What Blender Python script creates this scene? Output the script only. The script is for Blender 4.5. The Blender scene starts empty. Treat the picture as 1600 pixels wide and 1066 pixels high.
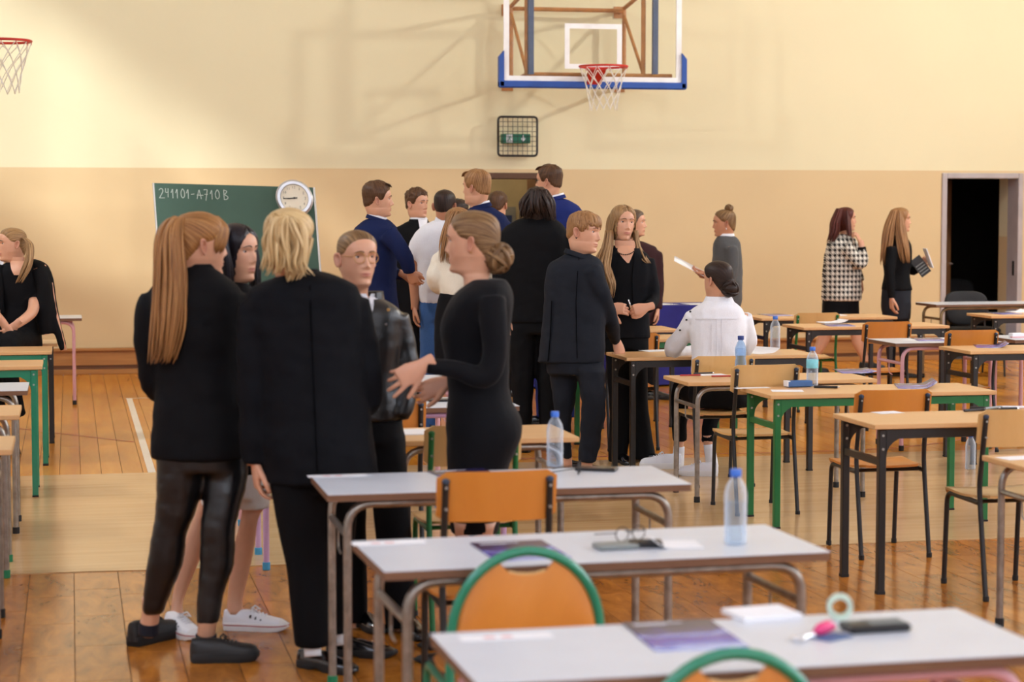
import bpy, bmesh, math, random
import numpy as np
from mathutils import Vector, Matrix, noise as mnoise
R = math.radians
random.seed(7)
SC = bpy.context.scene
COL = SC.collection

# ------------------------------------------------------------------ camera
FPX, CAMH, YH = 3200.0, 1.72, 318.0
PITCH = math.atan((533 - YH) / FPX)
TH = R(12.16)                       # the hall is turned 12 degrees against the view
CT, ST = math.cos(TH), math.sin(TH)
cam_d = bpy.data.cameras.new('camera')
cam = bpy.data.objects.new('camera', cam_d)
COL.objects.link(cam)
cam.location = (0, 0, CAMH)
cam.rotation_euler = (math.pi / 2 - PITCH, 0, -TH)
cam_d.sensor_width = 36
cam_d.lens = FPX / 1600 * 36
cam_d.clip_end = 200
cam_d.dof.use_dof = True
cam_d.dof.focus_distance = 12.5
cam_d.dof.aperture_fstop = 3.2
SC.camera = cam

# ------------------------------------------------------------------ world, sun, exposure
wd = bpy.data.worlds.new('sky'); SC.world = wd
wd.use_nodes = True
wn = wd.node_tree.nodes; wl = wd.node_tree.links
bg = wn['Background']
bg.inputs['Color'].default_value = (0.62, 0.76, 1.0, 1)
bg.inputs['Strength'].default_value = 1.5
sun_d = bpy.data.lights.new('sun', 'SUN')
sun_d.energy = 2.5
sun_d.angle = R(5.0)
sun_d.color = (0.95, 0.97, 1.0)
sun = bpy.data.objects.new('sun', sun_d)
COL.objects.link(sun)
sun.rotation_euler = Vector((1.0, 1.0, -0.76)).to_track_quat('-Z', 'Y').to_euler()
sun.location = (-12, -6, 16)
WIN_LEFT, WIN_RIGHT, WIN_REAR = 2.8, 3.1, 2.3      # daylight behind the frosted panes
SC.view_settings.view_transform = 'Standard'
SC.view_settings.look = 'None'
SC.view_settings.exposure = 0.62
SC.view_settings.gamma = 1.0
SC.view_settings.use_curve_mapping = False

# ------------------------------------------------------------------ image <-> hall helpers (measuring the photograph)
def W(xc, yc, z):
    return Vector((xc * CT + yc * ST, -xc * ST + yc * CT, z))
def _ray(px, py):
    u = (px - 800) / FPX; v = -(py - 533) / FPX
    return u, math.cos(PITCH) + v * math.sin(PITCH), -math.sin(PITCH) + v * math.cos(PITCH)
def pix(px, py, yc):
    u, a, b = _ray(px, py); t = yc / a
    return W(u * t, yc, CAMH + b * t)
def onz(px, py, z):
    u, a, b = _ray(px, py); t = (z - CAMH) / b
    return W(u * t, a * t, z)
def onwall(px, py, yw):
    """the point of the plane hall-y = yw that shows at a pixel"""
    u, a, b = _ray(px, py); d = W(u, a, 0); t = yw / d.y
    return Vector((d.x * t, yw, CAMH + b * t))

# ------------------------------------------------------------------ materials
MATS = {}
def _new(name):
    m = bpy.data.materials.new(name); m.use_nodes = True
    MATS[name] = m
    nt = m.node_tree
    return m, nt.nodes, nt.links, nt.nodes['Principled BSDF']
def lin(c):
    def f(v):
        v /= 255.0
        return v / 12.92 if v <= 0.04045 else ((v + 0.055) / 1.055) ** 2.4
    return (f(c[0]), f(c[1]), f(c[2]), 1)
def plain(name, rgb, rough=0.5, metal=0.0, var=0.08, scale=6.0, bump=0.0, bscale=60.0, spec=0.5, stretch=None, sheen=0.0, coat=0.0):
    """a colour with a little procedural unevenness"""
    m, n, l, b = _new(name)
    c = lin(rgb)
    tc = n.new('ShaderNodeTexCoord'); mp = n.new('ShaderNodeMapping')
    l.new(tc.outputs['Object'], mp.inputs['Vector'])
    if stretch: mp.inputs['Scale'].default_value = stretch
    nz = n.new('ShaderNodeTexNoise'); nz.inputs['Scale'].default_value = scale; nz.inputs['Detail'].default_value = 4
    l.new(mp.outputs['Vector'], nz.inputs['Vector'])
    rp = n.new('ShaderNodeValToRGB')
    rp.color_ramp.elements[0].position = 0.3; rp.color_ramp.elements[1].position = 0.7
    rp.color_ramp.elements[0].color = tuple(max(0, v * (1 - var)) for v in c[:3]) + (1,)
    rp.color_ramp.elements[1].color = tuple(min(1, v * (1 + var)) for v in c[:3]) + (1,)
    l.new(nz.outputs['Fac'], rp.inputs['Fac']); l.new(rp.outputs['Color'], b.inputs['Base Color'])
    b.inputs['Roughness'].default_value = rough; b.inputs['Metallic'].default_value = metal
    b.inputs['Specular IOR Level'].default_value = spec
    if sheen: b.inputs['Sheen Weight'].default_value = sheen
    if coat: b.inputs['Coat Weight'].default_value = coat; b.inputs['Coat Roughness'].default_value = 0.1
    if bump:
        nb = n.new('ShaderNodeTexNoise'); nb.inputs['Scale'].default_value = bscale; nb.inputs['Detail'].default_value = 3
        l.new(mp.outputs['Vector'], nb.inputs['Vector'])
        bp = n.new('ShaderNodeBump'); bp.inputs['Strength'].default_value = bump; bp.inputs['Distance'].default_value = 0.01
        l.new(nb.outputs['Fac'], bp.inputs['Height']); l.new(bp.outputs['Normal'], b.inputs['Normal'])
    return m
def wood(name, rgb1, rgb2, rough=0.4, scale=(2, 40, 40), coat=0.0, objvar=0.0, bump=0.0, spec=0.5):
    m, n, l, b = _new(name)
    b.inputs['Specular IOR Level'].default_value = spec
    tc = n.new('ShaderNodeTexCoord'); mp = n.new('ShaderNodeMapping')
    l.new(tc.outputs['Object'], mp.inputs['Vector']); mp.inputs['Scale'].default_value = scale
    oi = n.new('ShaderNodeObjectInfo')
    va = n.new('ShaderNodeVectorMath'); va.operation = 'SCALE'; va.inputs['Scale'].default_value = 37.0
    cb = n.new('ShaderNodeCombineXYZ')
    for i in range(3): l.new(oi.outputs['Random'], cb.inputs[i])
    l.new(cb.outputs[0], va.inputs[0])
    ad = n.new('ShaderNodeVectorMath'); ad.operation = 'ADD'
    l.new(mp.outputs[0], ad.inputs[0]); l.new(va.outputs[0], ad.inputs[1])
    nz = n.new('ShaderNodeTexNoise'); nz.inputs['Scale'].default_value = 1.0; nz.inputs['Detail'].default_value = 6; nz.inputs['Roughness'].default_value = 0.65
    nz.inputs['Distortion'].default_value = 0.6
    l.new(ad.outputs[0], nz.inputs['Vector'])
    rp = n.new('ShaderNodeValToRGB')
    rp.color_ramp.elements[0].position = 0.25; rp.color_ramp.elements[1].position = 0.75
    rp.color_ramp.elements[0].color = lin(rgb1); rp.color_ramp.elements[1].color = lin(rgb2)
    l.new(nz.outputs['Fac'], rp.inputs['Fac'])
    out = rp.outputs['Color']
    if objvar:
        hs = n.new('ShaderNodeHueSaturation')
        mr = n.new('ShaderNodeMapRange'); mr.inputs[3].default_value = 1 - objvar; mr.inputs[4].default_value = 1 + objvar
        l.new(oi.outputs['Random'], mr.inputs[0]); l.new(mr.outputs[0], hs.inputs['Value']); l.new(out, hs.inputs['Color'])
        out = hs.outputs['Color']
    l.new(out, b.inputs['Base Color'])
    b.inputs['Roughness'].default_value = rough
    if coat: b.inputs['Coat Weight'].default_value = coat; b.inputs['Coat Roughness'].default_value = 0.15
    if bump:
        bp = n.new('ShaderNodeBump'); bp.inputs['Strength'].default_value = bump; bp.inputs['Distance'].default_value = 0.003
        l.new(nz.outputs['Fac'], bp.inputs['Height']); l.new(bp.outputs['Normal'], b.inputs['Normal'])
    return m
def emit(name, rgb, strength):
    m, n, l, b = _new(name)
    b.inputs['Base Color'].default_value = lin(rgb)
    b.inputs['Emission Color'].default_value = lin(rgb)
    b.inputs['Emission Strength'].default_value = strength
    b.inputs['Roughness'].default_value = 0.5
    return m
def clear(name, rgb=(255, 255, 255), rough=0.02, fac=0.12):
    """thin clear sheet: mostly see-through with a glossy skin"""
    m, n, l, b = _new(name)
    b.inputs['Base Color'].default_value = lin(rgb); b.inputs['Roughness'].default_value = rough
    tr = n.new('ShaderNodeBsdfTransparent'); tr.inputs[0].default_value = lin(rgb)
    fr = n.new('ShaderNodeLayerWeight'); fr.inputs['Blend'].default_value = 0.35
    mr = n.new('ShaderNodeMapRange'); mr.inputs[3].default_value = fac * 0.4; mr.inputs[4].default_value = min(1, fac * 4.5)
    l.new(fr.outputs['Facing'], mr.inputs[0])
    mx = n.new('ShaderNodeMixShader'); l.new(mr.outputs[0], mx.inputs[0]); l.new(tr.outputs[0], mx.inputs[1]); l.new(b.outputs[0], mx.inputs[2])
    l.new(mx.outputs[0], n['Material Output'].inputs['Surface'])
    return m

plain('wall_yellow', (228, 217, 178), 0.75, var=0.015, scale=1.2, bump=0.05, bscale=90)
plain('wall_tan', (216, 189, 142), 0.6, var=0.02, scale=1.5, bump=0.05, bscale=90)
plain('wall_side', (232, 232, 230), 0.8, var=0.02, scale=1.0)
plain('ceiling_white', (240, 238, 232), 0.8, var=0.02, scale=1.0)
wood('skirting_wood', (150, 98, 48), (190, 134, 74), 0.4, (1.2, 20, 30))
wood('skirting_dark', (92, 54, 26), (120, 74, 38), 0.45, (1.2, 20, 30))
wood('floor_far', (190, 114, 30), (216, 148, 54), 0.2, (7, 0.8, 5), objvar=0.06, spec=0.22)
wood('floor_near', (122, 68, 20), (204, 130, 50), 0.17, (11, 3.5, 6), objvar=0.14, spec=0.22)
plain('floor_joint', (88, 56, 28), 0.6)
wood('mat_vinyl', (188, 148, 98), (212, 176, 128), 0.18, (0.7, 12, 6), spec=0.4)
plain('line_white', (232, 222, 206), 0.4, var=0.04)
plain('line_red', (170, 58, 34), 0.4, var=0.05)
wood('desk_beech', (206, 158, 104), (220, 174, 120), 0.35, (1.6, 34, 30), objvar=0.04)
wood('desk_beech_edge', (180, 128, 76), (196, 146, 92), 0.5, (1.6, 30, 30))
plain('desk_white', (206, 211, 219), 0.3, var=0.025, scale=8)
wood('desk_edge_brown', (96, 62, 40), (132, 94, 66), 0.6, (2, 40, 40))
wood('chair_orange', (190, 112, 34), (214, 138, 54), 0.35, (3, 3, 1), objvar=0.05, coat=0.3)
wood('chair_pale', (206, 158, 92), (222, 178, 116), 0.35, (3, 3, 1), objvar=0.05, coat=0.25)
plain('paint_black', (26, 24, 23), 0.38, var=0.1)
plain('paint_green', (20, 104, 50), 0.38, var=0.06)
plain('paint_teal', (10, 128, 96), 0.28, var=0.06, coat=0.5)
plain('paint_pink', (214, 160, 166), 0.4, var=0.08)
plain('paint_lilac', (196, 160, 196), 0.4, var=0.08)
plain('steel_worn', (150, 142, 132), 0.34, metal=0.75, var=0.25, scale=25)
plain('steel_bronze', (132, 112, 80), 0.4, metal=0.6, var=0.2, scale=20)
plain('chrome', (210, 210, 212), 0.18, metal=1.0, var=0.05)
plain('rubber_black', (22, 22, 22), 0.7)
plain('rubber_blue', (66, 150, 190), 0.6)
plain('cap_dark', (44, 62, 84), 0.4)
plain('rubber_green', (22, 122, 78), 0.6)
plain('rivet', (176, 176, 170), 0.35, metal=0.8)
plain('upholstery_black', (34, 35, 38), 0.85, var=0.15, scale=60, bump=0.2, bscale=250)
plain('blue_cloth', (38, 38, 124), 0.85, var=0.1, scale=5, bump=0.3, bscale=12)
plain('paper', (238, 238, 240), 0.6, var=0.015)
plain('paper_pinkprint', (226, 178, 178), 0.6)
plain('board_green', (56, 88, 72), 0.55, var=0.10, scale=3.0)
plain('board_frame', (206, 204, 198), 0.4, metal=0.4)
plain('chalk', (188, 200, 190), 0.9, var=0.25, scale=160)
plain('clock_rim', (206, 208, 212), 0.28, metal=0.7)
plain('clock_face', (226, 216, 192), 0.5)
plain('seam_dark', (7, 7, 8), 1.0, spec=0.0)
plain('ink', (30, 30, 32), 0.5)
plain('grey_print', (120, 116, 108), 0.5)
plain('bb_white', (240, 238, 234), 0.4)
plain('bb_blue', (22, 74, 158), 0.5)
plain('bb_greyblue', (72, 84, 112), 0.5)
plain('bb_brown', (176, 118, 62), 0.5, var=0.2, scale=9)
plain('rim_red', (200, 42, 28), 0.38)
plain('net_white', (232, 228, 214), 0.85)
clear('bb_glass', (254, 255, 254), 0.03, 0.02)
clear('bottle_clear', (242, 247, 252), 0.05, 0.19)
clear('bottle_blue', (206, 224, 242), 0.05, 0.15)
clear('water', (240, 246, 252), 0.02, 0.07)
plain('cap_blue', (58, 112, 206), 0.4)
plain('cap_navy', (28, 56, 130), 0.4)
plain('label_cyan', (128, 204, 214), 0.5, var=0.1, scale=40)
plain('label_white', (226, 232, 236), 0.5, var=0.1, scale=40)
plain('exit_green', (16, 112, 82), 0.5)
plain('door_frame', (178, 168, 166), 0.4)
wood('door_brown', (104, 68, 36), (128, 86, 48), 0.5, (20, 20, 1.5))
plain('room_shade', (52, 44, 38), 0.8)  # the unlit gloom of the side room, put into the wall colour
plain('dark_brown', (84, 54, 30), 0.6)
plain('vestibule', (166, 148, 110), 0.8)
plain('navy_door', (22, 40, 84), 0.5)
plain('grey_door', (120, 118, 110), 0.5)
plain('black_plastic', (24, 25, 27), 0.4)
plain('grey_plastic', (128, 134, 132), 0.4)
plain('blue_item', (58, 96, 146), 0.5)
plain('pink_item', (226, 62, 122), 0.45)
plain('green_item', (196, 214, 196), 0.45, var=0.2, scale=40)
plain('phone_glass', (52, 58, 50), 0.12, var=0.2, scale=20)
plain('red_item', (176, 44, 40), 0.5)
emit('pane_left', (214, 228, 255), WIN_LEFT)
emit('pane_right', (236, 243, 255), WIN_RIGHT)
plain('lamp_housing', (60, 62, 64), 0.5)
emit('lamp_lens', (255, 250, 240), 12.0)
emit('pane_rear', (236, 243, 255), WIN_REAR)
plain('window_frame', (226, 226, 222), 0.5)
clear('window_glass', (250, 252, 252), 0.02, 0.04)

def brochure_mat():
    m, n, l, b = _new('brochure_print')
    tc = n.new('ShaderNodeTexCoord'); sp = n.new('ShaderNodeSeparateXYZ')
    l.new(tc.outputs['Generated'], sp.inputs[0])
    wv = n.new('ShaderNodeTexNoise'); wv.inputs['Scale'].default_value = 1.6; wv.inputs['Detail'].default_value = 0.5; wv.inputs['Distortion'].default_value = 1.2
    l.new(tc.outputs['Generated'], wv.inputs['Vector'])
    ad = n.new('ShaderNodeMath'); ad.operation = 'MULTIPLY_ADD'; ad.inputs[1].default_value = 0.5
    l.new(wv.outputs['Fac'], ad.inputs[0]); l.new(sp.outputs[1], ad.inputs[2])
    rp = n.new('ShaderNodeValToRGB'); e = rp.color_ramp.elements
    e[0].position = 0.18; e[0].color = lin((196, 206, 240)); e[1].position = 1.15; e[1].color = lin((34, 28, 66))
    for p, c in ((0.30, (84, 92, 190)), (0.50, (92, 66, 168)), (0.62, (70, 62, 150)), (0.72, (150, 160, 222)), (0.80, (74, 62, 140)), (1.0, (40, 32, 76))):
        k = e.new(p); k.color = lin(c)
    l.new(ad.outputs[0], rp.inputs[0]); l.new(rp.outputs[0], b.inputs['Base Color'])
    b.inputs['Roughness'].default_value = 0.25
brochure_mat()

# ------------------------------------------------------------------ mesh builder
class MB:
    def __init__(s): s.v = []; s.f = []; s.m = []; s.uv = []
    def add(s, vs, fs, mi=0, uvs=None):
        o = len(s.v); s.v += [tuple(v) for v in vs]
        s.f += [tuple(i + o for i in q) for q in fs]; s.m += [mi] * len(fs)
        s.uv += (uvs if uvs is not None else [(0, 0)] * len(vs))
        return s
    def box(s, lo, hi, mi=0, bev=0.0):
        x0, y0, z0 = lo; x1, y1, z1 = hi
        if bev <= 0:
            vs = [(x, y, z) for z in (z0, z1) for y in (y0, y1) for x in (x0, x1)]
            return s.add(vs, [(0, 2, 3, 1), (4, 5, 7, 6), (0, 1, 5, 4), (2, 6, 7, 3), (0, 4, 6, 2), (1, 3, 7, 5)], mi)
        b = min(bev, (x1 - x0) / 2.01, (y1 - y0) / 2.01, (z1 - z0) / 2.01)
        def ring(i, z):
            return [(x0 + i, y0 + b, z), (x0 + b, y0 + i, z), (x1 - b, y0 + i, z), (x1 - i, y0 + b, z), (x1 - i, y1 - b, z), (x1 - b, y1 - i, z), (x0 + b, y1 - i, z), (x0 + i, y1 - b, z)]
        def inner(z):
            return [(x0 + b, y0 + b, z), (x0 + b, y0 + b, z), (x1 - b, y0 + b, z), (x1 - b, y0 + b, z), (x1 - b, y1 - b, z), (x1 - b, y1 - b, z), (x0 + b, y1 - b, z), (x0 + b, y1 - b, z)]
        rs = [inner(z0), ring(0, z0 + b), ring(0, z1 - b), inner(z1)]
        return s.loft(rs, mi)
    def obox(s, c, ax, ay, az, h, mi=0):
        """oriented box: centre, three unit axes, half sizes"""
        c = Vector(c); ax, ay, az = Vector(ax), Vector(ay), Vector(az)
        vs = [c + ax * (sx * h[0]) + ay * (sy * h[1]) + az * (sz * h[2]) for sz in (-1, 1) for sy in (-1, 1) for sx in (-1, 1)]
        return s.add(vs, [(0, 2, 3, 1), (4, 5, 7, 6), (0, 1, 5, 4), (2, 6, 7, 3), (0, 4, 6, 2), (1, 3, 7, 5)], mi)
    def loft(s, rings, mi=0, cap=True, uvs=None):
        n = len(rings[0]); vs = [p for r in rings for p in r]; fs = []
        for k in range(len(rings) - 1):
            for i in range(n):
                j = (i + 1) % n
                fs.append((k * n + i, k * n + j, (k + 1) * n + j, (k + 1) * n + i))
        if cap:
            fs.append(tuple(range(n - 1, -1, -1))); b0 = (len(rings) - 1) * n
            fs.append(tuple(range(b0, b0 + n)))
        return s.add(vs, fs, mi, uvs)
    def tube(s, pts, r, n=10, mi=0, flat=1.0, up=None, closed=False, uvk=None):
        """round (or flattened) tube along points; r is one radius or one per point"""
        P = [Vector(p) for p in pts]; m = len(P)
        rr = r if isinstance(r, (list, tuple)) else [r] * m
        T = []
        for i in range(m):
            a = P[(i - 1) % m] if closed else P[max(i - 1, 0)]; b = P[(i + 1) % m] if closed else P[min(i + 1, m - 1)]
            t = b - a; T.append(t.normalized() if t.length > 1e-9 else Vector((0, 0, 1)))
        u = Vector(up) if up is not None else (Vector((0, 0, 1)) if abs(T[0].z) < 0.9 else Vector((0, 1, 0)))
        rings = []; uvs = []; L = 0
        for i in range(m):
            u = (u - T[i] * u.dot(T[i]))
            u = u.normalized() if u.length > 1e-6 else T[i].orthogonal().normalized()
            w = T[i].cross(u)
            if i: L += (P[i] - P[i - 1]).length
            rings.append([P[i] + (w * math.cos(2 * math.pi * k / n) + u * (flat * math.sin(2 * math.pi * k / n))) * rr[i] for k in range(n)])
            if uvk is not None: uvs += [(uvk + (k / n) * 0.05, L * 0.5) for k in range(n)]
        if closed:
            rings.append(rings[0]); s.loft(rings, mi, cap=False)
        else: s.loft(rings, mi, uvs=uvs if uvk is not None else None)
        return s
    def lathe(s, prof, n=20, c=(0, 0, 0), mi=0):
        rings = [[(c[0] + r * math.cos(2 * math.pi * k / n), c[1] + r * math.sin(2 * math.pi * k / n), c[2] + z) for k in range(n)] for r, z in prof]
        return s.loft(rings, mi)
    def mesh(s, name, mats, smooth=False, uv=False):
        me = bpy.data.meshes.new(name)
        me.from_pydata([tuple(v) for v in s.v], [], s.f)
        for m in (mats if isinstance(mats, (list, tuple)) else [mats]):
            me.materials.append(MATS[m] if isinstance(m, str) else m)
        if any(s.m): me.polygons.foreach_set('material_index', s.m)
        if uv:
            lay = me.uv_layers.new(name='strand')
            vi = np.empty(len(me.loops), dtype=np.int32); me.loops.foreach_get('vertex_index', vi)
            lay.data.foreach_set('uv', np.array(s.uv, dtype=np.float32)[vi].ravel())
        bm = bmesh.new(); bm.from_mesh(me); bmesh.ops.recalc_face_normals(bm, faces=bm.faces); bm.to_mesh(me); bm.free()
        if smooth is True: me.shade_smooth()
        elif smooth:
            me.shade_smooth()
            try: me.set_sharp_from_angle(angle=R(smooth))
            except Exception: pass
        return me
    def build(s, name, mats, parent=None, smooth=False, uv=False):
        return link(name, s.mesh(name, mats, smooth, uv), parent)
def link(name, me, parent=None):
    o = bpy.data.objects.new(name, me); COL.objects.link(o)
    if parent is not None: o.parent = parent
    return o
def tag(o, label=None, cat=None, group=None, kind=None):
    if label: o['label'] = label
    if cat: o['category'] = cat
    if group: o['group'] = group
    if kind: o['kind'] = kind
    return o
def thing(name, label, cat, loc=(0, 0, 0), rz=0, group=None):
    o = bpy.data.objects.new(name, None); COL.objects.link(o)
    o.location = loc; o.rotation_euler = (0, 0, rz); o.empty_display_size = 0.1
    return tag(o, label, cat, group)
def copy_tree(o, parent=None):
    c = o.copy(); COL.objects.link(c)
    if parent is not None: c.parent = parent
    for ch in list(o.children): copy_tree(ch, c)
    return c
def arcpts(pts, rad, seg=5):
    """polyline with rounded corners"""
    P = [Vector(p) for p in pts]; out = [P[0]]
    for i in range(1, len(P) - 1):
        a = (P[i - 1] - P[i]); b = (P[i + 1] - P[i]); d = min(rad, a.length * 0.49, b.length * 0.49)
        p0 = P[i] + a.normalized() * d; p1 = P[i] + b.normalized() * d
        for k in range(seg + 1):
            t = k / seg; out.append(p0 * (1 - t) ** 2 + P[i] * (2 * t * (1 - t)) + p1 * t ** 2)
    out.append(P[-1]); return out

# ================================================================== THE HALL
YW = 21.06                          # end wall
XL, XR, YB, ZC = -4.5, 12.6, -5.0, 7.5
ZP = 2.08                           # paint line
def wx(px): return onwall(px, 318, YW).x
D1 = (wx(735), wx(872), onwall(800, 270, YW).z)
D2 = (wx(1479), wx(1590), onwall(1530, 279, YW).z)

w = MB()
def wseg(x0, x1, z0, z1):
    for a, b, mi in ((0, ZP, 1), (ZP, ZC, 0)):
        lo, hi = max(a, z0), min(b, z1)
        if hi > lo + 1e-4: w.box((x0, YW, lo), (x1, YW + 0.25, hi), mi)
wseg(XL, D1[0], 0, ZC); wseg(D1[0], D1[1], D1[2], ZC); wseg(D1[1], D2[0] - 0.03, 0, ZC)
wseg(D2[0] - 0.03, D2[1] + 0.03, D2[2] + 0.03, ZC); wseg(D2[1] + 0.03, XR, 0, ZC)
tag(w.build('wall_back', ['wall_yellow', 'wall_tan']), 'end wall painted cream above and tan below', kind='structure')

# side walls with high windows; the rear wall behind the camera too
def side_wall(name, fixed, axis, a0, a1, wins, zlo, zhi, mat, pane, clear_idx=()):
    """a wall with a row of windows; axis 'x' = wall along y at x=fixed"""
    m = MB(); t = 0.25
    def put(b, u0, u1, z0, z1, off0=0.0, off1=t, mi=0):
        sgn = -1 if fixed < 0 else 1
        p0, p1 = sorted((fixed + sgn * off0, fixed + sgn * off1))
        if axis == 'x': b.box((p0, u0, z0), (p1, u1, z1), mi)
        else: b.box((u0, p0, z0), (u1, p1, z1), mi)
    put(m, a0, a1, 0, zlo); put(m, a0, a1, zhi, ZC)
    cur = a0
    for (u0, u1) in wins: put(m, cur, u0, zlo, zhi); cur = u1
    put(m, cur, a1, zlo, zhi)
    wo = tag(m.build(name, mat), kind='structure')
    for i, (u0, u1) in enumerate(wins):
        fr = MB()
        for z in (zlo, zhi - 0.07): put(fr, u0, u1, z, z + 0.07, 0.06, 0.16)
        nv = max(2, round((u1 - u0) / 1.2))
        for k in range(nv + 1):
            u = u0 + (u1 - u0 - 0.06) * k / nv
            put(fr, u, u + 0.06, zlo, zhi, 0.06, 0.16)
        global WN
        WN += 1
        wi = tag(fr.build('window_%d' % WN, 'window_frame'), kind='structure')
        for k in range(nv):
            g = MB(); ua = u0 + (u1 - u0) * k / nv + 0.03; ub = u0 + (u1 - u0) * (k + 1) / nv - 0.0
            put(g, ua, ub, zlo + 0.05, zhi - 0.05, 0.10, 0.112)
            g.build('pane', 'window_glass' if i in clear_idx else pane, wi)
    return wo
WN = 0
side_wall('wall_left', XL, 'x', YB, 8.5, [(-3.5, 1.0), (1.8, 6.3)], 4.6, 7.0, 'wall_side', 'pane_left')
side_wall('wall_left_middle', XL, 'x', 8.5, 11.5, [], 4.6, 7.0, 'wall_side', 'pane_left')
side_wall('wall_left_far', XL, 'x', 11.5, YW, [(12.0, 19.6)], 4.6, 7.0, 'wall_side', 'pane_left', clear_idx=(0,))
side_wall('wall_right', XR, 'x', YB, 13.5, [(-3.5, 1.5), (2.3, 7.3), (8.1, 13.0)], 2.6, 7.0, 'wall_side', 'pane_right')
side_wall('wall_right_far', XR, 'x', 13.5, YW, [], 3.4, 7.0, 'wall_side', 'pane_right')
side_wall('wall_front', YB, 'y', XL, XR, [(-3.2, 1.6), (2.4, 7.2), (8.0, 12.0)], 3.2, 7.0, 'wall_side', 'pane_rear')
# two added unseen lamps on the side walls, casting the hoop bracket shadows
def added_lamp(x, y, z, target, label):
    r = thing('added_lamp', label, 'lamp', (x, y, z)); s = 1 if x > 0 else -1
    d = (Vector(target) - Vector((x, y, z))).normalized(); q = d.to_track_quat('-Z', 'Y')
    o = MB().lathe([(0.05, 0.16), (0.14, 0.14), (0.24, 0.02), (0.25, -0.02), (0.235, -0.02), (0.22, 0.01), (0.05, 0.03)], 24).build('housing', 'lamp_housing', r, smooth=40); o.rotation_euler = q.to_euler()
    g = MB().lathe([(0.001, 0.012), (0.218, 0.012), (0.218, 0.018), (0.001, 0.018)], 24).build('lens', 'lamp_lens', r); g.rotation_euler = q.to_euler()
    MB().tube([-d * 0.14, (s * 0.28, 0, 0.05)], 0.02, 8).build('bracket_arm', 'lamp_housing', r)
    ld = bpy.data.lights.new('added_lamp', 'AREA'); ld.shape = 'DISK'; ld.size = 0.42; ld.energy = 215 if x > 0 else 130; ld.color = (1.0, 0.98, 0.95)
    lo = bpy.data.objects.new('added_lamp_beam', ld); COL.objects.link(lo); lo.parent = r; lo.location = d * 0.03; lo.rotation_euler = q.to_euler()
added_lamp(XR - 0.3, 15.7, 6.0, (5, 18, 1), 'added lamp high on the right side wall, casting the bracket shadows')
added_lamp(XL + 0.3, 12.6, 7.1, (5, 18, 1), 'added lamp high on the left side wall, casting the bracket shadows')
tag(MB().box((XL - 0.3, YB - 0.3, ZC), (XR + 0.3, YW + 0.3, ZC + 0.2)).build('ceiling', 'ceiling_white'), kind='structure')

# floor: base, near planks, vinyl runner, far boards
MY0, MY1 = 9.68, 13.2
fl = MB()
fl.box((XL - 0.3, YB - 0.3, -0.2), (XR + 0.3, 6.4, 0.0), 0)
fl.box((XL - 0.3, 6.4, -0.2), (-1.0, MY0, 0.0), 0); fl.box((5.0, 6.4, -0.2), (XR + 0.3, MY0, 0.0), 0)
fl.box((-1.0, 6.4, -0.2), (5.0, MY0, -0.006), 1)
fl.box((XL - 0.3, MY0, -0.2), (XR + 0.3, MY1, -0.004), 0)
fl.box((XL - 0.3, MY1, -0.2), (-2.0, YW, 0.0), 0); fl.box((11.1, MY1, -0.2), (XR + 0.3, YW, 0.0), 0)
fl.box((-2.0, MY1, -0.2), (11.1, YW, -0.006), 1)
floor = tag(fl.build('floor', ['floor_near', 'floor_joint']), 'sports hall floor of varnished wooden boards', kind='structure')
plank_meshes = {}
def plank(name, x0, x1, y0, y1, mat):
    key = (round(x1 - x0, 3), round(y1 - y0, 2), mat)
    hx, hy = (x1 - x0) / 2 - 0.0012, (y1 - y0) / 2 - 0.0012
    if key not in plank_meshes:
        plank_meshes[key] = MB().box((-hx, -hy, -0.006), (hx, hy, 0.0), bev=0.0008).mesh('plank', mat)
    o = link(name, plank_meshes[key], floor); o.location = ((x0 + x1) / 2, (y0 + y1) / 2, 0)
    return o
xs0 = onz(116, 930, 0).x            # a joint that can be read off the photograph
k0 = math.floor((-1.0 - xs0) / 0.2)
rnd = random.Random(3)
for k in range(k0 + 1, k0 + 30):
    x0 = xs0 + k * 0.2
    if x0 < -1.0 or x0 + 0.2 > 5.0: continue
    y = 6.4 - rnd.random() * 0.0; first = True
    while y < MY0 - 1e-6:
        L = rnd.choice((0.3, 0.45, 0.6)) if first else 0.6
        y1 = min(MY0, y + L)
        if MY0 - y1 < 0.15: y1 = MY0
        plank('plank', x0, x0 + 0.2, y, y1, 'floor_near'); y = y1; first = False
xs1 = onz(126, 742, 0).x
for k in range(-30, 110):
    x0 = xs1 + k * 0.131
    if x0 < -2.0 or x0 + 0.131 > 11.1: continue
    ys = [MY1, MY1 + rnd.choice((1.6, 2.4, 3.2, 4.0)), YW]
    for a, b in zip(ys, ys[1:]): plank('floor_board', x0, x0 + 0.131, a, b, 'floor_far')
# vinyl runner with its wavy near edge and a gap between its two lengths
mt = MB()
nx = 60
row0 = [Vector((XL + (XR - XL) * i / nx, MY0 + 0.012 * math.sin(i * 1.7) + 0.01 * math.sin(i * 0.6), 0)) for i in range(nx + 1)]
vs = []; fs = []
for i, p in enumerate(row0):
    vs += [(p.x, p.y, -0.003), (p.x, p.y, 0.004), (p.x, MY1, 0.004), (p.x, MY1, -0.003)]
for i in range(nx):
    a = i * 4; b = a + 4
    for q in range(3): fs.append((a + q, a + q + 1, b + q + 1, b + q))
mt.add(vs, fs)
tag(mt.build('floor_runner', 'mat_vinyl'), 'pale beige vinyl runner laid across the sports hall floor', 'floor mat')
# seams of the runner, running along it
for i, y in enumerate((10.35, 11.05, 11.75, 12.5)):
    pass
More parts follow.
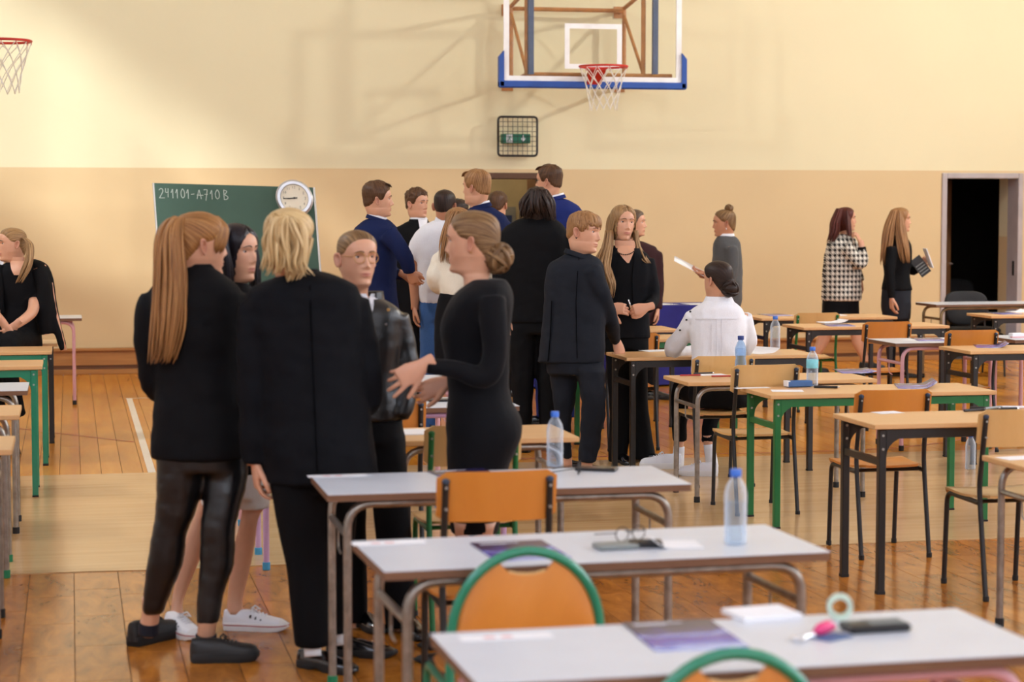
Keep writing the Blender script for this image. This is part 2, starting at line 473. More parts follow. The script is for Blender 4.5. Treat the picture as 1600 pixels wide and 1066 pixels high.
# court markings painted on the boards
def strip(name, pts, wdt, mat, label):
    P = [Vector(p) for p in pts]; vs = []; fs = []
    for i, p in enumerate(P):
        t = (P[min(i + 1, len(P) - 1)] - P[max(i - 1, 0)]).normalized(); nrm = Vector((-t.y, t.x, 0)) * wdt / 2
        vs += [p + nrm + Vector((0, 0, 0.0012)), p - nrm + Vector((0, 0, 0.0012))]
    for i in range(len(P) - 1): fs.append((2 * i, 2 * i + 1, 2 * i + 3, 2 * i + 2))
    o = MB().add(vs, fs).build(name, mat, floor)
    o['label'] = label
    return o
wl0 = onz(202, 622.8, 0)
strip('court_line', [(wl0.x, wl0.y, 0), (wl0.x, MY1, 0)], 0.05, 'line_white', 'white painted court line')
strip('court_line', [(wl0.x - 0.03, wl0.y, 0), (wl0.x + 3.0, wl0.y, 0)], 0.025, 'line_white', 'thin white painted cross line')
rl = [onz(x, y, 0) for x, y in ((-60, 660), (31, 670), (75, 675.5), (140, 683), (210, 691))]
strip('court_line', rl, 0.022, 'line_red', 'thin red curved court line')
rr = [onz(x, y, 0) for x, y in ((690, 721), (1000, 712), (1240, 707), (1394, 701), (1483, 691), (1600, 664))]
strip('court_line', rr, 0.022, 'line_red', 'thin red court line beside the runner')

# skirting along the end wall: two boards and a ledge
def skirting(name, x0, x1):
    s = MB(); s.box((x0, YW - 0.035, 0.09), (x1, YW, 0.235), 0)
    o = tag(s.build(name, ['skirting_wood']), kind='structure')
    MB().box((x0, YW - 0.07, 0.235), (x1, YW, 0.265), bev=0.005).build('ledge', 'skirting_wood', o)
    MB().box((x0, YW - 0.022, 0.05), (x1, YW, 0.09)).build('recessed_strip', 'skirting_dark', o)  # set-back strip in a darker wood tone
    MB().box((x0, YW - 0.06, 0.0), (x1, YW, 0.05), bev=0.004).build('plinth', 'skirting_wood', o)
skirting('baseboard_left', XL, D1[0]); skirting('baseboard_back', D1[1], D2[0] - 0.05); skirting('baseboard_right', D2[1] + 0.06, XR)

# doorway in the middle: vestibule behind
v = MB()
yb = YW + 0.25
v.box((D1[0] - 0.6, yb + 2.4, 0), (D1[1] + 0.9, yb + 2.5, 2.9), 0)
v.box((D1[0] - 0.7, yb, 0), (D1[0] - 0.6, yb + 2.5, 2.9), 0); v.box((D1[1] + 0.9, yb, 0), (D1[1] + 1.0, yb + 2.5, 2.9), 0)
v.box((D1[0] - 0.7, yb, 2.9), (D1[1] + 1.0, yb + 2.5, 3.0), 0)
v.box((D1[0] - 0.7, yb, -0.1), (D1[1] + 1.0, yb + 2.5, 0.0), 1)
tag(v.build('wall_vestibule', ['vestibule', 'floor_far']), kind='structure')
d = MB()
d.box((D1[0], YW - 0.01, 0), (D1[0] + 0.05, yb + 0.02, D1[2])); d.box((D1[1] - 0.05, YW - 0.01, 0), (D1[1], yb + 0.02, D1[2]))
d.box((D1[0], YW - 0.01, D1[2] - 0.06), (D1[1], yb + 0.45, D1[2]))
d1 = tag(d.build('door_1', 'dark_brown'), 'brown door frame in the middle of the end wall', kind='structure')
leaf = MB(); leaf.box((D1[1] - 0.09, yb + 0.02, 0.01), (D1[1] - 0.05, yb + 0.85, D1[2] - 0.06)); leaf.build('door_leaf', 'door_brown', d1)
xg = D1[0] + 0.3
gd = MB(); gd.box((xg - 0.5, yb + 2.34, 0), (xg + 0.75, yb + 2.4, 1.68)); g1 = gd.build('glazed_door', 'grey_door', d1)
for a in (-0.42, 0.02, 0.4):
    MB().box((xg + a, yb + 2.325, 0.2), (xg + a + 0.3, yb + 2.35, 1.58)).build('pane', 'navy_door', g1)

# doorway on the right: steel frame, open brown leaf, side room with its darkness painted in
d = MB()
fr = 0.06
d.box((D2[0] - fr, YW - 0.02, 0), (D2[0], yb, D2[2] + fr), bev=0.006); d.box((D2[1], YW - 0.02, 0), (D2[1] + fr, yb, D2[2] + fr), bev=0.006)
d.box((D2[0], YW - 0.02, D2[2]), (D2[1], yb, D2[2] + fr), bev=0.006)
d2 = tag(d.build('door_2', 'door_frame'), 'pale grey steel door frame at the right of the end wall', kind='structure')
lf = MB()
c = Vector((D2[0] + 0.01, yb, 0)); ang = R(57); ax = Vector((math.cos(ang), math.sin(ang), 0)); ay = Vector((-ax.y, ax.x, 0))
lf.obox(c + ax * 0.42 + Vector((0, 0, D2[2] / 2)), ax, ay, (0, 0, 1), (0.42, 0.02, D2[2] / 2 - 0.01))
leaf = lf.build('door_leaf', 'door_brown', d2)
MB().obox(c + ax * 0.35 - ay * 0.024 + Vector((0, 0, 1.62)), ax, ay, (0, 0, 1), (0.05, 0.006, 0.11)).build('door_sign', 'black_plastic', leaf)
hm = MB(); q = c + ax * 0.77 - ay * 0.03 + Vector((0, 0, 1.03)); hm.tube([q + ay * 0.02, q - ay * 0.03, q - ay * 0.03 - ax * 0.1], 0.008, 8); hm.build('handle', 'chrome', leaf)
MB().box((D2[1] - 0.012, YW + 0.06, 0.92), (D2[1] + 0.001, YW + 0.09, 1.08)).build('strike_plate', 'black_plastic', d2)
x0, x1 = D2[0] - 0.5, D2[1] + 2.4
for nm, lo, hi, mt_ in (('far', (x0, yb + 4.0, 0), (x1, yb + 4.1, 2.7), 'room_shade'), ('left', (x0 - 0.1, yb, 0), (x0, yb + 4.1, 2.7), 'room_shade'), ('right', (x1, yb, 0), (x1 + 0.1, yb + 4.1, 2.7), 'room_shade'),
                        ('top', (x0 - 0.1, yb, 2.7), (x1 + 0.1, yb + 4.1, 2.8), 'room_shade'), ('bottom', (x0 - 0.1, yb, -0.1), (x1 + 0.1, yb + 4.1, 0), 'room_shade'),
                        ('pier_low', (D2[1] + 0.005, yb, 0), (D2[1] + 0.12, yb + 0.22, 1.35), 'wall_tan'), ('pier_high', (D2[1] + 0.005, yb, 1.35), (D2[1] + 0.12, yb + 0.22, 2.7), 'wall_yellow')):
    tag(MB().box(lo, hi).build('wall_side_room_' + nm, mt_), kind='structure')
# ceiling lamp of the vestibule
lm_ = thing('ceiling_lamp', 'small round ceiling lamp inside the vestibule', 'lamp', (D1[0] + 0.6, yb + 1.1, 2.9))
MB().lathe([(0.14, -0.05), (0.15, -0.03), (0.15, 0.0)], 20).build('lamp_body', 'paper', lm_)
ld = bpy.data.lights.new('lamp', 'POINT'); ld.energy = 20; ld.color = (1.0, 0.9, 0.74); ld.shadow_soft_size = 0.12
lo_ = bpy.data.objects.new('lamp_light', ld); COL.objects.link(lo_); lo_.parent = lm_; lo_.location = (0, 0, -0.2)

# ------------------------------------------------------------------ emergency exit sign in its wire cage
c0 = onwall(773.5, 244, YW); c1 = onwall(834, 184, YW)
x0, x1, z0, z1 = c0.x, c1.x, c0.z, c1.z
ex = thing('exit_sign', 'green emergency exit sign with running figure and arrow in black wire cage', 'sign', ((x0 + x1) / 2, YW, (z0 + z1) / 2))
hw, hh = (x1 - x0) / 2, (z1 - z0) / 2
m = MB(); yo = -0.16
m.tube(arcpts([(-hw, yo, 0), (-hw, yo, hh), (hw, yo, hh), (hw, yo, -hh), (-hw, yo, -hh), (-hw, yo, -0.001)], 0.04), 0.012, 8)
m.build('cage_frame', 'paint_black', ex, smooth=True)
m = MB(); n = 8
for i in range(1, n):
    t = -1 + 2 * i / n
    m.tube([(hw * t, yo, -hh), (hw * t, yo, hh)], 0.003, 5); m.tube([(-hw, yo, hh * t), (hw, yo, hh * t)], 0.003, 5)
m.build('wire_mesh', 'paint_black', ex)
for sx in (-1, 1):
    for sz in (-1, 1): MB().tube([(sx * hw * 0.7, yo, sz * hh), (sx * hw * 0.7, -0.002, sz * hh)], 0.006, 6).build('bracket', 'paint_black', ex)
sw, sh = hw * 0.72, hh * 0.24
body = MB().box((-sw, -0.10, -sh - 0.02), (sw, -0.001, sh - 0.02), bev=0.004).build('sign_box', 'exit_green', ex)
m = MB(); y = -0.103
m.box((-sw * 0.72, y, -sh * 0.86 - 0.02), (-sw * 0.28, y + 0.003, sh * 0.86 - 0.02)); m.build('door_pictogram', 'paper', body)
m = MB(); y = -0.106; zc = -0.02; s = sh
def pt(a, b): return (-sw * 0.5 + a * s, y, zc + b * s)
m.tube([pt(0.12, 0.6), pt(0.13, 0.61)], 0.14 * s, 8)
m.tube([pt(0.1, 0.42), pt(-0.05, -0.1)], 0.12 * s, 6); m.tube([pt(-0.05, -0.1), pt(0.25, -0.35), pt(0.1, -0.75)], 0.08 * s, 6)
m.tube([pt(-0.05, -0.1), pt(-0.25, -0.4), pt(-0.5, -0.45)], 0.08 * s, 6); m.tube([pt(0.08, 0.35), pt(0.4, 0.1), pt(0.55, 0.25)], 0.06 * s, 6)
m.tube([pt(0.08, 0.35), pt(-0.3, 0.25), pt(-0.4, 0.0)], 0.06 * s, 6); m.build('running_figure', 'exit_green', body)
m = MB(); y = -0.103
ar = [(-.12, .7), (.12, .7), (.12, -.1), (.42, .2), (.42, -.15), (0, -.7), (-.42, -.15), (-.42, .2), (-.12, -.1)]
m.add([(sw * 0.48 + a * s, y, zc + b * s) for a, b in ar], [(0, 1, 2, 8), (8, 2, 3, 4, 5, 6, 7)]); m.build('arrow', 'paper', body)

# ------------------------------------------------------------------ basketball hoops
def net_mesh(r0, r1, h, n=12, rows=5, r=0.004):
    m = MB()
    for k in range(n):
        for dr in (-1, 1):
            pts = []
            for j in range(rows * 3 + 1):
                t = j / (rows * 3); a = 2 * math.pi * (k + dr * t * rows / 2) / n
                rad = r1 + (r0 - r1) * (1 - t) ** 1.6
                pts.append((rad * math.cos(a), rad * math.sin(a), -h * t + 0.01 * math.sin(t * 9 + k)))
            m.tube(pts, r, 5)
    return m
def rim_parts(root, n=(0, -1, 0)):
    """rim centred at the root's origin; the plate lies on +y"""
    m = MB(); m.tube([(0.235 * math.cos(a), 0.235 * math.sin(a), 0) for a in [2 * math.pi * i / 40 for i in range(40)]], 0.011, 8, closed=True)
    rim = m.build('rim', 'rim_red', root, smooth=True)
    m = MB(); m.box((-0.09, 0.225, -0.02), (0.09, 0.385, 0.01), bev=0.004)
    m.add([(-0.09, 0.24, -0.02), (0.09, 0.24, -0.02), (0.07, 0.385, -0.17), (-0.07, 0.385, -0.17), (-0.09, 0.25, 0.01), (0.09, 0.25, 0.01), (0.07, 0.395, -0.16), (-0.07, 0.395, -0.16)],
          [(0, 1, 2, 3), (7, 6, 5, 4), (0, 4, 5, 1), (1, 5, 6, 2), (2, 6, 7, 3), (3, 7, 4, 0)])
    m.build('rim_mount', 'rim_red', rim)
    m = MB()
    for k in range(12):
        a = 2 * math.pi * k / 12; p = Vector((0.235 * math.cos(a), 0.235 * math.sin(a), 0))
        m.tube([p + Vector((0, 0, -0.005)), p + Vector((0, 0, -0.03))], 0.004, 5)
    m.build('net_hooks', 'rim_red', rim)['kind'] = 'stuff'
    nt = net_mesh(0.232, 0.135, 0.40).build('net', 'net_white', root); nt.location = (0, 0, -0.02)
    return rim
BBY = 20.0                          # plane of the glass board
rc = onwall(943, 104, BBY - 0.4)
hoop = thing('basketball_hoop', 'glass basketball backboard with blue padding on brown wall brackets above exit sign', 'basketball hoop', (rc.x, BBY - 0.4, rc.z))
rim_parts(hoop)
bw0 = onwall(787, 60, BBY).x - rc.x; bw1 = onwall(1065, 60, BBY).x - rc.x; bz = -0.13
Y0 = 0.4
MB().box((bw0 + 0.02, Y0, bz), (bw1 - 0.02, Y0 + 0.015, bz + 1.03)).build('glass_panel', 'bb_glass', hoop)
m = MB(); t = 0.055
m.box((bw0, Y0 - 0.004, bz), (bw0 + t, Y0 + 0.02, bz + 1.05)); m.box((bw1 - t, Y0 - 0.004, bz), (bw1, Y0 + 0.02, bz + 1.05))
m.box((bw0 + t, Y0 - 0.004, bz), (bw1 - t, Y0 + 0.02, bz + t)); m.box((bw0 + t, Y0 - 0.004, bz + 1.0), (bw1 - t, Y0 + 0.02, bz + 1.05))
m.build('board_border', 'bb_white', hoop)
m = MB(); cx = onwall(927, 75, BBY).x - rc.x; t = 0.05; q0, q1, r0, r1 = cx - 0.295, cx + 0.295, 0.0, 0.45
m.box((q0, Y0 - 0.006, r0), (q0 + t, Y0 - 0.001, r1)); m.box((q1 - t, Y0 - 0.006, r0), (q1, Y0 - 0.001, r1))
m.box((q0 + t, Y0 - 0.006, r0), (q1 - t, Y0 - 0.001, r0 + t)); m.box((q0 + t, Y0 - 0.006, r1 - t), (q1 - t, Y0 - 0.001, r1))
m.build('target_square', 'bb_white', hoop)
m = MB(); pz = bz
m.box((bw0 - 0.05, Y0 - 0.03, pz - 0.065), (bw1 + 0.05, Y0 + 0.05, pz + 0.005), bev=0.012)
for x in (bw0 - 0.05, bw1):
    vs = [(x, y, z) for y in (Y0 - 0.03, Y0 + 0.05) for z in (pz - 0.05, pz + 0.30)] + [(x + 0.05, y, z) for y in (Y0 - 0.03, Y0 + 0.05) for z in (pz - 0.05, pz + 0.30)]
    s0 = 0.06 if x < 0 else 0
    vs[1] = (vs[1][0], vs[1][1], vs[1][2] - s0); vs[3] = (vs[3][0], vs[3][1], vs[3][2] - s0)
    s1 = 0.06 - s0
    vs[5] = (vs[5][0], vs[5][1], vs[5][2] - s1); vs[7] = (vs[7][0], vs[7][1], vs[7][2] - s1)
    m.add(vs, [(0, 1, 3, 2), (4, 6, 7, 5), (0, 4, 5, 1), (2, 3, 7, 6), (1, 5, 7, 3), (0, 2, 6, 4)])
m.build('blue_padding', 'bb_blue', hoop)
def bar(pts, r, mat, name='bracket_bar'):
    return MB().tube(pts, r, 8).build(name, mat, hoop, smooth=40)
def loc(px, py, y): p = onwall(px, py, y); return Vector((p.x - rc.x, y - (BBY - 0.4), p.z - rc.z))
for px in (829.5, 1023.5):
    a = loc(px, 116, BBY + 0.05)
    MB().box((a.x - 0.027, a.y - 0.02, a.z), (a.x + 0.027, a.y + 0.03, a.z + 1.1)).build('upright', 'bb_greyblue', hoop)
YF, YR = BBY + 0.12, BBY + 0.86
fx = [loc(823, 116, YF).x, loc(1005, 116, YF).x]; fz = loc(823, 116, YF).z
rz1 = loc(780, 13, YR).z; rz0 = loc(780, 131, YR).z
TOPZ = 1.15
for x in fx:
    bar([(x, YF - BBY + 0.4, fz), (x, YF - BBY + 0.4, TOPZ)], 0.024, 'bb_brown')
    bar([(x, YR - BBY + 0.4, rz0), (x, YR - BBY + 0.4, rz1 + 0.02)], 0.022, 'bb_brown')
    bar([(x, YR - BBY + 0.4, rz1 - 0.05), (x, YF - BBY + 0.4, fz + 0.02)], 0.018, 'bb_brown')
    bar([(x, YW - BBY + 0.4, rz0), (x, YF - BBY + 0.4, fz - 0.0)], 0.022, 'bb_brown')
    bar([(x, YW - BBY + 0.4, rz1), (x, YF - BBY + 0.4, rz1 + 0.12)], 0.022, 'bb_brown')
    for z in (rz0, rz1): MB().box((x - 0.06, YW - BBY + 0.385, z - 0.06), (x + 0.06, YW - BBY + 0.4, z + 0.06)).build('wall_plate', 'bb_brown', hoop)
bar([(fx[0], YR - BBY + 0.4, rz1), (fx[1], YR - BBY + 0.4, rz1)], 0.022, 'bb_brown')
bar([(fx[0], YF - BBY + 0.4, fz), (fx[1] + 0.3, YF - BBY + 0.4, fz)], 0.022, 'bb_brown')
bar([(fx[0], YF - BBY + 0.4, TOPZ), (fx[1], YF - BBY + 0.4, TOPZ)], 0.022, 'bb_brown')

# second hoop, its board beyond the left edge of the picture
rc2 = onz(3, 64, 3.05)
h2 = thing('basketball_hoop', 'red rim with loose white net at the left edge of the hall', 'basketball hoop', rc2, R(90))
rim_parts(h2)
MB().box((-0.9, 0.4, -0.15), (0.9, 0.43, 0.9), bev=0.005).build('board', 'bb_white', h2)
for x in (-0.5, 0.5):
    MB().tube([(x, 0.43, 0.1), (x, 0.43 + (rc2.x - XL) - 0.45, 0.1)], 0.025, 8).build('bracket_bar', 'bb_brown', h2)
    MB().tube([(x, 0.43, 0.8), (x, 0.43 + (rc2.x - XL) - 0.45, 0.8)], 0.025, 8).build('bracket_bar', 'bb_brown', h2)

# ------------------------------------------------------------------ chalkboard on an easel, with chalk writing, and the clock on its corner
BY = 17.2
TL, TR_ = pix(240, 286, BY), pix(490, 293, BY + 0.12)
BL = pix(255, 492, BY - 0.14)
U = (TR_ - TL); bwid = U.length; U.normalize()
Dn = (BL - TL); bhei = Dn.length; Dn.normalize()
Nn = U.cross(Dn).normalized()
if Nn.y > 0: Nn = -Nn
cb = thing('chalkboard', 'dark green school chalkboard with chalked exam code leaning on an easel', 'chalkboard', (BL.x + U.x * bwid / 2, BL.y + 0.1, 0))
o0 = Vector(cb.location)
def bp(u, v, k=0.0): return TL + U * u + Dn * v + Nn * k - o0
m = MB()
vs = [bp(0, 0), bp(bwid, 0), bp(bwid, bhei), bp(0, bhei)]; vb = [p - Nn * 0.025 for p in vs]
m.add(vs + vb, [(0, 1, 2, 3), (7, 6, 5, 4), (0, 4, 5, 1), (1, 5, 6, 2), (2, 6, 7, 3), (3, 7, 4, 0)]); m.build('board_panel', 'board_green', cb)
for a, b in (((0, 0), (0, bhei)), ((0, bhei), (bwid, bhei)), ((bwid, 0), (bwid, bhei))):
    MB().tube([bp(*a, -0.01), bp(*b, -0.01)], 0.012, 6).build('edge_strip', 'board_frame', cb)
for u in (0.15, bwid - 0.15):
    m = MB(); p = bp(u, bhei * 0.1, -0.05); q = bp(u, bhei, -0.05)
    m.tube([p, q, Vector((q.x, q.y - 0.03, 0.0))], 0.02, 8); m.build('easel_leg', 'skirting_wood', cb)
    m = MB(); m.tube([p, Vector((p.x, p.y + 0.45, 0))], 0.018, 8); m.build('easel_leg', 'skirting_wood', cb)
GL = {'2': [[(.05, .8), (.3, 1), (.6, .9), (.6, .65), (.1, .05), (0, 0), (.8, .02)]], '4': [[(.1, 1), (.05, .55), (.55, .6)], [(.6, 1.0), (.5, .1)]],
      '1': [[(0, .55), (.35, 1), (.3, 0)]], '0': [[(.35, 1), (.05, .7), (.05, .25), (.3, 0), (.6, .25), (.6, .75), (.35, 1)]], '-': [[(0, .45), (.6, .5)]],
      'A': [[(0, 0), (.35, 1), (.6, 0)], [(.0, .4), (.9, .38)]], '7': [[(0, .95), (.6, 1), (.25, -.15)], [(.1, .5), (.6, .5)]],
      'B': [[(.1, 1), (.1, 0)], [(.1, 1), (.55, .85), (.15, .52), (.6, .3), (.5, .05), (.1, 0)]]}
sc = bwid / 250.0                   # metres for one picture pixel on the board
m = MB()
for ch, px, wdt in zip('241101-A710B', (247, 257, 266, 273, 281, 290, 297, 306, 317, 327, 334.5, 347), (11, 8, 8, 8, 10, 8, 9, 11, 10, 8, 11, 13)):
    for st in GL[ch]:
        pts = [bp((px - 240 + a * wdt) * sc, (8 + (1 - b) * 15.5) * sc, 0.002) for a, b in st]
        m.tube(arcpts(pts, 0.012, 3) if len(pts) > 2 else pts, 0.0033, 5, flat=1.0)
w_ = m.build('chalk_writing', 'chalk', cb); w_['label'] = 'pale chalk code 241101-A710B'
cc = pix(460, 310, BY - 0.05)
ck = thing('wall_clock', 'round silver rimmed wall clock hung at the chalkboard corner', 'clock', cc)
e1, e2, e3 = U, -Dn, Nn
def cp(a, r, k): return e1 * (math.sin(a) * r) + e2 * (math.cos(a) * r) + e3 * k
rad = 29 * BY / FPX
m = MB(); prof = [(0.55, -0.01), (1.0, -0.01), (1.0, 0.012), (0.9, 0.03), (0.76, 0.03), (0.72, 0.012), (0.55, 0.012)]
m.loft([[cp(2 * math.pi * i / 40, rad * r, k) for i in range(40)] for r, k in prof]); m.build('rim', 'clock_rim', ck, smooth=40)
m = MB(); m.loft([[cp(2 * math.pi * i / 40, rad * 0.74, k) for i in range(40)] for k in (0.0, 0.014)]); m.build('dial', 'clock_face', ck)
def digit_pts(s): return {'1': [[(.5, 1), (.5, 0)]], '2': [[(0, .8), (.5, 1), (1, .75), (0, 0), (1, 0)]], '3': [[(0, 1), (1, .9), (.4, .55), (1, .3), (.5, 0), (0, .1)]],
    '4': [[(.7, 0), (.7, 1), (0, .35), (1, .35)]], '5': [[(1, 1), (.1, 1), (.1, .6), (.9, .5), (.8, .05), (0, 0)]], '6': [[(.9, 1), (.1, .5), (.2, 0), (.9, .1), (.8, .5), (.1, .4)]],
    '7': [[(0, 1), (1, 1), (.3, 0)]], '8': [[(.5, .5), (0, .8), (.5, 1), (1, .8), (.5, .5), (0, .2), (.5, 0), (1, .2), (.5, .5)]], '9': [[(.9, .6), (.2, .5), (.1, .9), (.8, 1), (.9, .5), (.3, 0)]],
    '0': [[(.5, 1), (0, .5), (.5, 0), (1, .5), (.5, 1)]]}[s]
m = MB()
for hnum in range(1, 13):
    a = 2 * math.pi * hnum / 12; s = str(hnum); wd_ = 0.011
    for i, chd in enumerate(s):
        for st in digit_pts(chd):
            cx_ = math.sin(a) * rad * 0.58 + (i - (len(s) - 1) / 2) * 0.016; cz_ = math.cos(a) * rad * 0.58
            m.tube([e1 * (cx_ + (p - 0.5) * wd_) + e2 * (cz_ + (q - 0.5) * 0.02) + e3 * 0.016 for p, q in st], 0.0014, 4)
m.build('numerals', 'grey_print', ck)
for ang_, ln, wdh in ((R(264), rad * 0.36, 0.005), (R(266), rad * 0.6, 0.0035)):
    m = MB(); m.tube([cp(ang_ + math.pi, 0.025, 0.02), cp(ang_, ln, 0.02)], wdh, 5); m.build('hand', 'ink', ck)
MB().loft([[cp(2 * math.pi * i / 12, 0.008, k) for i in range(12)] for k in (0.01, 0.026)]).build('hub', 'ink', ck)

# ================================================================== FURNITURE
def desk_proto(kind, top, colour, w=1.28, d=0.5, h=0.755, foot='rubber_black'):
    """desk, origin on the floor at the near-left corner (x along the near edge, y away)"""
    r = thing('school_desk', None, None)
    if top == 'beech':
        t = MB().box((0, 0, h - 0.022), (w, d, h), bev=0.003).build('tabletop', 'desk_beech', r)
    else:
        t = MB().box((0, 0, h - 0.004), (w, d, h), bev=0.002).build('tabletop', 'desk_white', r)
        MB().box((0.001, 0.001, h - 0.026), (w - 0.001, d - 0.001, h - 0.004)).build('edge_band', 'desk_edge_brown', r)
    ht = h - 0.026
    if kind == 'square':
        s = 0.017; ins = 0.05
        for x in (ins, w - ins):
            for y in (0.035, d - 0.035):
                lg = MB().box((x - s, y - s, 0.012), (x + s, y + s, ht), bev=0.003).build('leg', colour, r)
                MB().box((x - s - 0.001, y - s - 0.001, 0), (x + s + 0.001, y + s + 0.001, 0.014)).build('foot', 'rubber_black', lg)
                # curved gusset plate with two rivets
                sg = 1 if x < w / 2 else -1
                pts = [(x + sg * s, ht)] + [(x + sg * (s + 0.11 * (1 - math.sin(a))), ht - 0.03 - 0.085 * (1 - math.cos(a))) for a in [math.pi / 2 * k / 6 for k in range(7)]] + [(x + sg * s, ht - 0.12)]
                pts[1] = (x + sg * (s + 0.11), ht)
                g = MB(); nn = len(pts); yy = y - 0.012
                g.add([(p[0], yy - 0.004, p[1]) for p in pts] + [(p[0], yy + 0.004, p[1]) for p in pts],
                      [tuple(range(nn)), tuple(range(2 * nn - 1, nn - 1, -1))] + [(i, (i + 1) % nn, nn + (i + 1) % nn, nn + i) for i in range(nn)])
                g.build('gusset', colour, lg)
                rv = MB()
                for z in (ht - 0.025, ht - 0.085): rv.tube([(x, y - s - 0.003, z), (x, y - s + 0.003, z)], 0.006, 8)
                rv.build('rivets', 'rivet', lg)['kind'] = 'stuff'
            MB().box((x - 0.012, 0.05, ht - 0.16), (x + 0.012, d - 0.05, ht - 0.13)).build('side_rail', colour, r)
        for y in (0.035, d - 0.035):
            MB().box((ins, y - 0.014, ht - 0.04), (w - ins, y + 0.014, ht)).build('apron_rail', colour, r)
    else:
        rad = 0.0145; ins = 0.07
        for y in (0.04, d - 0.04):
            m = MB(); m.tube(arcpts([(ins, y, 0.02), (ins, y, ht - rad), (w - ins, y, ht - rad), (w - ins, y, 0.02)], 0.09, 6), rad, 10)
            u = m.build('tube_frame', colour, r, smooth=40)
            for x in (ins, w - ins):
                MB().lathe([(rad + 0.002, 0), (rad + 0.004, 0.004), (rad + 0.004, 0.036), (rad, 0.038)], 10, (x, y, 0)).build('foot', foot, u)
        for x in (ins, w - ins):
            MB().tube([(x, 0.04, ht - 0.12), (x, d - 0.04, ht - 0.12)], 0.012, 8).build('side_rail', colour, r, smooth=40)
            sg = 1 if x < w / 2 else -1
            MB().tube(arcpts([(x, d * 0.55, ht - 0.12), (x, d * 0.55, ht - 0.2), (x, d * 0.55 - 0.06, ht - 0.21)], 0.02, 3), 0.004, 6).build('bag_hook', colour, r)
    return r
DESK_P = {}
def place(kind, top, colour, corner, z, label, anchor='NL', w=1.28, d=0.5, rot=0.0, group='exam desks in the hall', foot='rubber_black'):
    """corner: pixel of one top corner (N near / F far, L left / R right)"""
    key = (kind, top, colour, w, d, round(z, 3), foot)
    if key not in DESK_P: DESK_P[key] = o = desk_proto(kind, top, colour, w, d, z, foot)
    else: o = copy_tree(DESK_P[key])
    p = onz(corner[0], corner[1], z)
    q = Vector((w if 'R' in anchor else 0, d if 'F' in anchor else 0, 0)); q.rotate(Matrix.Rotation(R(rot), 3, 'Z'))
    o.location = (p.x - q.x, p.y - q.y, 0); o.rotation_euler = (0, 0, R(rot))
    tag(o, label, 'desk', group)
    return o
DESKS = {}
def D(name, *a, **k): DESKS[name] = place(*a, **k); return DESKS[name]
# middle column, nearest first
D('A1', 'tube', 'white', 'paint_pink', (672, 990), 0.755, 'nearest white-topped desk with keys, brochure and calculator at the bottom edge', anchor='FL', rot=1.0)
D('A2', 'tube', 'white', 'steel_worn', (600, 893), 0.755, 'white-topped desk with worn steel legs and a blue-capped water bottle', rot=2.0, w=1.26)
D('A3', 'tube', 'white', 'steel_worn', (512, 773), 0.755, 'white-topped steel desk behind which the woman in black dress stands', foot='rubber_green', w=1.26)
D('A4', 'tube', 'beech', 'steel_worn', (905.5, 683), 0.755, 'beech-topped steel desk just beyond the woman in the black dress', anchor='NR', w=0.8)
D('A5', 'tube', 'white', 'paint_lilac', (812, 634), 0.755, 'white-topped desk with lilac legs and blue feet, under the gesturing hand', anchor='NR', foot='rubber_blue')
D('A6', 'tube', 'white', 'paint_pink', (727, 597), 0.755, 'white-topped desk with pinkish legs in front of the man in jeans', anchor='NR', foot='rubber_blue')
# column to the right of the middle
D('C0', 'tube', 'beech', 'steel_worn', (1534, 711.5), 0.70, 'beech desk with worn silver leg cut off by the right edge', anchor='FL')
D('C1', 'square', 'beech', 'paint_black', (1366, 664), 0.755, 'beech desk on black square legs with a heap of pens')
D('C2', 'square', 'beech', 'paint_green', (1204, 618), 0.715, 'beech desk on bright green square legs')
D('C3', 'tube', 'beech', 'steel_worn', (1075, 598), 0.70, 'beech desk on silver tube legs with red and black pens', w=1.15)
D('C4', 'square', 'beech', 'paint_black', (979, 559), 0.755, 'beech desk on black legs where the woman in white sits')
D('C4b', 'square', 'beech', 'paint_green', (893, 532), 0.75, 'beech desk on green legs behind the standing pair')
D('C5', 'square', 'beech', 'paint_black', (1062, 515), 0.755, 'beech desk on black legs in front of the blue table', anchor='NR', w=0.66)
# columns further right
D('D1', 'square', 'beech', 'paint_black', (1516, 549), 0.755, 'beech desk on black legs with a purple brochure at right edge')
D('D2', 'tube', 'white', 'paint_pink', (1399, 536.5), 0.755, 'white-topped desk with pink tube legs and a purple brochure', w=0.80)
D('E2', 'tube', 'white', 'paint_pink', (1586, 531), 0.755, 'white-topped desk with pink rail and an eraser box, cut by right edge')
D('D3', 'square', 'beech', 'paint_black', (1256, 512), 0.755, 'beech desk on black legs behind the orange chair, in front of the walking women', w=1.22)
D('D4', 'square', 'beech', 'paint_black', (1402.5, 495), 0.755, 'beech desk on black legs farthest back, beside the green-framed chair', anchor='NR', w=1.22)
D('E3', 'square', 'beech', 'paint_black', (1549, 494), 0.755, 'beech desk on black legs with papers before the dark doorway')
D('E5', 'tube', 'white', 'steel_bronze', (1463, 476), 0.745, 'long greyish desk with bronze legs in front of the dark doorway', w=1.5)
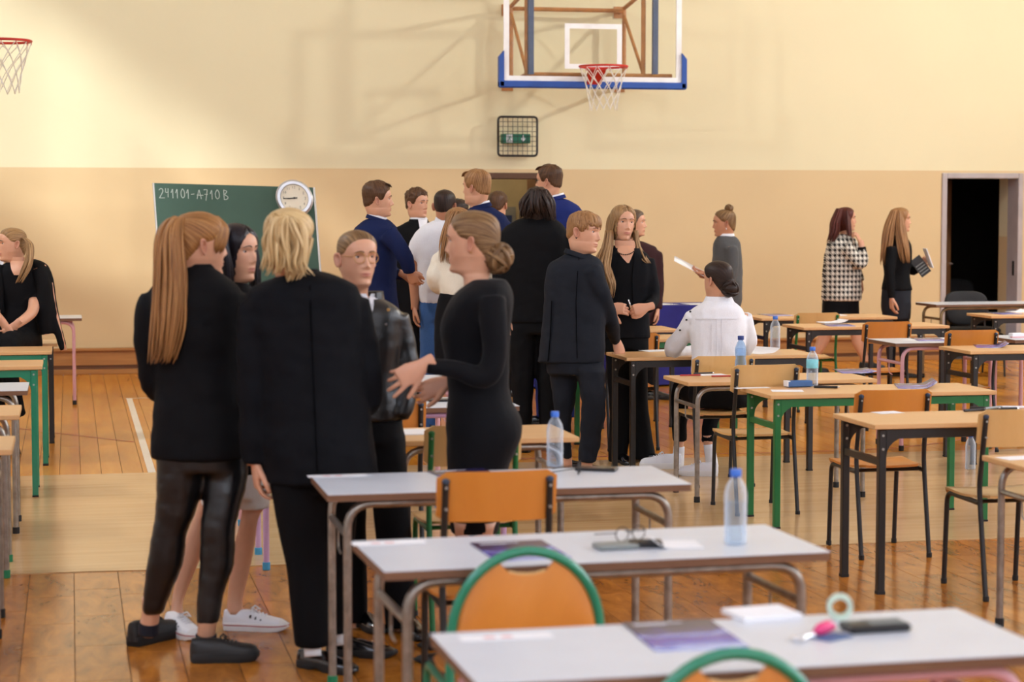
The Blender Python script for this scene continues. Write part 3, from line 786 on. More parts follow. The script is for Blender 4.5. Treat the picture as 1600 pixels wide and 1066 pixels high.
# left edge column, right ends in view
D('L1', 'tube', 'beech', 'steel_worn', (19, 703), 0.755, 'lowest beech desk corner with silver legs at the left edge', anchor='NR')
D('L2', 'tube', 'beech', 'steel_worn', (30, 649), 0.755, 'beech desk corner with green-footed silver leg at the left edge', anchor='NR', foot='rubber_green')
D('L3', 'tube', 'white', 'steel_worn', (43, 610), 0.755, 'white-topped desk corner with silver arch leg at the left edge', anchor='NR', foot='rubber_black')
D('L4', 'square', 'beech', 'paint_teal', (66, 572), 0.775, 'beech desk with tall green leg at the left edge', anchor='NR')
D('L5', 'square', 'beech', 'paint_teal', (81, 549), 0.755, 'beech desk with green frame right in front of the seated woman', anchor='NR')
D('L6', 'square', 'beech', 'paint_black', (90, 537), 0.72, 'beech desk on black legs that the smiling woman sits on', anchor='NR', d=0.45)
D('L8', 'tube', 'white', 'paint_pink', (128, 497), 0.745, 'white-topped desk with a single pink leg near the end wall', anchor='NR')

# ------------------------------------------------------------------ chairs
def chair_proto(wood_, colour, h=0.82):
    """origin on the floor below the seat centre, occupant faces +y"""
    r = thing('school_chair', None, None)
    hw = 0.175; rt = 0.0115; sz = 0.44
    for s in (-1, 1):
        x = s * hw
        m = MB(); m.tube(arcpts([(x, -0.245, 0.012), (x, -0.175, sz - 0.03), (x, -0.165, sz + 0.06), (x * 0.98, -0.215, h - 0.03)], 0.07, 5), rt, 10)
        lg = m.build('leg', colour, r, smooth=40)
        MB().lathe([(rt + 0.001, 0), (rt + 0.003, 0.003), (rt + 0.003, 0.022), (rt, 0.024)], 8, (x, -0.247, 0)).build('foot', 'rubber_black', lg)
        MB().lathe([(rt + 0.001, 0), (rt + 0.002, 0.01), (rt * 0.5, 0.016)], 8, (x * 0.98, -0.215, h - 0.036)).build('end_cap', 'cap_dark' if colour == 'paint_black' else colour, lg)
        m = MB(); m.tube(arcpts([(x, 0.19, 0.012), (x, 0.165, sz - 0.018), (x, -0.165, sz - 0.022)], 0.05, 5), rt, 10)
        lg = m.build('leg', colour, r, smooth=40)
        MB().lathe([(rt + 0.001, 0), (rt + 0.003, 0.003), (rt + 0.003, 0.022), (rt, 0.024)], 8, (x, 0.19, 0)).build('foot', 'rubber_black', lg)
    for y in (0.12, -0.12): MB().tube([(-hw, y, sz - 0.022), (hw, y, sz - 0.022)], 0.009, 8).build('cross_rail', colour, r, smooth=40)
    # seat: ply sheet, dished, with waterfall front
    n = 9; vs = []; fs = []
    for j in range(n):
        v = j / (n - 1); y = -0.19 + 0.385 * v
        half = 0.195 - 0.03 * (1 - v) ** 2
        z0 = sz - 0.004 - 0.012 * math.sin(math.pi * min(1, v * 1.1)) - (0.03 * ((v - 0.82) / 0.18) ** 2 if v > 0.82 else 0)
        for i in range(n):
            u = -1 + 2 * i / (n - 1)
            cut = 0.03 if (abs(u) == 1 and j in (0, n - 1)) else 0
            vs.append((u * (half - cut), y, z0 + 0.006 * u * u))
    def sheet(vs, n, m_, off):
        out = MB(); k = len(vs); w2 = list(vs) + [tuple(Vector(p) + off) for p in vs]; f2 = []
        for j in range(m_ - 1):
            for i in range(n - 1):
                a = j * n + i; f2 += [(a, a + 1, a + n + 1, a + n), (k + a + n, k + a + n + 1, k + a + 1, k + a)]
        edge = [i for i in range(n)] + [(j + 1) * n - 1 for j in range(1, m_)] + [(m_ - 1) * n + i for i in range(n - 2, -1, -1)] + [j * n for j in range(m_ - 2, 0, -1)]
        for a, b in zip(edge, edge[1:] + edge[:1]): f2.append((a, k + a, k + b, b))
        return out.add(w2, f2)
    sheet(vs, n, n, Vector((0, 0, 0.011))).build('seat', wood_, r, smooth=35)
    nb = 13; mb_ = 6; vs = []
    for j in range(mb_):
        v = j / (mb_ - 1); z = h - 0.165 + 0.165 * v
        for i in range(nb):
            u = -1 + 2 * i / (nb - 1)
            hx = 0.198; x = u * hx
            zz = z
            if v == 1: zz = z - 0.02 * max(0, (abs(u) - 0.84) / 0.16) ** 2
            if v == 0: zz = z + 0.02 * max(0, (abs(u) - 0.84) / 0.16) ** 2
            y = -0.205 - 0.03 * (1 - u * u) - 0.022 * v + 0.024
            vs.append((x, y, zz))
    sheet(vs, nb, mb_, Vector((0, 0.010, 0))).build('backrest', wood_, r, smooth=35)
    m = MB()
    for s in (-1, 1):
        for z in (h - 0.12, h - 0.05): m.tube([(s * hw * 0.98, -0.225, z), (s * hw * 0.98, -0.17, z)], 0.005, 6)
    m.build('rivets', 'rivet', r)['kind'] = 'stuff'
    return r
def round_chair_proto():
    """chair with a closed green tube hoop round the backrest"""
    r = thing('school_chair', None, None)
    rt = 0.0135; sz = 0.45; H = 0.80; hw = 0.205
    def hoop_pt(a):                 # a 0..pi from right to left
        x = hw * math.cos(a); z = 0.555 + (H - 0.555) * math.sin(a) ** 0.9
        return (x, -0.20 - 0.025 * math.sin(a) + 0.012 * (1 - abs(math.cos(a))), z)
    arch = [hoop_pt(math.pi * k / 24) for k in range(25)]
    for s in (-1, 1): pass
    m = MB(); path = [(hw, -0.25, 0.012), (hw, -0.20, 0.30), (hw, -0.19, 0.46)] + arch + [(-hw, -0.19, 0.46), (-hw, -0.20, 0.30), (-hw, -0.25, 0.012)]
    m.tube(path, rt, 12); m.build('back_hoop', 'paint_teal', r, smooth=True)
    for s in (-1, 1):
        m = MB(); m.tube(arcpts([(s * hw, 0.19, 0.012), (s * hw * 0.97, 0.16, sz - 0.02), (s * hw, -0.19, sz - 0.02)], 0.05, 5), 0.012, 10); lg = m.build('leg', 'paint_teal', r, smooth=40)
        MB().lathe([(0.014, 0), (0.016, 0.003), (0.016, 0.024), (0.012, 0.026)], 8, (s * hw, 0.19, 0)).build('foot', 'rubber_black', lg)
        MB().lathe([(0.014, 0), (0.016, 0.003), (0.016, 0.024), (0.012, 0.026)], 8, (s * hw, -0.252, 0)).build('foot', 'rubber_black', lg)
    # ply panel inside the hoop, with a handle slot at the top
    n = 24; rings = []
    top = [Vector(hoop_pt(math.pi * k / n)) for k in range(n + 1)]
    vs = []; fs = []; cols = n + 1
    for k in range(n + 1):
        a = math.pi * k / n; p = top[k]; u = math.cos(a)
        x = p.x * 0.95; zt = p.z - 0.012
        slot = 0.0
        if abs(u) < 0.36: slot = 0.052 * math.sqrt(max(0, 1 - (u / 0.36) ** 2))
        for j in range(5):
            v = j / 4; z = 0.50 + (zt - slot - 0.50) * v
            vs.append((x, p.y - 0.012 * math.sin(math.pi * v), z))
    k0 = len(vs); vs += [(x, y + 0.012, z) for x, y, z in vs]
    for k in range(n):
        for j in range(4):
            a = k * 5 + j; fs += [(a, a + 5, a + 6, a + 1), (k0 + a + 1, k0 + a + 6, k0 + a + 5, k0 + a)]
        a = k * 5; fs += [(a, k0 + a, k0 + a + 5, a + 5), (a + 4, a + 9, k0 + a + 9, k0 + a + 4)]
    for a in (0, n * 5):
        for j in range(4): fs.append((a + j, a + j + 1, k0 + a + j + 1, k0 + a + j))
    bk = MB().add(vs, fs).build('backrest', 'chair_orange', r, smooth=30)
    # the rim of the handle hole
    m = MB(); pts = []
    for k in range(n + 1):
        u = math.cos(math.pi * k / n)
        if abs(u) < 0.37: pts.append(Vector(vs[k * 5 + 4]) + Vector((0, 0.006, 0)))
    m.tube(pts, 0.006, 6); m.build('handle_rim', 'chair_pale', bk)
    st = MB(); nseg = 20; ring = []
    for k in range(nseg):
        a = 2 * math.pi * k / nseg; c_, s_ = math.cos(a), math.sin(a)
        ring.append((0.2 * math.copysign(abs(c_) ** 0.6, c_), 0.19 * math.copysign(abs(s_) ** 0.6, s_), 0))
    st.loft([[(x * q, y * q, sz + z) for x, y, _ in ring] for q, z in ((0.96, -0.006), (1, 0), (1, 0.008), (0.96, 0.012))]); st.build('seat', 'chair_orange', r, smooth=40)
    return r
def office_proto():
    r = thing('padded_chair', None, None)
    def pad(c, hx, hz, ht, tilt, curve, nm):
        n = 28; rings = []
        for q, k in ((0.0, -1), (0.55, -1), (0.9, -0.9), (1.0, -0.3), (1.0, 0.3), (0.9, 0.9), (0.55, 1), (0.0, 1)):
            ring = []
            for i in range(n):
                a = 2 * math.pi * i / n; c_, s_ = math.cos(a), math.sin(a)
                x = hx * q * math.copysign(abs(c_) ** 0.62, c_); z = hz * q * math.copysign(abs(s_) ** 0.62, s_)
                p = Vector((x, ht * k + curve * (x / hx) ** 2, z)); p.rotate(Matrix.Rotation(tilt, 3, 'X')); ring.append(p + Vector(c))
            rings.append(ring)
        MB().loft(rings).build(nm, 'upholstery_black', r, smooth=True)
    pad((0, -0.24, 0.66), 0.235, 0.175, 0.03, R(10), 0.05, 'backrest')
    pad((0, 0.0, 0.45), 0.24, 0.225, 0.035, R(90), 0.0, 'seat')
    for s in (-1, 1):
        m = MB(); m.tube(arcpts([(s * 0.22, -0.27, 0.0), (s * 0.22, -0.2, 0.42), (s * 0.2, -0.24, 0.62)], 0.06, 4), 0.011, 8); m.build('leg', 'paint_black', r, smooth=40)
        m = MB(); m.tube(arcpts([(s * 0.22, 0.24, 0.0), (s * 0.22, 0.2, 0.42), (s * 0.22, -0.2, 0.42)], 0.05, 4), 0.011, 8); m.build('leg', 'paint_black', r, smooth=40)
    return r
CH_P = {}
def chair(kind, foot_px, label, rot=0.0, z=0.82, at='RL', group='school chairs at the exam desks', yc=None):
    """foot_px: pixel where a point of the chair stands; at = rear-left foot, or TC = backrest top centre"""
    key = (kind, z)
    if key in CH_P: o = copy_tree(CH_P[key])
    else:
        o = {'orange': lambda: chair_proto('chair_orange', 'paint_black', z), 'pale': lambda: chair_proto('chair_pale', 'paint_black', z),
             'green': lambda: chair_proto('chair_pale', 'paint_green', z), 'round': round_chair_proto, 'office': office_proto}[kind]()
        CH_P[key] = o
    if at == 'RL': p = onz(*foot_px, 0); q = Vector((-0.175, -0.247, 0))
    else: p = onz(*foot_px, z); q = Vector((0, -0.23, 0))
    q.rotate(Matrix.Rotation(R(rot), 3, 'Z'))
    o.location = (p.x - q.x, p.y - q.y, 0); o.rotation_euler = (0, 0, R(rot))
    tag(o, label, 'chair', group)
    return o
chair('round', (1150, 1024), 'green-hooped orange chair at the very bottom, partly out of frame', at='TC', z=0.80, rot=1)
chair('round', (826, 863), 'green-hooped orange chair at the white desk with the large water bottle', at='TC', z=0.80001, rot=1)
chair('orange', (780, 737), 'orange plywood chair with black frame in front of the black dress', at='TC', z=0.86, rot=0)
chair('green', (742, 665), 'pale plywood chair with green frame half hidden by the black dress', at='TC', z=0.84)
chair('orange', (600, 624), 'orange plywood chair with a sheet on its seat below the gesturing hand', at='TC', z=0.84)
chair('pale', (1601, 640), 'pale plywood chair cut off by the right edge, at the desk with the pens', at='TC', z=0.83)
chair('orange', (1346, 875), 'orange plywood chair in front of the green-legged desk, below its purple brochure', at='RL', z=0.82)
chair('pale', (1152, 808), 'pale plywood chair pushed up to the silver-legged desk with red pens', at='RL', z=0.835)
chair('pale', (1090, 764), 'pale plywood chair under the seated woman in white', at='RL', z=0.80)
chair('orange', (1522, 516), 'orange plywood chair in front of the pink-legged desk', at='TC', z=0.85)
chair('orange', (1389, 503), 'orange plywood chair in front of the walking woman in the black jacket', at='TC', z=0.825)
chair('green', (1279, 489), 'pale plywood chair with curved green frame below the houndstooth jacket', at='TC', z=0.82)
chair('orange', (990, 521), 'orange plywood chair mostly hidden by the long-haired woman', at='TC', z=0.82)
o = chair('office', (1508, 455), 'black padded chair behind the long bronze-legged desk', at='TC', z=0.834, rot=180, group='black padded chairs')
o = chair('office', (1632, 467), 'black padded chair edge showing at the right border', at='TC', z=0.8341, rot=60, group='black padded chairs')
oo = copy_tree(o); oo.location = (D2[0] + 0.62, YW + 1.2, 0); oo.rotation_euler = (0, 0, R(150)); tag(oo, 'black padded chair standing inside the dark side room', 'chair', 'black padded chairs')

# ------------------------------------------------------------------ blue cloth table at the end wall
p = onz(1016, 478.5, 0.76); q = onz(816, 481, 0.76)
bt = thing('commission_table', 'long table under a dark blue cloth in front of the end wall', 'table', (q.x, p.y, 0))
L = p.x - q.x + 0.75
m = MB(); n = 40; rings = []
def bring(z, fold):
    pts = []
    per = [(0, 0), (L, 0), (L, 0.6), (0, 0.6)]
    for e in range(4):
        a, b = per[e], per[(e + 1) % 4]
        for i in range(n):
            t = i / n; x = a[0] + (b[0] - a[0]) * t; y = a[1] + (b[1] - a[1]) * t
            k = fold * math.sin(i * 0.9 + e) * (1 if 0 < i else 0)
            pts.append((x + (k if e in (1, 3) else 0), y + (k if e in (0, 2) else 0), z))
    return pts
m.loft([bring(0.02, 0.02), bring(0.4, 0.012), bring(0.74, 0.002), bring(0.762, 0.0)]); m.build('tablecloth', 'blue_cloth', bt, smooth=40)
MB().box((0.02, 0.02, 0.735), (L - 0.02, 0.58, 0.755)).build('tabletop', 'desk_beech', bt)
for x in (0.08, L - 0.08):
    for y in (0.08, 0.52): MB().tube([(x, y, 0), (x, y, 0.735)], 0.018, 8).build('leg', 'paint_black', bt)

# ================================================================== SMALL THINGS ON DESKS
def zof(dk): return max((c.matrix_basis @ Vector(b)).z for c in DESKS[dk].children if c.name.startswith('tabletop') for b in c.bound_box)
def on(dk, px, py, lift=0.0005): p = onz(px, py, zof(dk)); p.z += lift; return p
def bottle(p, h, label, body='bottle_clear', cap='cap_blue', lab=None, fill=0.75, shape='plain'):
    r = thing('water_bottle', label, 'bottle', p, group='plastic water bottles')
    k = h / 0.215; R0 = 0.0325 * (k if k < 1.05 else 1.05)
    if shape == 'waist':
        prof = [(0.55, 0), (0.95, .004), (1, .02), (1, .05), (.93, .056), (1, .062), (.96, .085), (.82, .10), (.96, .118), (1, .14), (.9, .158), (.62, .18), (.42, .188), (.40, .20)]
    else:
        prof = [(0.55, 0), (0.95, .004), (1, .014), (.95, .028), (1, .034), (.95, .046), (1, .052), (.95, .064), (1, .07), (.96, .085), (1, .10), (.96, .112), (1, .118), (.99, .145), (.86, .165), (.62, .18), (.42, .19), (.40, .202)]
    MB().lathe([(R0 * a, z * k) for a, z in prof], 24).build('bottle_body', body, r, smooth=True)
    zf = 0.2 * k * fill
    wp = [(R0 * a * 0.94, max(z * k, 0.002)) for a, z in prof if z * k < zf]; wp.append((wp[-1][0], zf))
    if fill > 0.02: MB().lathe(wp, 20).build('water', 'water', r, smooth=True)
    MB().lathe([(0.0155 * k, .194 * k), (0.016 * k, .196 * k), (0.016 * k, .213 * k), (0.0145 * k, .215 * k)], 18).build('cap', cap, r, smooth=40)
    if lab: MB().lathe([(R0 * 1.005, .10 * k), (R0 * 1.02, .101 * k), (R0 * 1.02, .146 * k), (R0 * 1.0, .147 * k)], 24).build('paper_label', lab, r, smooth=40)
    return r
bottle(on('A2', 1149, 851), 0.215, 'clear water bottle with blue cap on the foreground white desk', fill=0.6)
bottle(on('A3', 867, 730), 0.205, 'clear water bottle with blue cap beside the phone on white desk', fill=0.35)
bottle(on('C3', 1157, 590), 0.245, 'bluish waisted water bottle behind the pale chair back', body='bottle_blue', cap='cap_navy', shape='waist')
bottle(on('C4', 1211, 546.5), 0.222, 'clear water bottle to the right of the seated woman in white', fill=0.7)
bottle(on('C2', 1269, 604), 0.218, 'water bottle with cyan label on the green-legged desk', lab='label_cyan', fill=0.8)
bottle(onz(1516, 734, 0.0) + Vector((0, 0, 0.0002)), 0.235, 'water bottle standing on the floor under the desks', fill=0.7)

def sheet_obj(name, p, w, l, rz, mat, label, cat, group=None, curl=0.0, thick=0.0015, pages=None):
    n = 8; vs = []; fs = []
    for j in range(2):
        for i in range(n + 1):
            u = i / n; x = (u - 0.5) * w
            z = curl * (max(0, (u - 0.6) / 0.4) ** 2 if curl > 0 else max(0, (0.4 - u) / 0.4) ** 2 * -1) if curl else 0
            z = abs(z)
            vs += [(x, (j - 0.5) * l, z), (x, (j - 0.5) * l, z + thick)]
    m = n + 1
    for i in range(n):
        a = 2 * i; b = a + 2; c = 2 * m + a; d = c + 2
        fs += [(a, b, d, c), (a + 1, c + 1, d + 1, b + 1), (a, a + 1, b + 1, b), (c, d, d + 1, c + 1)]
    fs += [(0, 2 * m, 2 * m + 1, 1), (2 * n, 2 * n + 1, 2 * m + 2 * n + 1, 2 * m + 2 * n)]
    o = MB().add(vs, fs).build(name, mat)
    o.location = p; o.rotation_euler = (0, 0, R(rz))
    return tag(o, label, cat, group)
GB = 'purple exam brochures'
def brochure(dk, px, py, rz, where, curl=0.0, s=1.0):
    p = on(dk, px, py)
    o = sheet_obj('exam_brochure', p, 0.21 * s, 0.297 * s, rz, 'brochure_print', 'purple and navy exam brochure ' + where, 'brochure', GB, curl=curl, thick=0.003)
    m = MB()
    for k, (a, b) in enumerate(((-0.085, 0.03), (-0.085, -0.01))):
        m.box((a * s, (0.118 - k * 0.012) * s, 0.0031), (b * s, (0.123 - k * 0.012) * s, 0.0034))
    m.build('title_print', 'paper', o)
    return o
brochure('A1', 1068, 993, -1, 'on the nearest white desk')
brochure('A2', 812, 861, 3, 'on the second white desk behind the green chair hoop')
brochure('A3', 730, 743, 6, 'half hidden behind the orange chair on white desk')
brochure('C2', 1430, 604, -18, 'curling on the green-legged desk', curl=0.035)
brochure('C3', 1335, 580.5, -10, 'on the right end of the silver-legged desk', curl=0.01)
brochure('D1', 1548, 541.5, -20, 'curling on the black-legged desk at right', curl=0.03)
brochure('D2', 1452, 531, -12, 'on the pink-legged white desk')
brochure('D3', 1310, 508.5, -8, 'under white papers below the houndstooth jacket')
brochure('D4', 1211, 492.5, 4, 'on the farthest desk right of the white blouse')
brochure('E3', 1568, 490, 5, 'on the desk before the dark doorway')
GP = 'white sheets of paper'
def paper(p, w, l, rz, label, curl=0.0, thick=0.001, cat='paper'):
    return sheet_obj('paper_sheet', p, w, l, rz, 'paper', label, cat, GP, curl=curl, thick=thick)
def strip_card(dk, px, py, rz, where):
    o = sheet_obj('name_strip', on(dk, px, py), 0.21, 0.055, rz, 'paper', 'white name strip with red print ' + where, 'label', 'name strips', thick=0.001)
    m = MB()
    for x in (-0.05, -0.01): m.box((x, -0.012, 0.0011), (x + 0.025, 0.010, 0.0014))
    m.build('red_print', 'paper_pinkprint', o)
strip_card('A1', 790, 996, 1, 'on the nearest white desk')
strip_card('A2', 607, 849, 2, 'on the far left corner of second white desk')
strip_card('A3', 527, 744, 0, 'on the far left corner of third white desk')
paper(on('A1', 1190, 963), 0.15, 0.12, 8, 'thick folded white paper on the nearest desk', thick=0.012)
o = paper(on('A2', 1052, 852), 0.15, 0.13, -6, 'white tissue folded like a tent on the second desk', curl=-0.03, thick=0.002)
paper(on('C1', 1387, 645), 0.13, 0.09, 12, 'blank white slip on the black-legged desk corner')
paper(on('C0', 1592, 716), 0.16, 0.10, 10, 'white slip on the silver-legged desk at right edge')
paper(on('C2', 1175, 606.5), 0.20, 0.06, 4, 'white slip on the left of the green-legged desk')
paper(on('C2', 1230, 611), 0.17, 0.12, -14, 'white sheet under the blue case on the green-legged desk')
paper(on('C3', 1105, 586), 0.22, 0.10, 5, 'white sheet below the red pen')
paper(on('C4', 1033, 548), 0.26, 0.15, 12, 'white sheets beside the elbow of the seated woman')
paper(on('C4', 1182, 551), 0.21, 0.22, 30, 'curling grey-white sheet right of the seated woman', curl=0.03)
paper(on('D3', 1300, 505.5, 0.0065), 0.21, 0.15, 6, 'crumpled white papers on top of the brochure', curl=0.02, thick=0.006)
paper(on('D4', 1298, 493), 0.25, 0.14, 2, 'white sheets on the farthest desk', thick=0.004)
paper(on('E3', 1590, 488), 0.16, 0.14, 12, 'white booklet on the desk before the doorway', curl=0.02, thick=0.006)
paper(on('D2', 1420, 531.5, 0.001) + Vector((0, 0, 0)), 0.12, 0.08, 5, 'white slip on the pink-legged desk corner')
bz_ = Vector(bt.location)
for i, (dx, dy, rz) in enumerate(((0.35, 0.25, 8), (1.15, 0.2, -6), (1.42, 0.28, 20), (1.75, 0.22, 3))):
    paper((bz_.x + dx, bz_.y + dy, 0.764), 0.21, 0.297, rz, ('white sheet at the left of the blue table', 'white sheet in the middle of the blue table', 'tilted white sheet on the blue table', 'white sheet at the right of the blue table')[i])
paper(on('A4', 645, 676), 0.14, 0.2, 4, 'white sheet on the beech desk left of the black dress', thick=0.004)

def pen(p, rz, mat, label, L=0.14, r=0.0045):
    o = thing('pen', label, 'pen', (p.x, p.y, p.z + r), R(rz), 'pens and pencils')
    MB().tube([(-L / 2, 0, 0), (L / 2 - 0.012, 0, 0)], r, 8).build('barrel', mat, o, smooth=40)
    MB().tube([(L / 2 - 0.012, 0, 0), (L / 2, 0, 0)], [r * 0.9, r * 0.2], 8).build('tip', 'chrome', o)
    return o
pen(on('C3', 1080, 588, 0.002), 4, 'red_item', 'red pen lying on the silver-legged desk')
pen(on('C3', 1130, 589.5, 0.002), -6, 'red_item', 'second red pen to the right on the silver-legged desk')
pen(on('C3', 1100, 585, 0.003), 12, 'black_plastic', 'black pen between the two red pens')
pen(on('C2', 1292, 607), -28, 'black_plastic', 'black and white pen beside the cyan labelled bottle', r=0.007)
for i, (px, py, rz, mt_, lb) in enumerate(((1525, 643, 15, 'ink', 'dark pen lowest of the heap on the black-legged desk'), (1540, 641, -20, 'black_plastic', 'black pen at the left of the heap'),
        (1553, 642, 30, 'grey_plastic', 'grey pen across the heap'), (1570, 641, -8, 'black_plastic', 'long black pen at the right of the heap'), (1580, 640, -14, 'paper', 'white pen in the heap'))):
    pen(on('C1', px, py, 0.001 + 0.004 * (i % 3)), rz, mt_, lb, r=0.006)
def slab(name, p, w, l, h, rz, mat, label, cat, parts=()):
    o = MB().box((-w / 2, -l / 2, 0), (w / 2, l / 2, h), bev=min(h * 0.4, 0.006)).build(name, mat)
    o.location = p; o.rotation_euler = (0, 0, R(rz)); tag(o, label, cat)
    for nm, lo, hi, mt_ in parts: MB().box(lo, hi).build(nm, mt_, o)
    return o
slab('mobile_phone', on('A3', 932, 735), 0.075, 0.15, 0.011, 64, 'black_plastic', 'dark mobile phone lying on the third white desk', 'phone', [('screen', (-0.033, -0.07, 0.0105), (0.033, 0.07, 0.0118), 'phone_glass')])
o = slab('calculator', on('A1', 1367, 985), 0.15, 0.075, 0.018, 3, 'black_plastic', 'black calculator with grey keys on the nearest desk', 'calculator', [('display', (-0.068, 0.012, 0.0175), (-0.03, 0.03, 0.0188), 'grey_plastic')])
for i in range(6):
    for j in range(3): MB().box((-0.02 + i * 0.015, -0.03 + j * 0.02, 0.0175), (-0.009 + i * 0.015, -0.017 + j * 0.02, 0.0205)).build('key', 'grey_plastic', o)
slab('id_card', on('A1', 1300, 997), 0.085, 0.054, 0.002, 30, 'blue_item', 'blue plastic card under the pink key fob', 'card')
o = thing('key_ring', 'key with bright pink fob on the nearest desk', 'keys', on('A1', 1282, 993, 0.006), R(35))
m = MB(); m.tube([(-0.07, 0, 0), (-0.02, 0, 0)], [0.006, 0.004], 8); m.tube([(-0.085 + 0.014 * math.cos(a), 0.014 * math.sin(a), 0) for a in [2 * math.pi * i / 12 for i in range(12)]], 0.004, 6, closed=True); m.build('key', 'chrome', o)
m = MB(); m.tube([(-0.02, 0, 0.004), (0.0, 0, 0.008), (0.03, 0.0, 0.01), (0.05, 0, 0.006)], [0.008, 0.014, 0.014, 0.008], 10); m.build('fob', 'pink_item', o, smooth=True)
o = thing('tape_roll', 'pale green tape roll standing on the nearest desk', 'tape roll', on('A1', 1312, 968, 0.0), R(-20))
prof = []
m = MB(); nn_ = 24
rg = [[((0.030 if k in (0, 3) else 0.019) * math.cos(2 * math.pi * i / nn_), (-0.012 if k < 2 else 0.012), 0.030 + (0.030 if k in (0, 3) else 0.019) * math.sin(2 * math.pi * i / nn_)) for i in range(nn_)] for k in (1, 0, 3, 2, 1)]
m.loft(rg, cap=False); m.build('tape', 'green_item', o, smooth=35)
slab('pencil_case', on('A2', 962, 857), 0.12, 0.075, 0.014, 4, 'grey_plastic', 'flat grey pencil tin on the second white desk', 'pencil case')
slab('black_wallet', on('A2', 1008, 854), 0.10, 0.07, 0.016, -12, 'black_plastic', 'black folded wallet between pencil tin and tissue', 'wallet')
def glasses(p, rz, label, s=1.0):
    o = thing('eyeglasses', label, 'glasses', p, R(rz))
    for sx in (-1, 1):
        m = MB(); m.tube([(sx * 0.034 + 0.026 * math.cos(a), 0, 0.026 + 0.024 * math.sin(a)) for a in [2 * math.pi * i / 18 for i in range(18)]], 0.002, 6, closed=True); m.build('lens_rim', 'black_plastic', o)
        MB().tube([(sx * 0.062, 0, 0.032), (sx * 0.064, 0.12, 0.012)], 0.0022, 6).build('temple_arm', 'black_plastic', o)
    MB().tube([(-0.009, 0, 0.03), (0.009, 0, 0.03)], 0.002, 6).build('bridge', 'black_plastic', o)
    o.scale = (0.85,) * 3
    return o
glasses(on('A2', 985, 846), 20, 'black eyeglasses standing open on the second white desk')
glasses(on('A3', 905, 741), 70, 'small spectacles beside the phone on the third white desk')
slab('glasses_case', on('C2', 1247, 605, 0.002), 0.15, 0.06, 0.035, 6, 'blue_item', 'blue spectacle case on the green-legged desk', 'case', [('white_end', (-0.0755, -0.028, 0.004), (-0.06, 0.028, 0.0352), 'paper')])
slab('eraser_box', on('E2', 1588, 528), 0.10, 0.06, 0.035, 5, 'paper', 'white eraser box at the right border', 'box', [('red_side', (-0.0505, -0.031, 0.0), (0.0505, 0.0, 0.012), 'paper_pinkprint')])
o = thing('scissors', 'black handled scissors on the silver-legged desk', 'scissors', on('C3', 1118, 581, 0.004), R(10))
m = MB()
for sx in (-1, 1): m.tube([(0.02 + 0.02 * math.cos(a), sx * 0.018 + 0.014 * math.sin(a), 0.003) for a in [2 * math.pi * i / 12 for i in range(12)]], 0.004, 6, closed=True)
m.build('handles', 'black_plastic', o)
m = MB(); m.tube([(0, 0.006, 0.002), (-0.09, -0.003, 0.002)], [0.005, 0.002], 6, flat=0.4); m.tube([(0, -0.006, 0.004), (-0.09, 0.003, 0.004)], [0.005, 0.002], 6, flat=0.4); m.build('blades', 'chrome', o)
slab('mobile_phone', on('A5', 692, 627), 0.15, 0.075, 0.01, 5, 'black_plastic', 'dark phone on the lilac-legged white desk', 'phone', [('screen', (-0.07, -0.033, 0.0095), (0.07, 0.033, 0.0108), 'phone_glass')])

# ================================================================== PEOPLE: library
def skin_mat(name, rgb, lip):
    m, n, l, b = _new(name)
    at = n.new('ShaderNodeAttribute'); at.attribute_name = 'tint'
    mx = n.new('ShaderNodeMix'); mx.data_type = 'RGBA'
    mx.inputs[6].default_value = lin(rgb); mx.inputs[7].default_value = lin(lip)
    l.new(at.outputs['Fac'], mx.inputs[0])
    nz = n.new('ShaderNodeTexNoise'); nz.inputs['Scale'].default_value = 35
    hs = n.new('ShaderNodeHueSaturation'); mr = n.new('ShaderNodeMapRange'); mr.inputs[3].default_value = 0.94; mr.inputs[4].default_value = 1.05
    tc = n.new('ShaderNodeTexCoord'); l.new(tc.outputs['Object'], nz.inputs['Vector'])
    l.new(nz.outputs['Fac'], mr.inputs[0]); l.new(mr.outputs[0], hs.inputs['Value']); l.new(mx.outputs[2], hs.inputs['Color'])
    l.new(hs.outputs[0], b.inputs['Base Color'])
    b.inputs['Roughness'].default_value = 0.45
    b.inputs['Subsurface Weight'].default_value = 0.12
    b.inputs['Subsurface Radius'].default_value = (0.012, 0.005, 0.003)
skin_mat('skin_fair', (212, 158, 126), (172, 88, 78))
skin_mat('skin_warm', (198, 140, 106), (168, 88, 76))
skin_mat('skin_leg', (196, 146, 122), (180, 120, 100))
plain('eye_white', (214, 206, 200), 0.2, var=0.02)
plain('iris_dark', (52, 38, 28), 0.15)
plain('brow_dark', (64, 42, 30), 0.7)
plain('brow_fair', (120, 84, 54), 0.7)
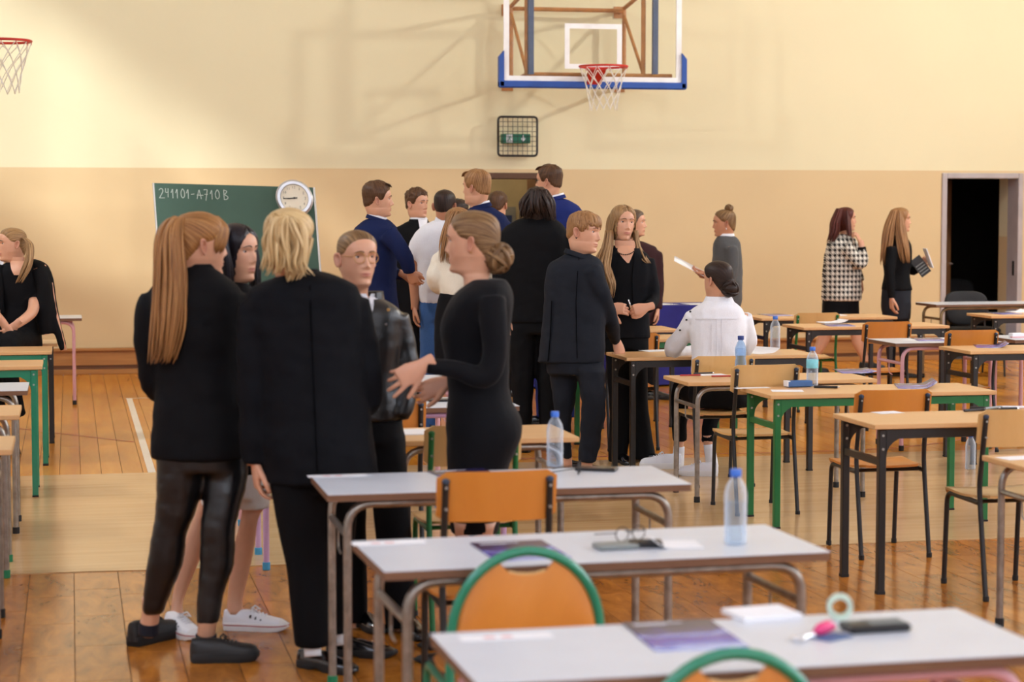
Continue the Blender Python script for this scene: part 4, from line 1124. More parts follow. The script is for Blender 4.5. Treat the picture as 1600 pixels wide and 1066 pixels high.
def hair_mat(name, dark, mid, light, rough=0.38):
    m, n, l, b = _new(name)
    uv = n.new('ShaderNodeUVMap'); uv.uv_map = 'strand'
    nz = n.new('ShaderNodeTexNoise'); nz.inputs['Scale'].default_value = 130; nz.inputs['Detail'].default_value = 3; nz.inputs['Roughness'].default_value = 0.6
    mp = n.new('ShaderNodeMapping'); mp.inputs['Scale'].default_value = (1, 0.06, 1)
    l.new(uv.outputs[0], mp.inputs[0]); l.new(mp.outputs[0], nz.inputs['Vector'])
    rp = n.new('ShaderNodeValToRGB'); e = rp.color_ramp.elements
    e[0].position = 0.28; e[0].color = lin(dark); e[1].position = 0.74; e[1].color = lin(light)
    k = e.new(0.5); k.color = lin(mid)
    l.new(nz.outputs['Fac'], rp.inputs[0]); l.new(rp.outputs[0], b.inputs['Base Color'])
    b.inputs['Roughness'].default_value = rough + 0.08; b.inputs['Specular IOR Level'].default_value = 0.28
    bp = n.new('ShaderNodeBump'); bp.inputs['Strength'].default_value = 0.5; bp.inputs['Distance'].default_value = 0.004
    l.new(nz.outputs['Fac'], bp.inputs['Height']); l.new(bp.outputs[0], b.inputs['Normal'])
hair_mat('hair_honey', (92, 58, 28), (150, 102, 56), (200, 150, 92))
hair_mat('hair_black', (12, 10, 14), (22, 18, 24), (44, 38, 50), 0.3)
hair_mat('hair_blond', (140, 108, 66), (200, 168, 116), (232, 210, 164))
hair_mat('hair_ash', (66, 46, 28), (116, 86, 54), (170, 136, 94))
hair_mat('hair_darkblond', (92, 66, 40), (148, 112, 72), (196, 160, 112))
hair_mat('hair_brown', (48, 30, 18), (80, 54, 34), (112, 80, 52))
hair_mat('hair_dark', (24, 16, 12), (42, 28, 22), (66, 46, 36))
hair_mat('hair_auburn', (46, 18, 14), (80, 34, 26), (112, 54, 40))
hair_mat('hair_lightbrown', (96, 64, 36), (146, 104, 64), (184, 142, 96))
hair_mat('hair_stubble', (66, 54, 46), (92, 74, 60), (118, 98, 80))
def cloth_mat(name, rgb, rough=0.8, sheen=0.0, bump=0.25, weave=420, var=0.10, spec=0.12):
    m, n, l, b = _new(name)
    tc = n.new('ShaderNodeTexCoord')
    n1 = n.new('ShaderNodeTexNoise'); n1.inputs['Scale'].default_value = 7; n1.inputs['Detail'].default_value = 3; l.new(tc.outputs['Object'], n1.inputs['Vector'])
    n2 = n.new('ShaderNodeTexNoise'); n2.inputs['Scale'].default_value = weave; l.new(tc.outputs['Object'], n2.inputs['Vector'])
    c = lin(rgb); rp = n.new('ShaderNodeValToRGB'); e = rp.color_ramp.elements
    e[0].position = 0.3; e[0].color = tuple(v * (1 - var) for v in c[:3]) + (1,); e[1].position = 0.7; e[1].color = tuple(v * (1 + var) for v in c[:3]) + (1,)
    l.new(n2.outputs['Fac'], rp.inputs[0]); l.new(rp.outputs[0], b.inputs['Base Color'])
    b.inputs['Roughness'].default_value = rough; b.inputs['Sheen Weight'].default_value = sheen; b.inputs['Specular IOR Level'].default_value = spec
    b.inputs['Sheen Roughness'].default_value = 0.4
    bp = n.new('ShaderNodeBump'); bp.inputs['Strength'].default_value = bump; bp.inputs['Distance'].default_value = 0.03
    l.new(n1.outputs['Fac'], bp.inputs['Height'])
    b2 = n.new('ShaderNodeBump'); b2.inputs['Strength'].default_value = 0.15; b2.inputs['Distance'].default_value = 0.002
    l.new(n2.outputs['Fac'], b2.inputs['Height']); l.new(bp.outputs[0], b2.inputs['Normal']); l.new(b2.outputs[0], b.inputs['Normal'])
    return m
cloth_mat('suit_black', (17, 17, 19)); cloth_mat('suit_charcoal', (31, 34, 41)); cloth_mat('suit_navy', (24, 34, 72)); cloth_mat('suit_royal', (30, 42, 100))
cloth_mat('suit_blueblack', (14, 15, 19)); cloth_mat('knit_black', (15, 15, 18), 0.8, 0.05); cloth_mat('trouser_black', (14, 14, 16)); cloth_mat('shirt_white', (232, 232, 236), 0.8, 0.1)
cloth_mat('blouse_cream', (232, 224, 206), 0.8, 0.1); cloth_mat('jeans_blue', (62, 96, 146), 0.85, 0.1, 0.4, var=0.25); cloth_mat('sweater_grey', (84, 84, 84), 0.9, 0.1, var=0.3)
cloth_mat('skirt_greyblack', (40, 42, 48)); cloth_mat('shirt_maroon', (56, 34, 36)); cloth_mat('short_white', (220, 214, 208))
cloth_mat('leather_black', (16, 16, 18), 0.36, 0.0, 0.35, 90, spec=0.5); cloth_mat('leather_legging', (15, 15, 17), 0.34, 0.0, 0.3, 120, spec=0.5)
plain('shoe_black', (20, 20, 21), 0.5); plain('shoe_polish', (14, 14, 16), 0.14, coat=0.6); plain('shoe_white', (232, 232, 236), 0.55); plain('sole_black', (18, 18, 18), 0.7)
plain('sole_white', (226, 224, 222), 0.6); plain('shoe_stripe', (168, 60, 62), 0.6); plain('sock_black', (18, 20, 34), 0.9); plain('sock_white', (230, 230, 232), 0.9); plain('metal_gold', (196, 150, 90), 0.3, metal=0.9)
def houndstooth():
    m, n, l, b = _new('houndstooth')
    tc = n.new('ShaderNodeTexCoord'); sp = n.new('ShaderNodeSeparateXYZ'); l.new(tc.outputs['Object'], sp.inputs[0])
    ad = n.new('ShaderNodeMath'); ad.operation = 'ADD'; l.new(sp.outputs[0], ad.inputs[0]); l.new(sp.outputs[1], ad.inputs[1])
    def M(op, a, b_=None, v=None):
        q = n.new('ShaderNodeMath'); q.operation = op
        if hasattr(a, 'links'): l.new(a, q.inputs[0])
        else: q.inputs[0].default_value = a
        if b_ is not None: l.new(b_, q.inputs[1])
        if v is not None: q.inputs[1].default_value = v
        return q.outputs[0]
    S = 1 / 0.052
    u = M('MULTIPLY', M('SUBTRACT', M('MULTIPLY', sp.outputs[0], v=CT + 0.25), M('MULTIPLY', sp.outputs[1], v=ST)), v=S); v = M('MULTIPLY', sp.outputs[2], v=S)
    fu = M('FRACT', u); fv = M('FRACT', v)
    A = M('LESS_THAN', fu, v=0.5); B = M('LESS_THAN', fv, v=0.5)
    dg = M('LESS_THAN', M('FRACT', M('MULTIPLY', M('ADD', u, v), v=2.0)), v=0.5)
    mixed = M('ADD', M('MULTIPLY', A, B), M('MULTIPLY', M('ABSOLUTE', M('SUBTRACT', A, B)), dg))
    mx = n.new('ShaderNodeMix'); mx.data_type = 'RGBA'; mx.inputs[6].default_value = lin((226, 220, 206)); mx.inputs[7].default_value = lin((24, 22, 22))
    l.new(mixed, mx.inputs[0]); l.new(mx.outputs[2], b.inputs['Base Color']); b.inputs['Roughness'].default_value = 0.9
houndstooth()

# ---- head template, in (x lateral, f forward, z up from the chin)
_LV = np.array([  # z, front, back, half width, exponent of the front half
    (-0.150, 0.050, -0.085, 0.100, 2.0), (-0.118, 0.040, -0.074, 0.064, 2.0), (-0.085, 0.035, -0.062, 0.050, 2.0), (-0.045, 0.033, -0.060, 0.0465, 2.0),
    (-0.018, 0.036, -0.063, 0.0465, 2.0), (-0.006, 0.054, -0.066, 0.048, 1.8), (0.0, 0.079, -0.070, 0.050, 1.7), (0.010, 0.087, -0.074, 0.0545, 1.8), (0.028, 0.087, -0.082, 0.059, 1.9),
    (0.050, 0.088, -0.090, 0.064, 2.0), (0.075, 0.088, -0.097, 0.068, 2.05), (0.100, 0.087, -0.102, 0.0715, 2.1), (0.122, 0.087, -0.105, 0.0735, 2.2), (0.140, 0.092, -0.106, 0.0745, 2.25),
    (0.160, 0.091, -0.105, 0.0745, 2.25), (0.180, 0.084, -0.101, 0.071, 2.2), (0.197, 0.071, -0.090, 0.062, 2.1), (0.211, 0.052, -0.071, 0.047, 2.0), (0.221, 0.027, -0.043, 0.026, 2.0), (0.225, 0.006, -0.014, 0.006, 2.0)])
def _lv(z): return [np.interp(z, _LV[:, 0], _LV[:, k]) for k in (1, 2, 3, 4)]
def _g(v, s): return np.exp(-(v / s) ** 2)
def face_disp(x, z):
    """forward displacement of the face at lateral x and height z"""
    ax = np.abs(x)
    nose = np.interp(z, [0.066, 0.072, 0.078, 0.084, 0.092, 0.105, 0.118, 0.130, 0.138], [0, 0.004, 0.015, 0.0215, 0.0185, 0.0125, 0.007, 0.003, 0])
    wid = np.interp(z, [0.07, 0.085, 0.11, 0.135], [0.0115, 0.0100, 0.0075, 0.008])
    d = nose * _g(x, wid)
    d += 0.006 * _g(ax - 0.0135, 0.006) * _g(z - 0.077, 0.006)
    d -= 0.0075 * _g(ax - 0.031, 0.0155) * _g(z - 0.1225, 0.010)
    d += 0.0025 * _g(ax - 0.028, 0.02) * _g(z - 0.1385, 0.007)
    d += 0.0055 * _g(x, 0.019) * (_g(z - 0.0525, 0.0048) + 0.95 * _g(z - 0.0425, 0.005))
    d -= 0.0035 * _g(x, 0.019) * _g(z - 0.0475, 0.0022)
    d -= 0.004 * _g(x, 0.02) * _g(z - 0.030, 0.006)
    d += 0.005 * _g(x, 0.017) * _g(z - 0.010, 0.010)
    d += 0.003 * _g(ax - 0.042, 0.018) * _g(z - 0.092, 0.018)
    return d
def surf_f(x, z):
    f, b, w, e = _lv(z)
    base = f * max(0.0, 1 - (abs(x) / w) ** e) ** (1 / e)
    return base + float(face_disp(np.array(x), np.array(z)))
NA, _ZS = 72, np.concatenate([np.linspace(-0.150, -0.02, 9), np.linspace(-0.012, 0.0, 4), np.linspace(0.004, 0.15, 50), np.linspace(0.156, 0.225, 16)])
def head_grid(jaw=1.0, nose=1.0):
    t = np.linspace(-math.pi, math.pi, NA, endpoint=False)
    a = t - 0.55 * np.sin(t)
    V = []; Z = []
    for z in _ZS:
        f, b, w, e = _lv(z)
        if -0.01 < z < 0.06: w = w * (1 + (jaw - 1) * (1 - (z - 0.02) ** 2 / 0.0016) if abs(z - 0.02) < 0.04 else 1)
        c, s = np.cos(a), np.sin(a)
        k = np.where(c > 0, e, 2.0)
        r = (np.abs(c) ** k + np.abs(s) ** k) ** (-1 / k)
        y = np.where(c > 0, f * c * r, -b * c * r); x = w * s * r
        m = (c > 0.15)
        y = y + np.where(m, face_disp(x, z) * np.clip((c - 0.15) / 0.2, 0, 1) * nose, 0)
        V.append(np.stack([x, y, np.full(NA, z)], 1)); Z.append(a)
    return np.array(V), a
HG, HA = head_grid(jaw=0.91, nose=0.88)
HGM, _ = head_grid(jaw=1.08, nose=1.1)
def grid_faces(nz, na):
    fs = []
    for k in range(nz - 1):
        for i in range(na):
            j = (i + 1) % na; fs.append((k * na + i, k * na + j, (k + 1) * na + j, (k + 1) * na + i))
    fs.append(tuple(range(na - 1, -1, -1))); fs.append(tuple((nz - 1) * na + i for i in range(na)))
    return fs

# ---- voxel union of overlapping closed shapes into one smooth skin
def remesh(m, vox, smooth=4, name='m'):
    me = bpy.data.meshes.new(name); me.from_pydata([tuple(v) for v in m.v], [], m.f)
    bm = bmesh.new(); bm.from_mesh(me); bmesh.ops.recalc_face_normals(bm, faces=bm.faces); bm.to_mesh(me); bm.free()
    ob = bpy.data.objects.new('tmp', me); COL.objects.link(ob)
    r = ob.modifiers.new('r', 'REMESH'); r.mode = 'VOXEL'; r.voxel_size = vox
    if smooth: s = ob.modifiers.new('s', 'SMOOTH'); s.factor = 0.5; s.iterations = smooth
    dg = bpy.context.evaluated_depsgraph_get(); dg.update()
    out = bpy.data.meshes.new_from_object(ob.evaluated_get(dg))
    bpy.data.objects.remove(ob); bpy.data.meshes.remove(me)
    return out
def mesh_arrays(me):
    v = np.empty(len(me.vertices) * 3); me.vertices.foreach_get('co', v)
    return v.reshape(-1, 3), [tuple(p.vertices) for p in me.polygons]

# ---- hands: wrist at the origin, fingers +x, palm faces -z, thumb on +y
_HANDS = {}
def hand(curl=(25, 30, 35, 40), spread=5.0, thumb=(38, 20, -18), key=None):
    k = key or (curl, spread, thumb)
    if k in _HANDS: return _HANDS[k]
    m = MB()
    def ell(x, y0, hy, hz, z=0): return [(x, y0 + hy * math.cos(2 * math.pi * i / 16), z + hz * math.sin(2 * math.pi * i / 16)) for i in range(16)]
    m.loft([ell(-0.05, 0, 0.025, 0.019), ell(-0.01, 0, 0.026, 0.018), ell(0.015, 0.002, 0.032, 0.017), ell(0.05, 0.001, 0.040, 0.0155), ell(0.08, 0, 0.040, 0.0135), ell(0.097, 0, 0.036, 0.0115)])
    fin = [(0.030, 0.072, 0.0092), (0.0105, 0.080, 0.0094), (-0.0095, 0.074, 0.009), (-0.0285, 0.058, 0.0080)]
    for i, (y, L, r) in enumerate(fin):
        d = R(spread * (1.5 - i)); p = Vector((0.085 - 0.004 * abs(i - 1), y, 0.0)); pts = [p - Vector((0.02, 0, 0)), p]; rr = [r * 0.95, r]
        ang = 0
        for q, fr in enumerate((0.45, 0.31, 0.24)):
            ang += R(curl[i]) * (0.7 if q == 0 else 1.0)
            dv = Vector((math.cos(ang) * math.cos(d), math.sin(d) * math.cos(ang), -math.sin(ang)))
            mid = p + dv * (L * fr * 0.5); p = p + dv * (L * fr)
            pts += [mid, p]; rr += [r * (0.97 - q * 0.07), r * (0.95 - q * 0.09)]
        pts.append(p + dv * r * 0.5); rr.append(r * 0.35)
        m.tube(pts, rr, 10)
    a0, c0, dz = thumb
    p = Vector((0.022, 0.026, -0.006)); pts = [p - Vector((0.015, 0.008, 0)), p]; rr = [0.012, 0.0135]
    ang = R(a0)
    for q, L in enumerate((0.040, 0.032, 0.026)):
        dv = Vector((math.cos(ang), math.sin(ang), math.sin(R(dz)))).normalized(); p = p + dv * L; pts.append(p); rr.append((0.0115, 0.0105, 0.0085)[q]); ang -= R(c0)
    pts.append(p + dv * 0.005); rr.append(0.0035)
    m.tube(pts, rr, 10)
    me = remesh(m, 0.0042, 2); _HANDS[k] = mesh_arrays(me); bpy.data.meshes.remove(me)
    return _HANDS[k]

# ---- shoes: heel at the origin, toe +x
_SHOES = {}
def shoe_meshes(kind):
    if kind in _SHOES: return _SHOES[kind]
    L = {'loafer': 0.275, 'dress': 0.285, 'canvas': 0.262, 'trainer': 0.27, 'chunky': 0.275, 'flat': 0.25}[kind]
    st = {'loafer': 0.026, 'dress': 0.022, 'canvas': 0.028, 'trainer': 0.034, 'chunky': 0.038, 'flat': 0.012}[kind]
    hi = {'loafer': 0.85, 'dress': 0.95, 'canvas': 1.0, 'trainer': 1.12, 'chunky': 1.15, 'flat': 0.6}[kind]
    xs = [0, 0.03, 0.12, 0.26, 0.40, 0.52, 0.64, 0.76, 0.88, 0.96, 1.0]
    wd_ = [0.012, 0.026, 0.033, 0.034, 0.034, 0.037, 0.041, 0.042, 0.036, 0.022, 0.006]
    ht = [0.030, 0.062, 0.066, 0.062, 0.064, 0.056, 0.044, 0.036, 0.030, 0.020, 0.006]
    if kind in ('trainer', 'chunky'): ht = [0.04, 0.066, 0.070, 0.066, 0.066, 0.060, 0.052, 0.046, 0.042, 0.034, 0.016]; wd_ = wd_[:9] + [0.029, 0.014]
    up = MB(); rings = []
    for x, w_, h in zip(xs, wd_, ht):
        ring = []
        for i in range(14):
            a = math.pi * i / 13; c_, s_ = math.cos(a), math.sin(a)
            ring.append((x * L, w_ * math.copysign(abs(c_) ** 0.75, c_), st * 0.6 + h * hi * max(0.0, s_) ** 0.8))
        rings.append(ring)
    up.loft(rings)
    so = MB(); rings = []
    out = [(x * L, w_ * 1.07 + 0.002) for x, w_ in zip(xs, wd_)]
    loop = [(x if x < L else x + 0.004, y) for x, y in out] + [(x, -y) for x, y in reversed(out[1:-1])]
    heel = kind in ('loafer', 'dress')
    for z, q in ((0.0, 0.97), (0.004, 1.0), (st, 1.0), (st + 0.003, 0.97)):
        rings.append([((x - L / 2) * q + L / 2, y * q, (z if not (heel and z < st * 0.5 and 0.30 * L < x < 0.5 * L) else z + st * 0.4) + (0.010 * ((x / L - 0.8) / 0.2) ** 2 if x > 0.8 * L and z < 0.005 else 0)) for x, y in loop])
    so.loft(rings)
    lace = MB()
    if kind in ('canvas', 'trainer', 'chunky'):
        for k in range(5):
            x = (0.44 + 0.055 * k) * L; h = np.interp(x / L, xs, ht) * hi + st * 0.6; w_ = 0.018
            lace.tube([(x, -w_, h - 0.006), (x + 0.003, 0, h + 0.004), (x, w_, h - 0.006)], 0.0035, 6)
        x = 0.44 * L; h = ht[4] * hi + st * 0.6
        for s in (-1, 1): lace.tube([(x, 0, h + 0.004), (x + 0.01, s * 0.02, h + 0.012), (x + 0.03, s * 0.028, h - 0.004), (x + 0.02, s * 0.01, h + 0.002)], 0.003, 6)
    mats = {'loafer': ('shoe_polish', 'sole_black'), 'dress': ('shoe_polish', 'sole_black'), 'canvas': ('shoe_white', 'sole_white'), 'trainer': ('shoe_black', 'sole_black'), 'chunky': ('shoe_white', 'sole_white'), 'flat': ('shoe_black', 'sole_black')}[kind]
    res = {'upper': up.mesh('upper', mats[0], 50), 'sole': so.mesh('sole', mats[1], 50)}
    if lace.v: res['laces'] = lace.mesh('laces', 'shoe_white' if mats[0] == 'shoe_white' else 'shoe_black', True)
    if kind == 'canvas':
        s = MB(); z = st * 0.8
        s.tube([((x - L / 2) * 1.005 + L / 2, y * 1.012, z) for x, y in loop], 0.0022, 5, closed=True); res['stripe'] = s.mesh('stripe', 'shoe_stripe')
        t = MB(); tr = []
        for x, w_, h in list(zip(xs, wd_, ht))[8:]:
            tr.append([(x * L + 0.002, w_ * 1.03 * math.cos(math.pi * i / 13), st * 0.6 + h * 1.05 * max(0.0, math.sin(math.pi * i / 13)) ** 0.8) for i in range(14)])
        t.loft(tr); res['toe_cap'] = t.mesh('toe_cap', 'sole_white', 50)
        e = MB()
        for s_ in (-1, 1):
            for k in range(3): x = (0.45 + 0.08 * k) * L; e.tube([(x, s_ * 0.026, 0.062 - 0.006 * k), (x, s_ * 0.036, 0.056 - 0.006 * k)], 0.004, 6)
        res['eyelets'] = e.mesh('eyelets', 'ink')
    _SHOES[kind] = res
    return res

class Person:
    def __init__(s, label, Y, px, group=None, z0=0.0):
        s.Y = Y
        g = W((px - 800) / FPX * Y * 1.0, Y, z0)
        s.root = thing('person', label, 'person', g, 0, group); s.o = Vector(g)
        s.bv = []; s.bf = []; s.bt = []; s.skin = 'skin_fair'; s.inner = []
    def p(s, px, py, dy=0.0): return pix(px, py, s.Y + dy) - s.o
    def mpx(s, dy=0.0): return (s.Y + dy) / FPX
    def body_add(s, v, f, tint=None):
        o = len(s.bv); s.bv += [tuple(q) for q in v]; s.bf += [tuple(i + o for i in q) for q in f]
        s.bt += list(tint) if tint is not None else [0.0] * len(v)
    # rings of a torso or leg: rows (y, x_left, x_right, half depth, depth offset)
    def ring(s, y, xl, xr, d, dy=0.0, e=2.35, n=28):
        c = s.p((xl + xr) / 2, y, dy); a = (xr - xl) / 2 * s.mpx(dy); out = []
        for i in range(n):
            t = 2 * math.pi * i / n; cc, ss = math.cos(t), math.sin(t)
            r = (abs(cc) ** e + abs(ss) ** e) ** (-1 / e)
            x, y2 = a * cc * r, d * ss * r
            out.append(c + Vector((x * CT + y2 * ST, -x * ST + y2 * CT, 0)))
        return out
    def rows(s, rows, k=3):
        A = np.array([(q + (0.0,) * (5 - len(q))) for q in rows], dtype=float); t = np.arange(len(A)); tt = np.linspace(0, len(A) - 1, (len(A) - 1) * k + 1)
        out = []
        for u in tt:
            i = min(int(u), len(A) - 2); f = u - i
            p0, p1, p2, p3 = A[max(i - 1, 0)], A[i], A[i + 1], A[min(i + 2, len(A) - 1)]
            cm = 0.5 * ((2 * p1) + (-p0 + p2) * f + (2 * p0 - 5 * p1 + 4 * p2 - p3) * f * f + (-p0 + 3 * p1 - 3 * p2 + p3) * f ** 3)
            out.append(tuple(cm))
        return out
    def stack(s, m, rows, k=3, e=2.35):
        s.inner.append(('S', rows)); m.loft([s.ring(*r, e=e) for r in s.rows(rows, k)])
    # limbs: points (px, py, depth offset, radius)
    def limb(s, m, pts, n=16, k=4, flat=1.0):
        s.inner.append(('L', pts))
        A = np.array(pts, dtype=float); tt = np.linspace(0, len(A) - 1, (len(A) - 1) * k + 1); P = []; rr = []
        for u in tt:
            i = min(int(u), len(A) - 2); f = u - i
            p0, p1, p2, p3 = A[max(i - 1, 0)], A[i], A[i + 1], A[min(i + 2, len(A) - 1)]
            q = 0.5 * ((2 * p1) + (-p0 + p2) * f + (2 * p0 - 5 * p1 + 4 * p2 - p3) * f * f + (-p0 + 3 * p1 - 3 * p2 + p3) * f ** 3)
            P.append(s.p(q[0], q[1], q[2])); rr.append(max(0.002, q[3]))
        m.tube(P, rr, n, flat=flat)
    def cloth(s, name, m, mat, vox=0.012, smooth=5, wr=0.004, wf=(6, 6, 11), seed=0, label=None):
        me = remesh(m, vox, smooth, name)
        n = len(me.vertices); v = np.empty(n * 3); me.vertices.foreach_get('co', v); v = v.reshape(-1, 3)
        if wr:
            nn = np.empty(n * 3); me.vertices.foreach_get('normal', nn); nn = nn.reshape(-1, 3)
            d = np.array([mnoise.noise(Vector((p[0] * wf[0] + seed, p[1] * wf[1], p[2] * wf[2] + 0.35 * wf[2] * p[0]))) for p in v]) + 0.5 * np.array([mnoise.noise(Vector((p[0] * wf[0] * 2.7, p[1] * wf[1] * 2.7 + seed, p[2] * wf[2] * 2.2))) for p in v])
            v = v + nn * (d * wr)[:, None]; me.vertices.foreach_set('co', v.ravel())
        me.materials.append(MATS[mat]); me.shade_smooth()
        o = link(name, me, s.root)
        if label: o['label'] = label
        return o
    def solid(s, name, m, mat, smooth=True, parent=None, label=None, uv=False):
        o = m.build(name, mat, parent or s.root, smooth=smooth, uv=uv)
        if label: o['label'] = label
        return o
    def patch(s, name, rows, body, mat, off=0.012, thick=0.006, nx=10, side=-1, parent=None, k=3):
        """a thin piece lying on the front (side -1) or back of a stack of rows: rows (y, xl, xr)"""
        B = s.rows(body, 4); Bn = np.array(B); A = s.rows([tuple(r) + (0.0, 0.0) for r in rows], k); n = nx + 1; vs = []; fs = []
        order = np.argsort(Bn[:, 0])
        for r in A:
            y, xl, xr = r[0], r[1], r[2]
            bx0, bx1, bd, bdy = [np.interp(y, Bn[order, 0], Bn[order, q]) for q in (1, 2, 3, 4)]
            for i in range(n):
                x = xl + (xr - xl) * i / nx; u = min(0.995, abs((x - (bx0 + bx1) / 2) / max(1e-6, (bx1 - bx0) / 2)))
                dep = bd * (1 - u ** 2.35) ** (1 / 2.35)
                vs.append(s.p(x, y, bdy + side * (dep + off)))
        k0 = len(vs); back = Vector((ST, CT, 0)) * (-side * thick)
        vs += [v + back for v in vs]; rws = len(A)
        for j in range(rws - 1):
            for i in range(nx):
                a = j * n + i; fs += [(a, a + 1, a + n + 1, a + n), (k0 + a + n, k0 + a + n + 1, k0 + a + 1, k0 + a)]
        edge = [i for i in range(n)] + [(j + 1) * n - 1 for j in range(1, rws)] + [(rws - 1) * n + i for i in range(n - 2, -1, -1)] + [j * n for j in range(rws - 2, 0, -1)]
        for a, b in zip(edge, edge[1:] + edge[:1]): fs.append((a, k0 + a, k0 + b, b))
        return MB().add(vs, fs).build(name, mat, parent or s.root, smooth=35)
    # head: px, py = middle of the head (half way between chin and crown)
    def head(s, px, py, yaw, pitch=0.0, roll=0.0, size=1.0, dy=0.0, male=False, brow='brow_dark', detail=True, lips=0.75, ears=True):
        ya, pi, ro = R(yaw), R(pitch), R(roll)
        right = Vector((CT, -ST, 0)); fwd = Vector((ST, CT, 0)); up = Vector((0, 0, 1))
        f = right * math.sin(ya) - fwd * math.cos(ya); lat = right * math.cos(ya) + fwd * math.sin(ya)
        f2 = f * math.cos(pi) + up * math.sin(pi); u2 = up * math.cos(pi) - f * math.sin(pi)
        l3 = lat * math.cos(ro) + u2 * math.sin(ro); u3 = u2 * math.cos(ro) - lat * math.sin(ro)
        s.hc = s.p(px, py, dy); s.hx, s.hf, s.hu, s.hs = l3, f2, u3, size
        s.hM = np.array([l3, f2, u3]) * size; s.hgrid = HGM if male else HG
        G = s.hgrid.reshape(-1, 3)
        # neck keeps upright: blend the rotation out below the chin
        P = (G - np.array([0, 0, 0.1125])) @ s.hM + np.array(s.hc)
        lat0, f0 = lat, f
        M0 = np.array([lat0, f0, up]) * size
        P0 = (np.array([0, 0, -0.1125 * 0.75]) @ s.hM + np.array(s.hc)) + (G - np.array([0, 0, 0.1125 * 0.25])) @ M0
        wgt = np.clip((G[:, 2] + 0.10) / 0.10, 0, 1)[:, None]
        P = P * wgt + P0 * (1 - wgt)
        ax = np.abs(G[:, 0]); front = G[:, 1] > 0.03
        tint = lips * np.where(front, np.exp(-((ax / 0.0225) ** 4)) * np.exp(-(((G[:, 2] - 0.0475) / 0.0085) ** 4)), 0)
        tint = tint + np.where(front, 0.10 * np.exp(-((ax - 0.04) / 0.02) ** 2 - ((G[:, 2] - 0.085) / 0.02) ** 2), 0)
        if male: tint = np.maximum(tint, 0)
        s.body_add(P, grid_faces(len(_ZS), NA), np.clip(tint, 0, 1))
        # ears
        for sd in ((-1, 1) if ears else ()):
            m = MB(); rings = []
            for q, k in ((0.0, -0.002), (0.7, -0.003), (1.0, 0.004), (1.02, 0.010), (0.86, 0.0125), (0.66, 0.006), (0.3, 0.003), (0.0, 0.003)):
                ring = []
                for i in range(18):
                    a = 2 * math.pi * i / 18
                    zz = 0.031 * q * math.sin(a) * (1.0 if math.sin(a) > 0 else 0.95); ff = 0.0175 * q * math.cos(a) * (0.75 + 0.25 * (math.sin(a) + 0.3))
                    off = k + (0.004 if q > 0.6 and math.cos(a) < 0 else 0)
                    ring.append((sd * (0.0705 + off * 1.3 + (-ff) * 0.35), -0.012 + ff - zz * 0.15, 0.106 + zz))
                rings.append(ring)
            m.loft(rings)
            Q = (np.array(m.v) - np.array([0, 0, 0.1125])) @ s.hM + np.array(s.hc); s.body_add(Q, m.f, [0.25] * len(Q))
        if not detail: return
        for sd in (-1, 1):
            c = np.array([sd * 0.0305, 0.0, 0.1225]); c[1] = surf_f(0.0305, 0.1225) - 0.0088
            # lids belong to the body
            m = MB(); r = 0.0136; n = 16
            for lo, hi in ((12, 88), (-88, -24)):
                rings = []
                for q in range(5):
                    el = R(lo + (hi - lo) * q / 4); rings.append([(c[0] + r * math.cos(el) * math.sin(b), c[1] + r * math.cos(el) * math.cos(b), c[2] + r * 0.95 * math.sin(el)) for b in [R(-88 + 176 * i / (n - 1)) for i in range(n)]])
                vs = [p for q in rings for p in q]; fs = [(j * n + i, j * n + i + 1, (j + 1) * n + i + 1, (j + 1) * n + i) for j in range(4) for i in range(n - 1)]
                m.add(vs, fs)
            Q = (np.array(m.v) - np.array([0, 0, 0.1125])) @ s.hM + np.array(s.hc); s.body_add(Q, m.f, [0.12] * len(Q))
            e = MB(); r = 0.0125
            for k in range(9):
                pass
            rings = []; mi = []
            for k in range(10):
                th = math.pi / 2 * k / 9 * 1.15; rings.append([(c[0] + r * math.sin(th) * math.cos(2 * math.pi * i / 16), c[1] + r * math.cos(th), c[2] + r * math.sin(th) * math.sin(2 * math.pi * i / 16)) for i in range(16)])
            e.loft(rings[:4], 1); e.loft(rings[3:], 0)
            e.v = [tuple(q) for q in ((np.array(e.v) - np.array([0, 0, 0.1125])) @ s.hM + np.array(s.hc))]
            s.solid('eye', e, ['eye_white', 'iris_dark'])
            b = MB(); pts = []; rr = []
            for k in range(7):
                x = 0.012 + 0.036 * k / 6; z = 0.1395 + 0.006 * math.sin(math.pi * (k / 6) ** 0.8) - 0.002 * k / 6
                pts.append((sd * x, surf_f(x, z) + 0.0008, z)); rr.append((0.0026, 0.003, 0.003, 0.0028, 0.0024, 0.002, 0.001)[k])
            b.tube(pts, rr, 6)
            pts = [(c[0] + 0.0139 * math.cos(R(12)) * math.sin(R(a)), c[1] + 0.0139 * math.cos(R(12)) * math.cos(R(a)), c[2] + 0.0139 * 0.95 * math.sin(R(12))) for a in range(-70, 71, 20)]
            b.tube(pts, 0.0011, 5)
            b.v = [tuple(q) for q in ((np.array(b.v) - np.array([0, 0, 0.1125])) @ s.hM + np.array(s.hc))]
            s.solid('eyebrow', b, brow)
    def hp(s, x, f, z):
        """a point given in head coordinates"""
        return Vector(np.array([x, f, z - 0.1125]) @ s.hM) + s.hc
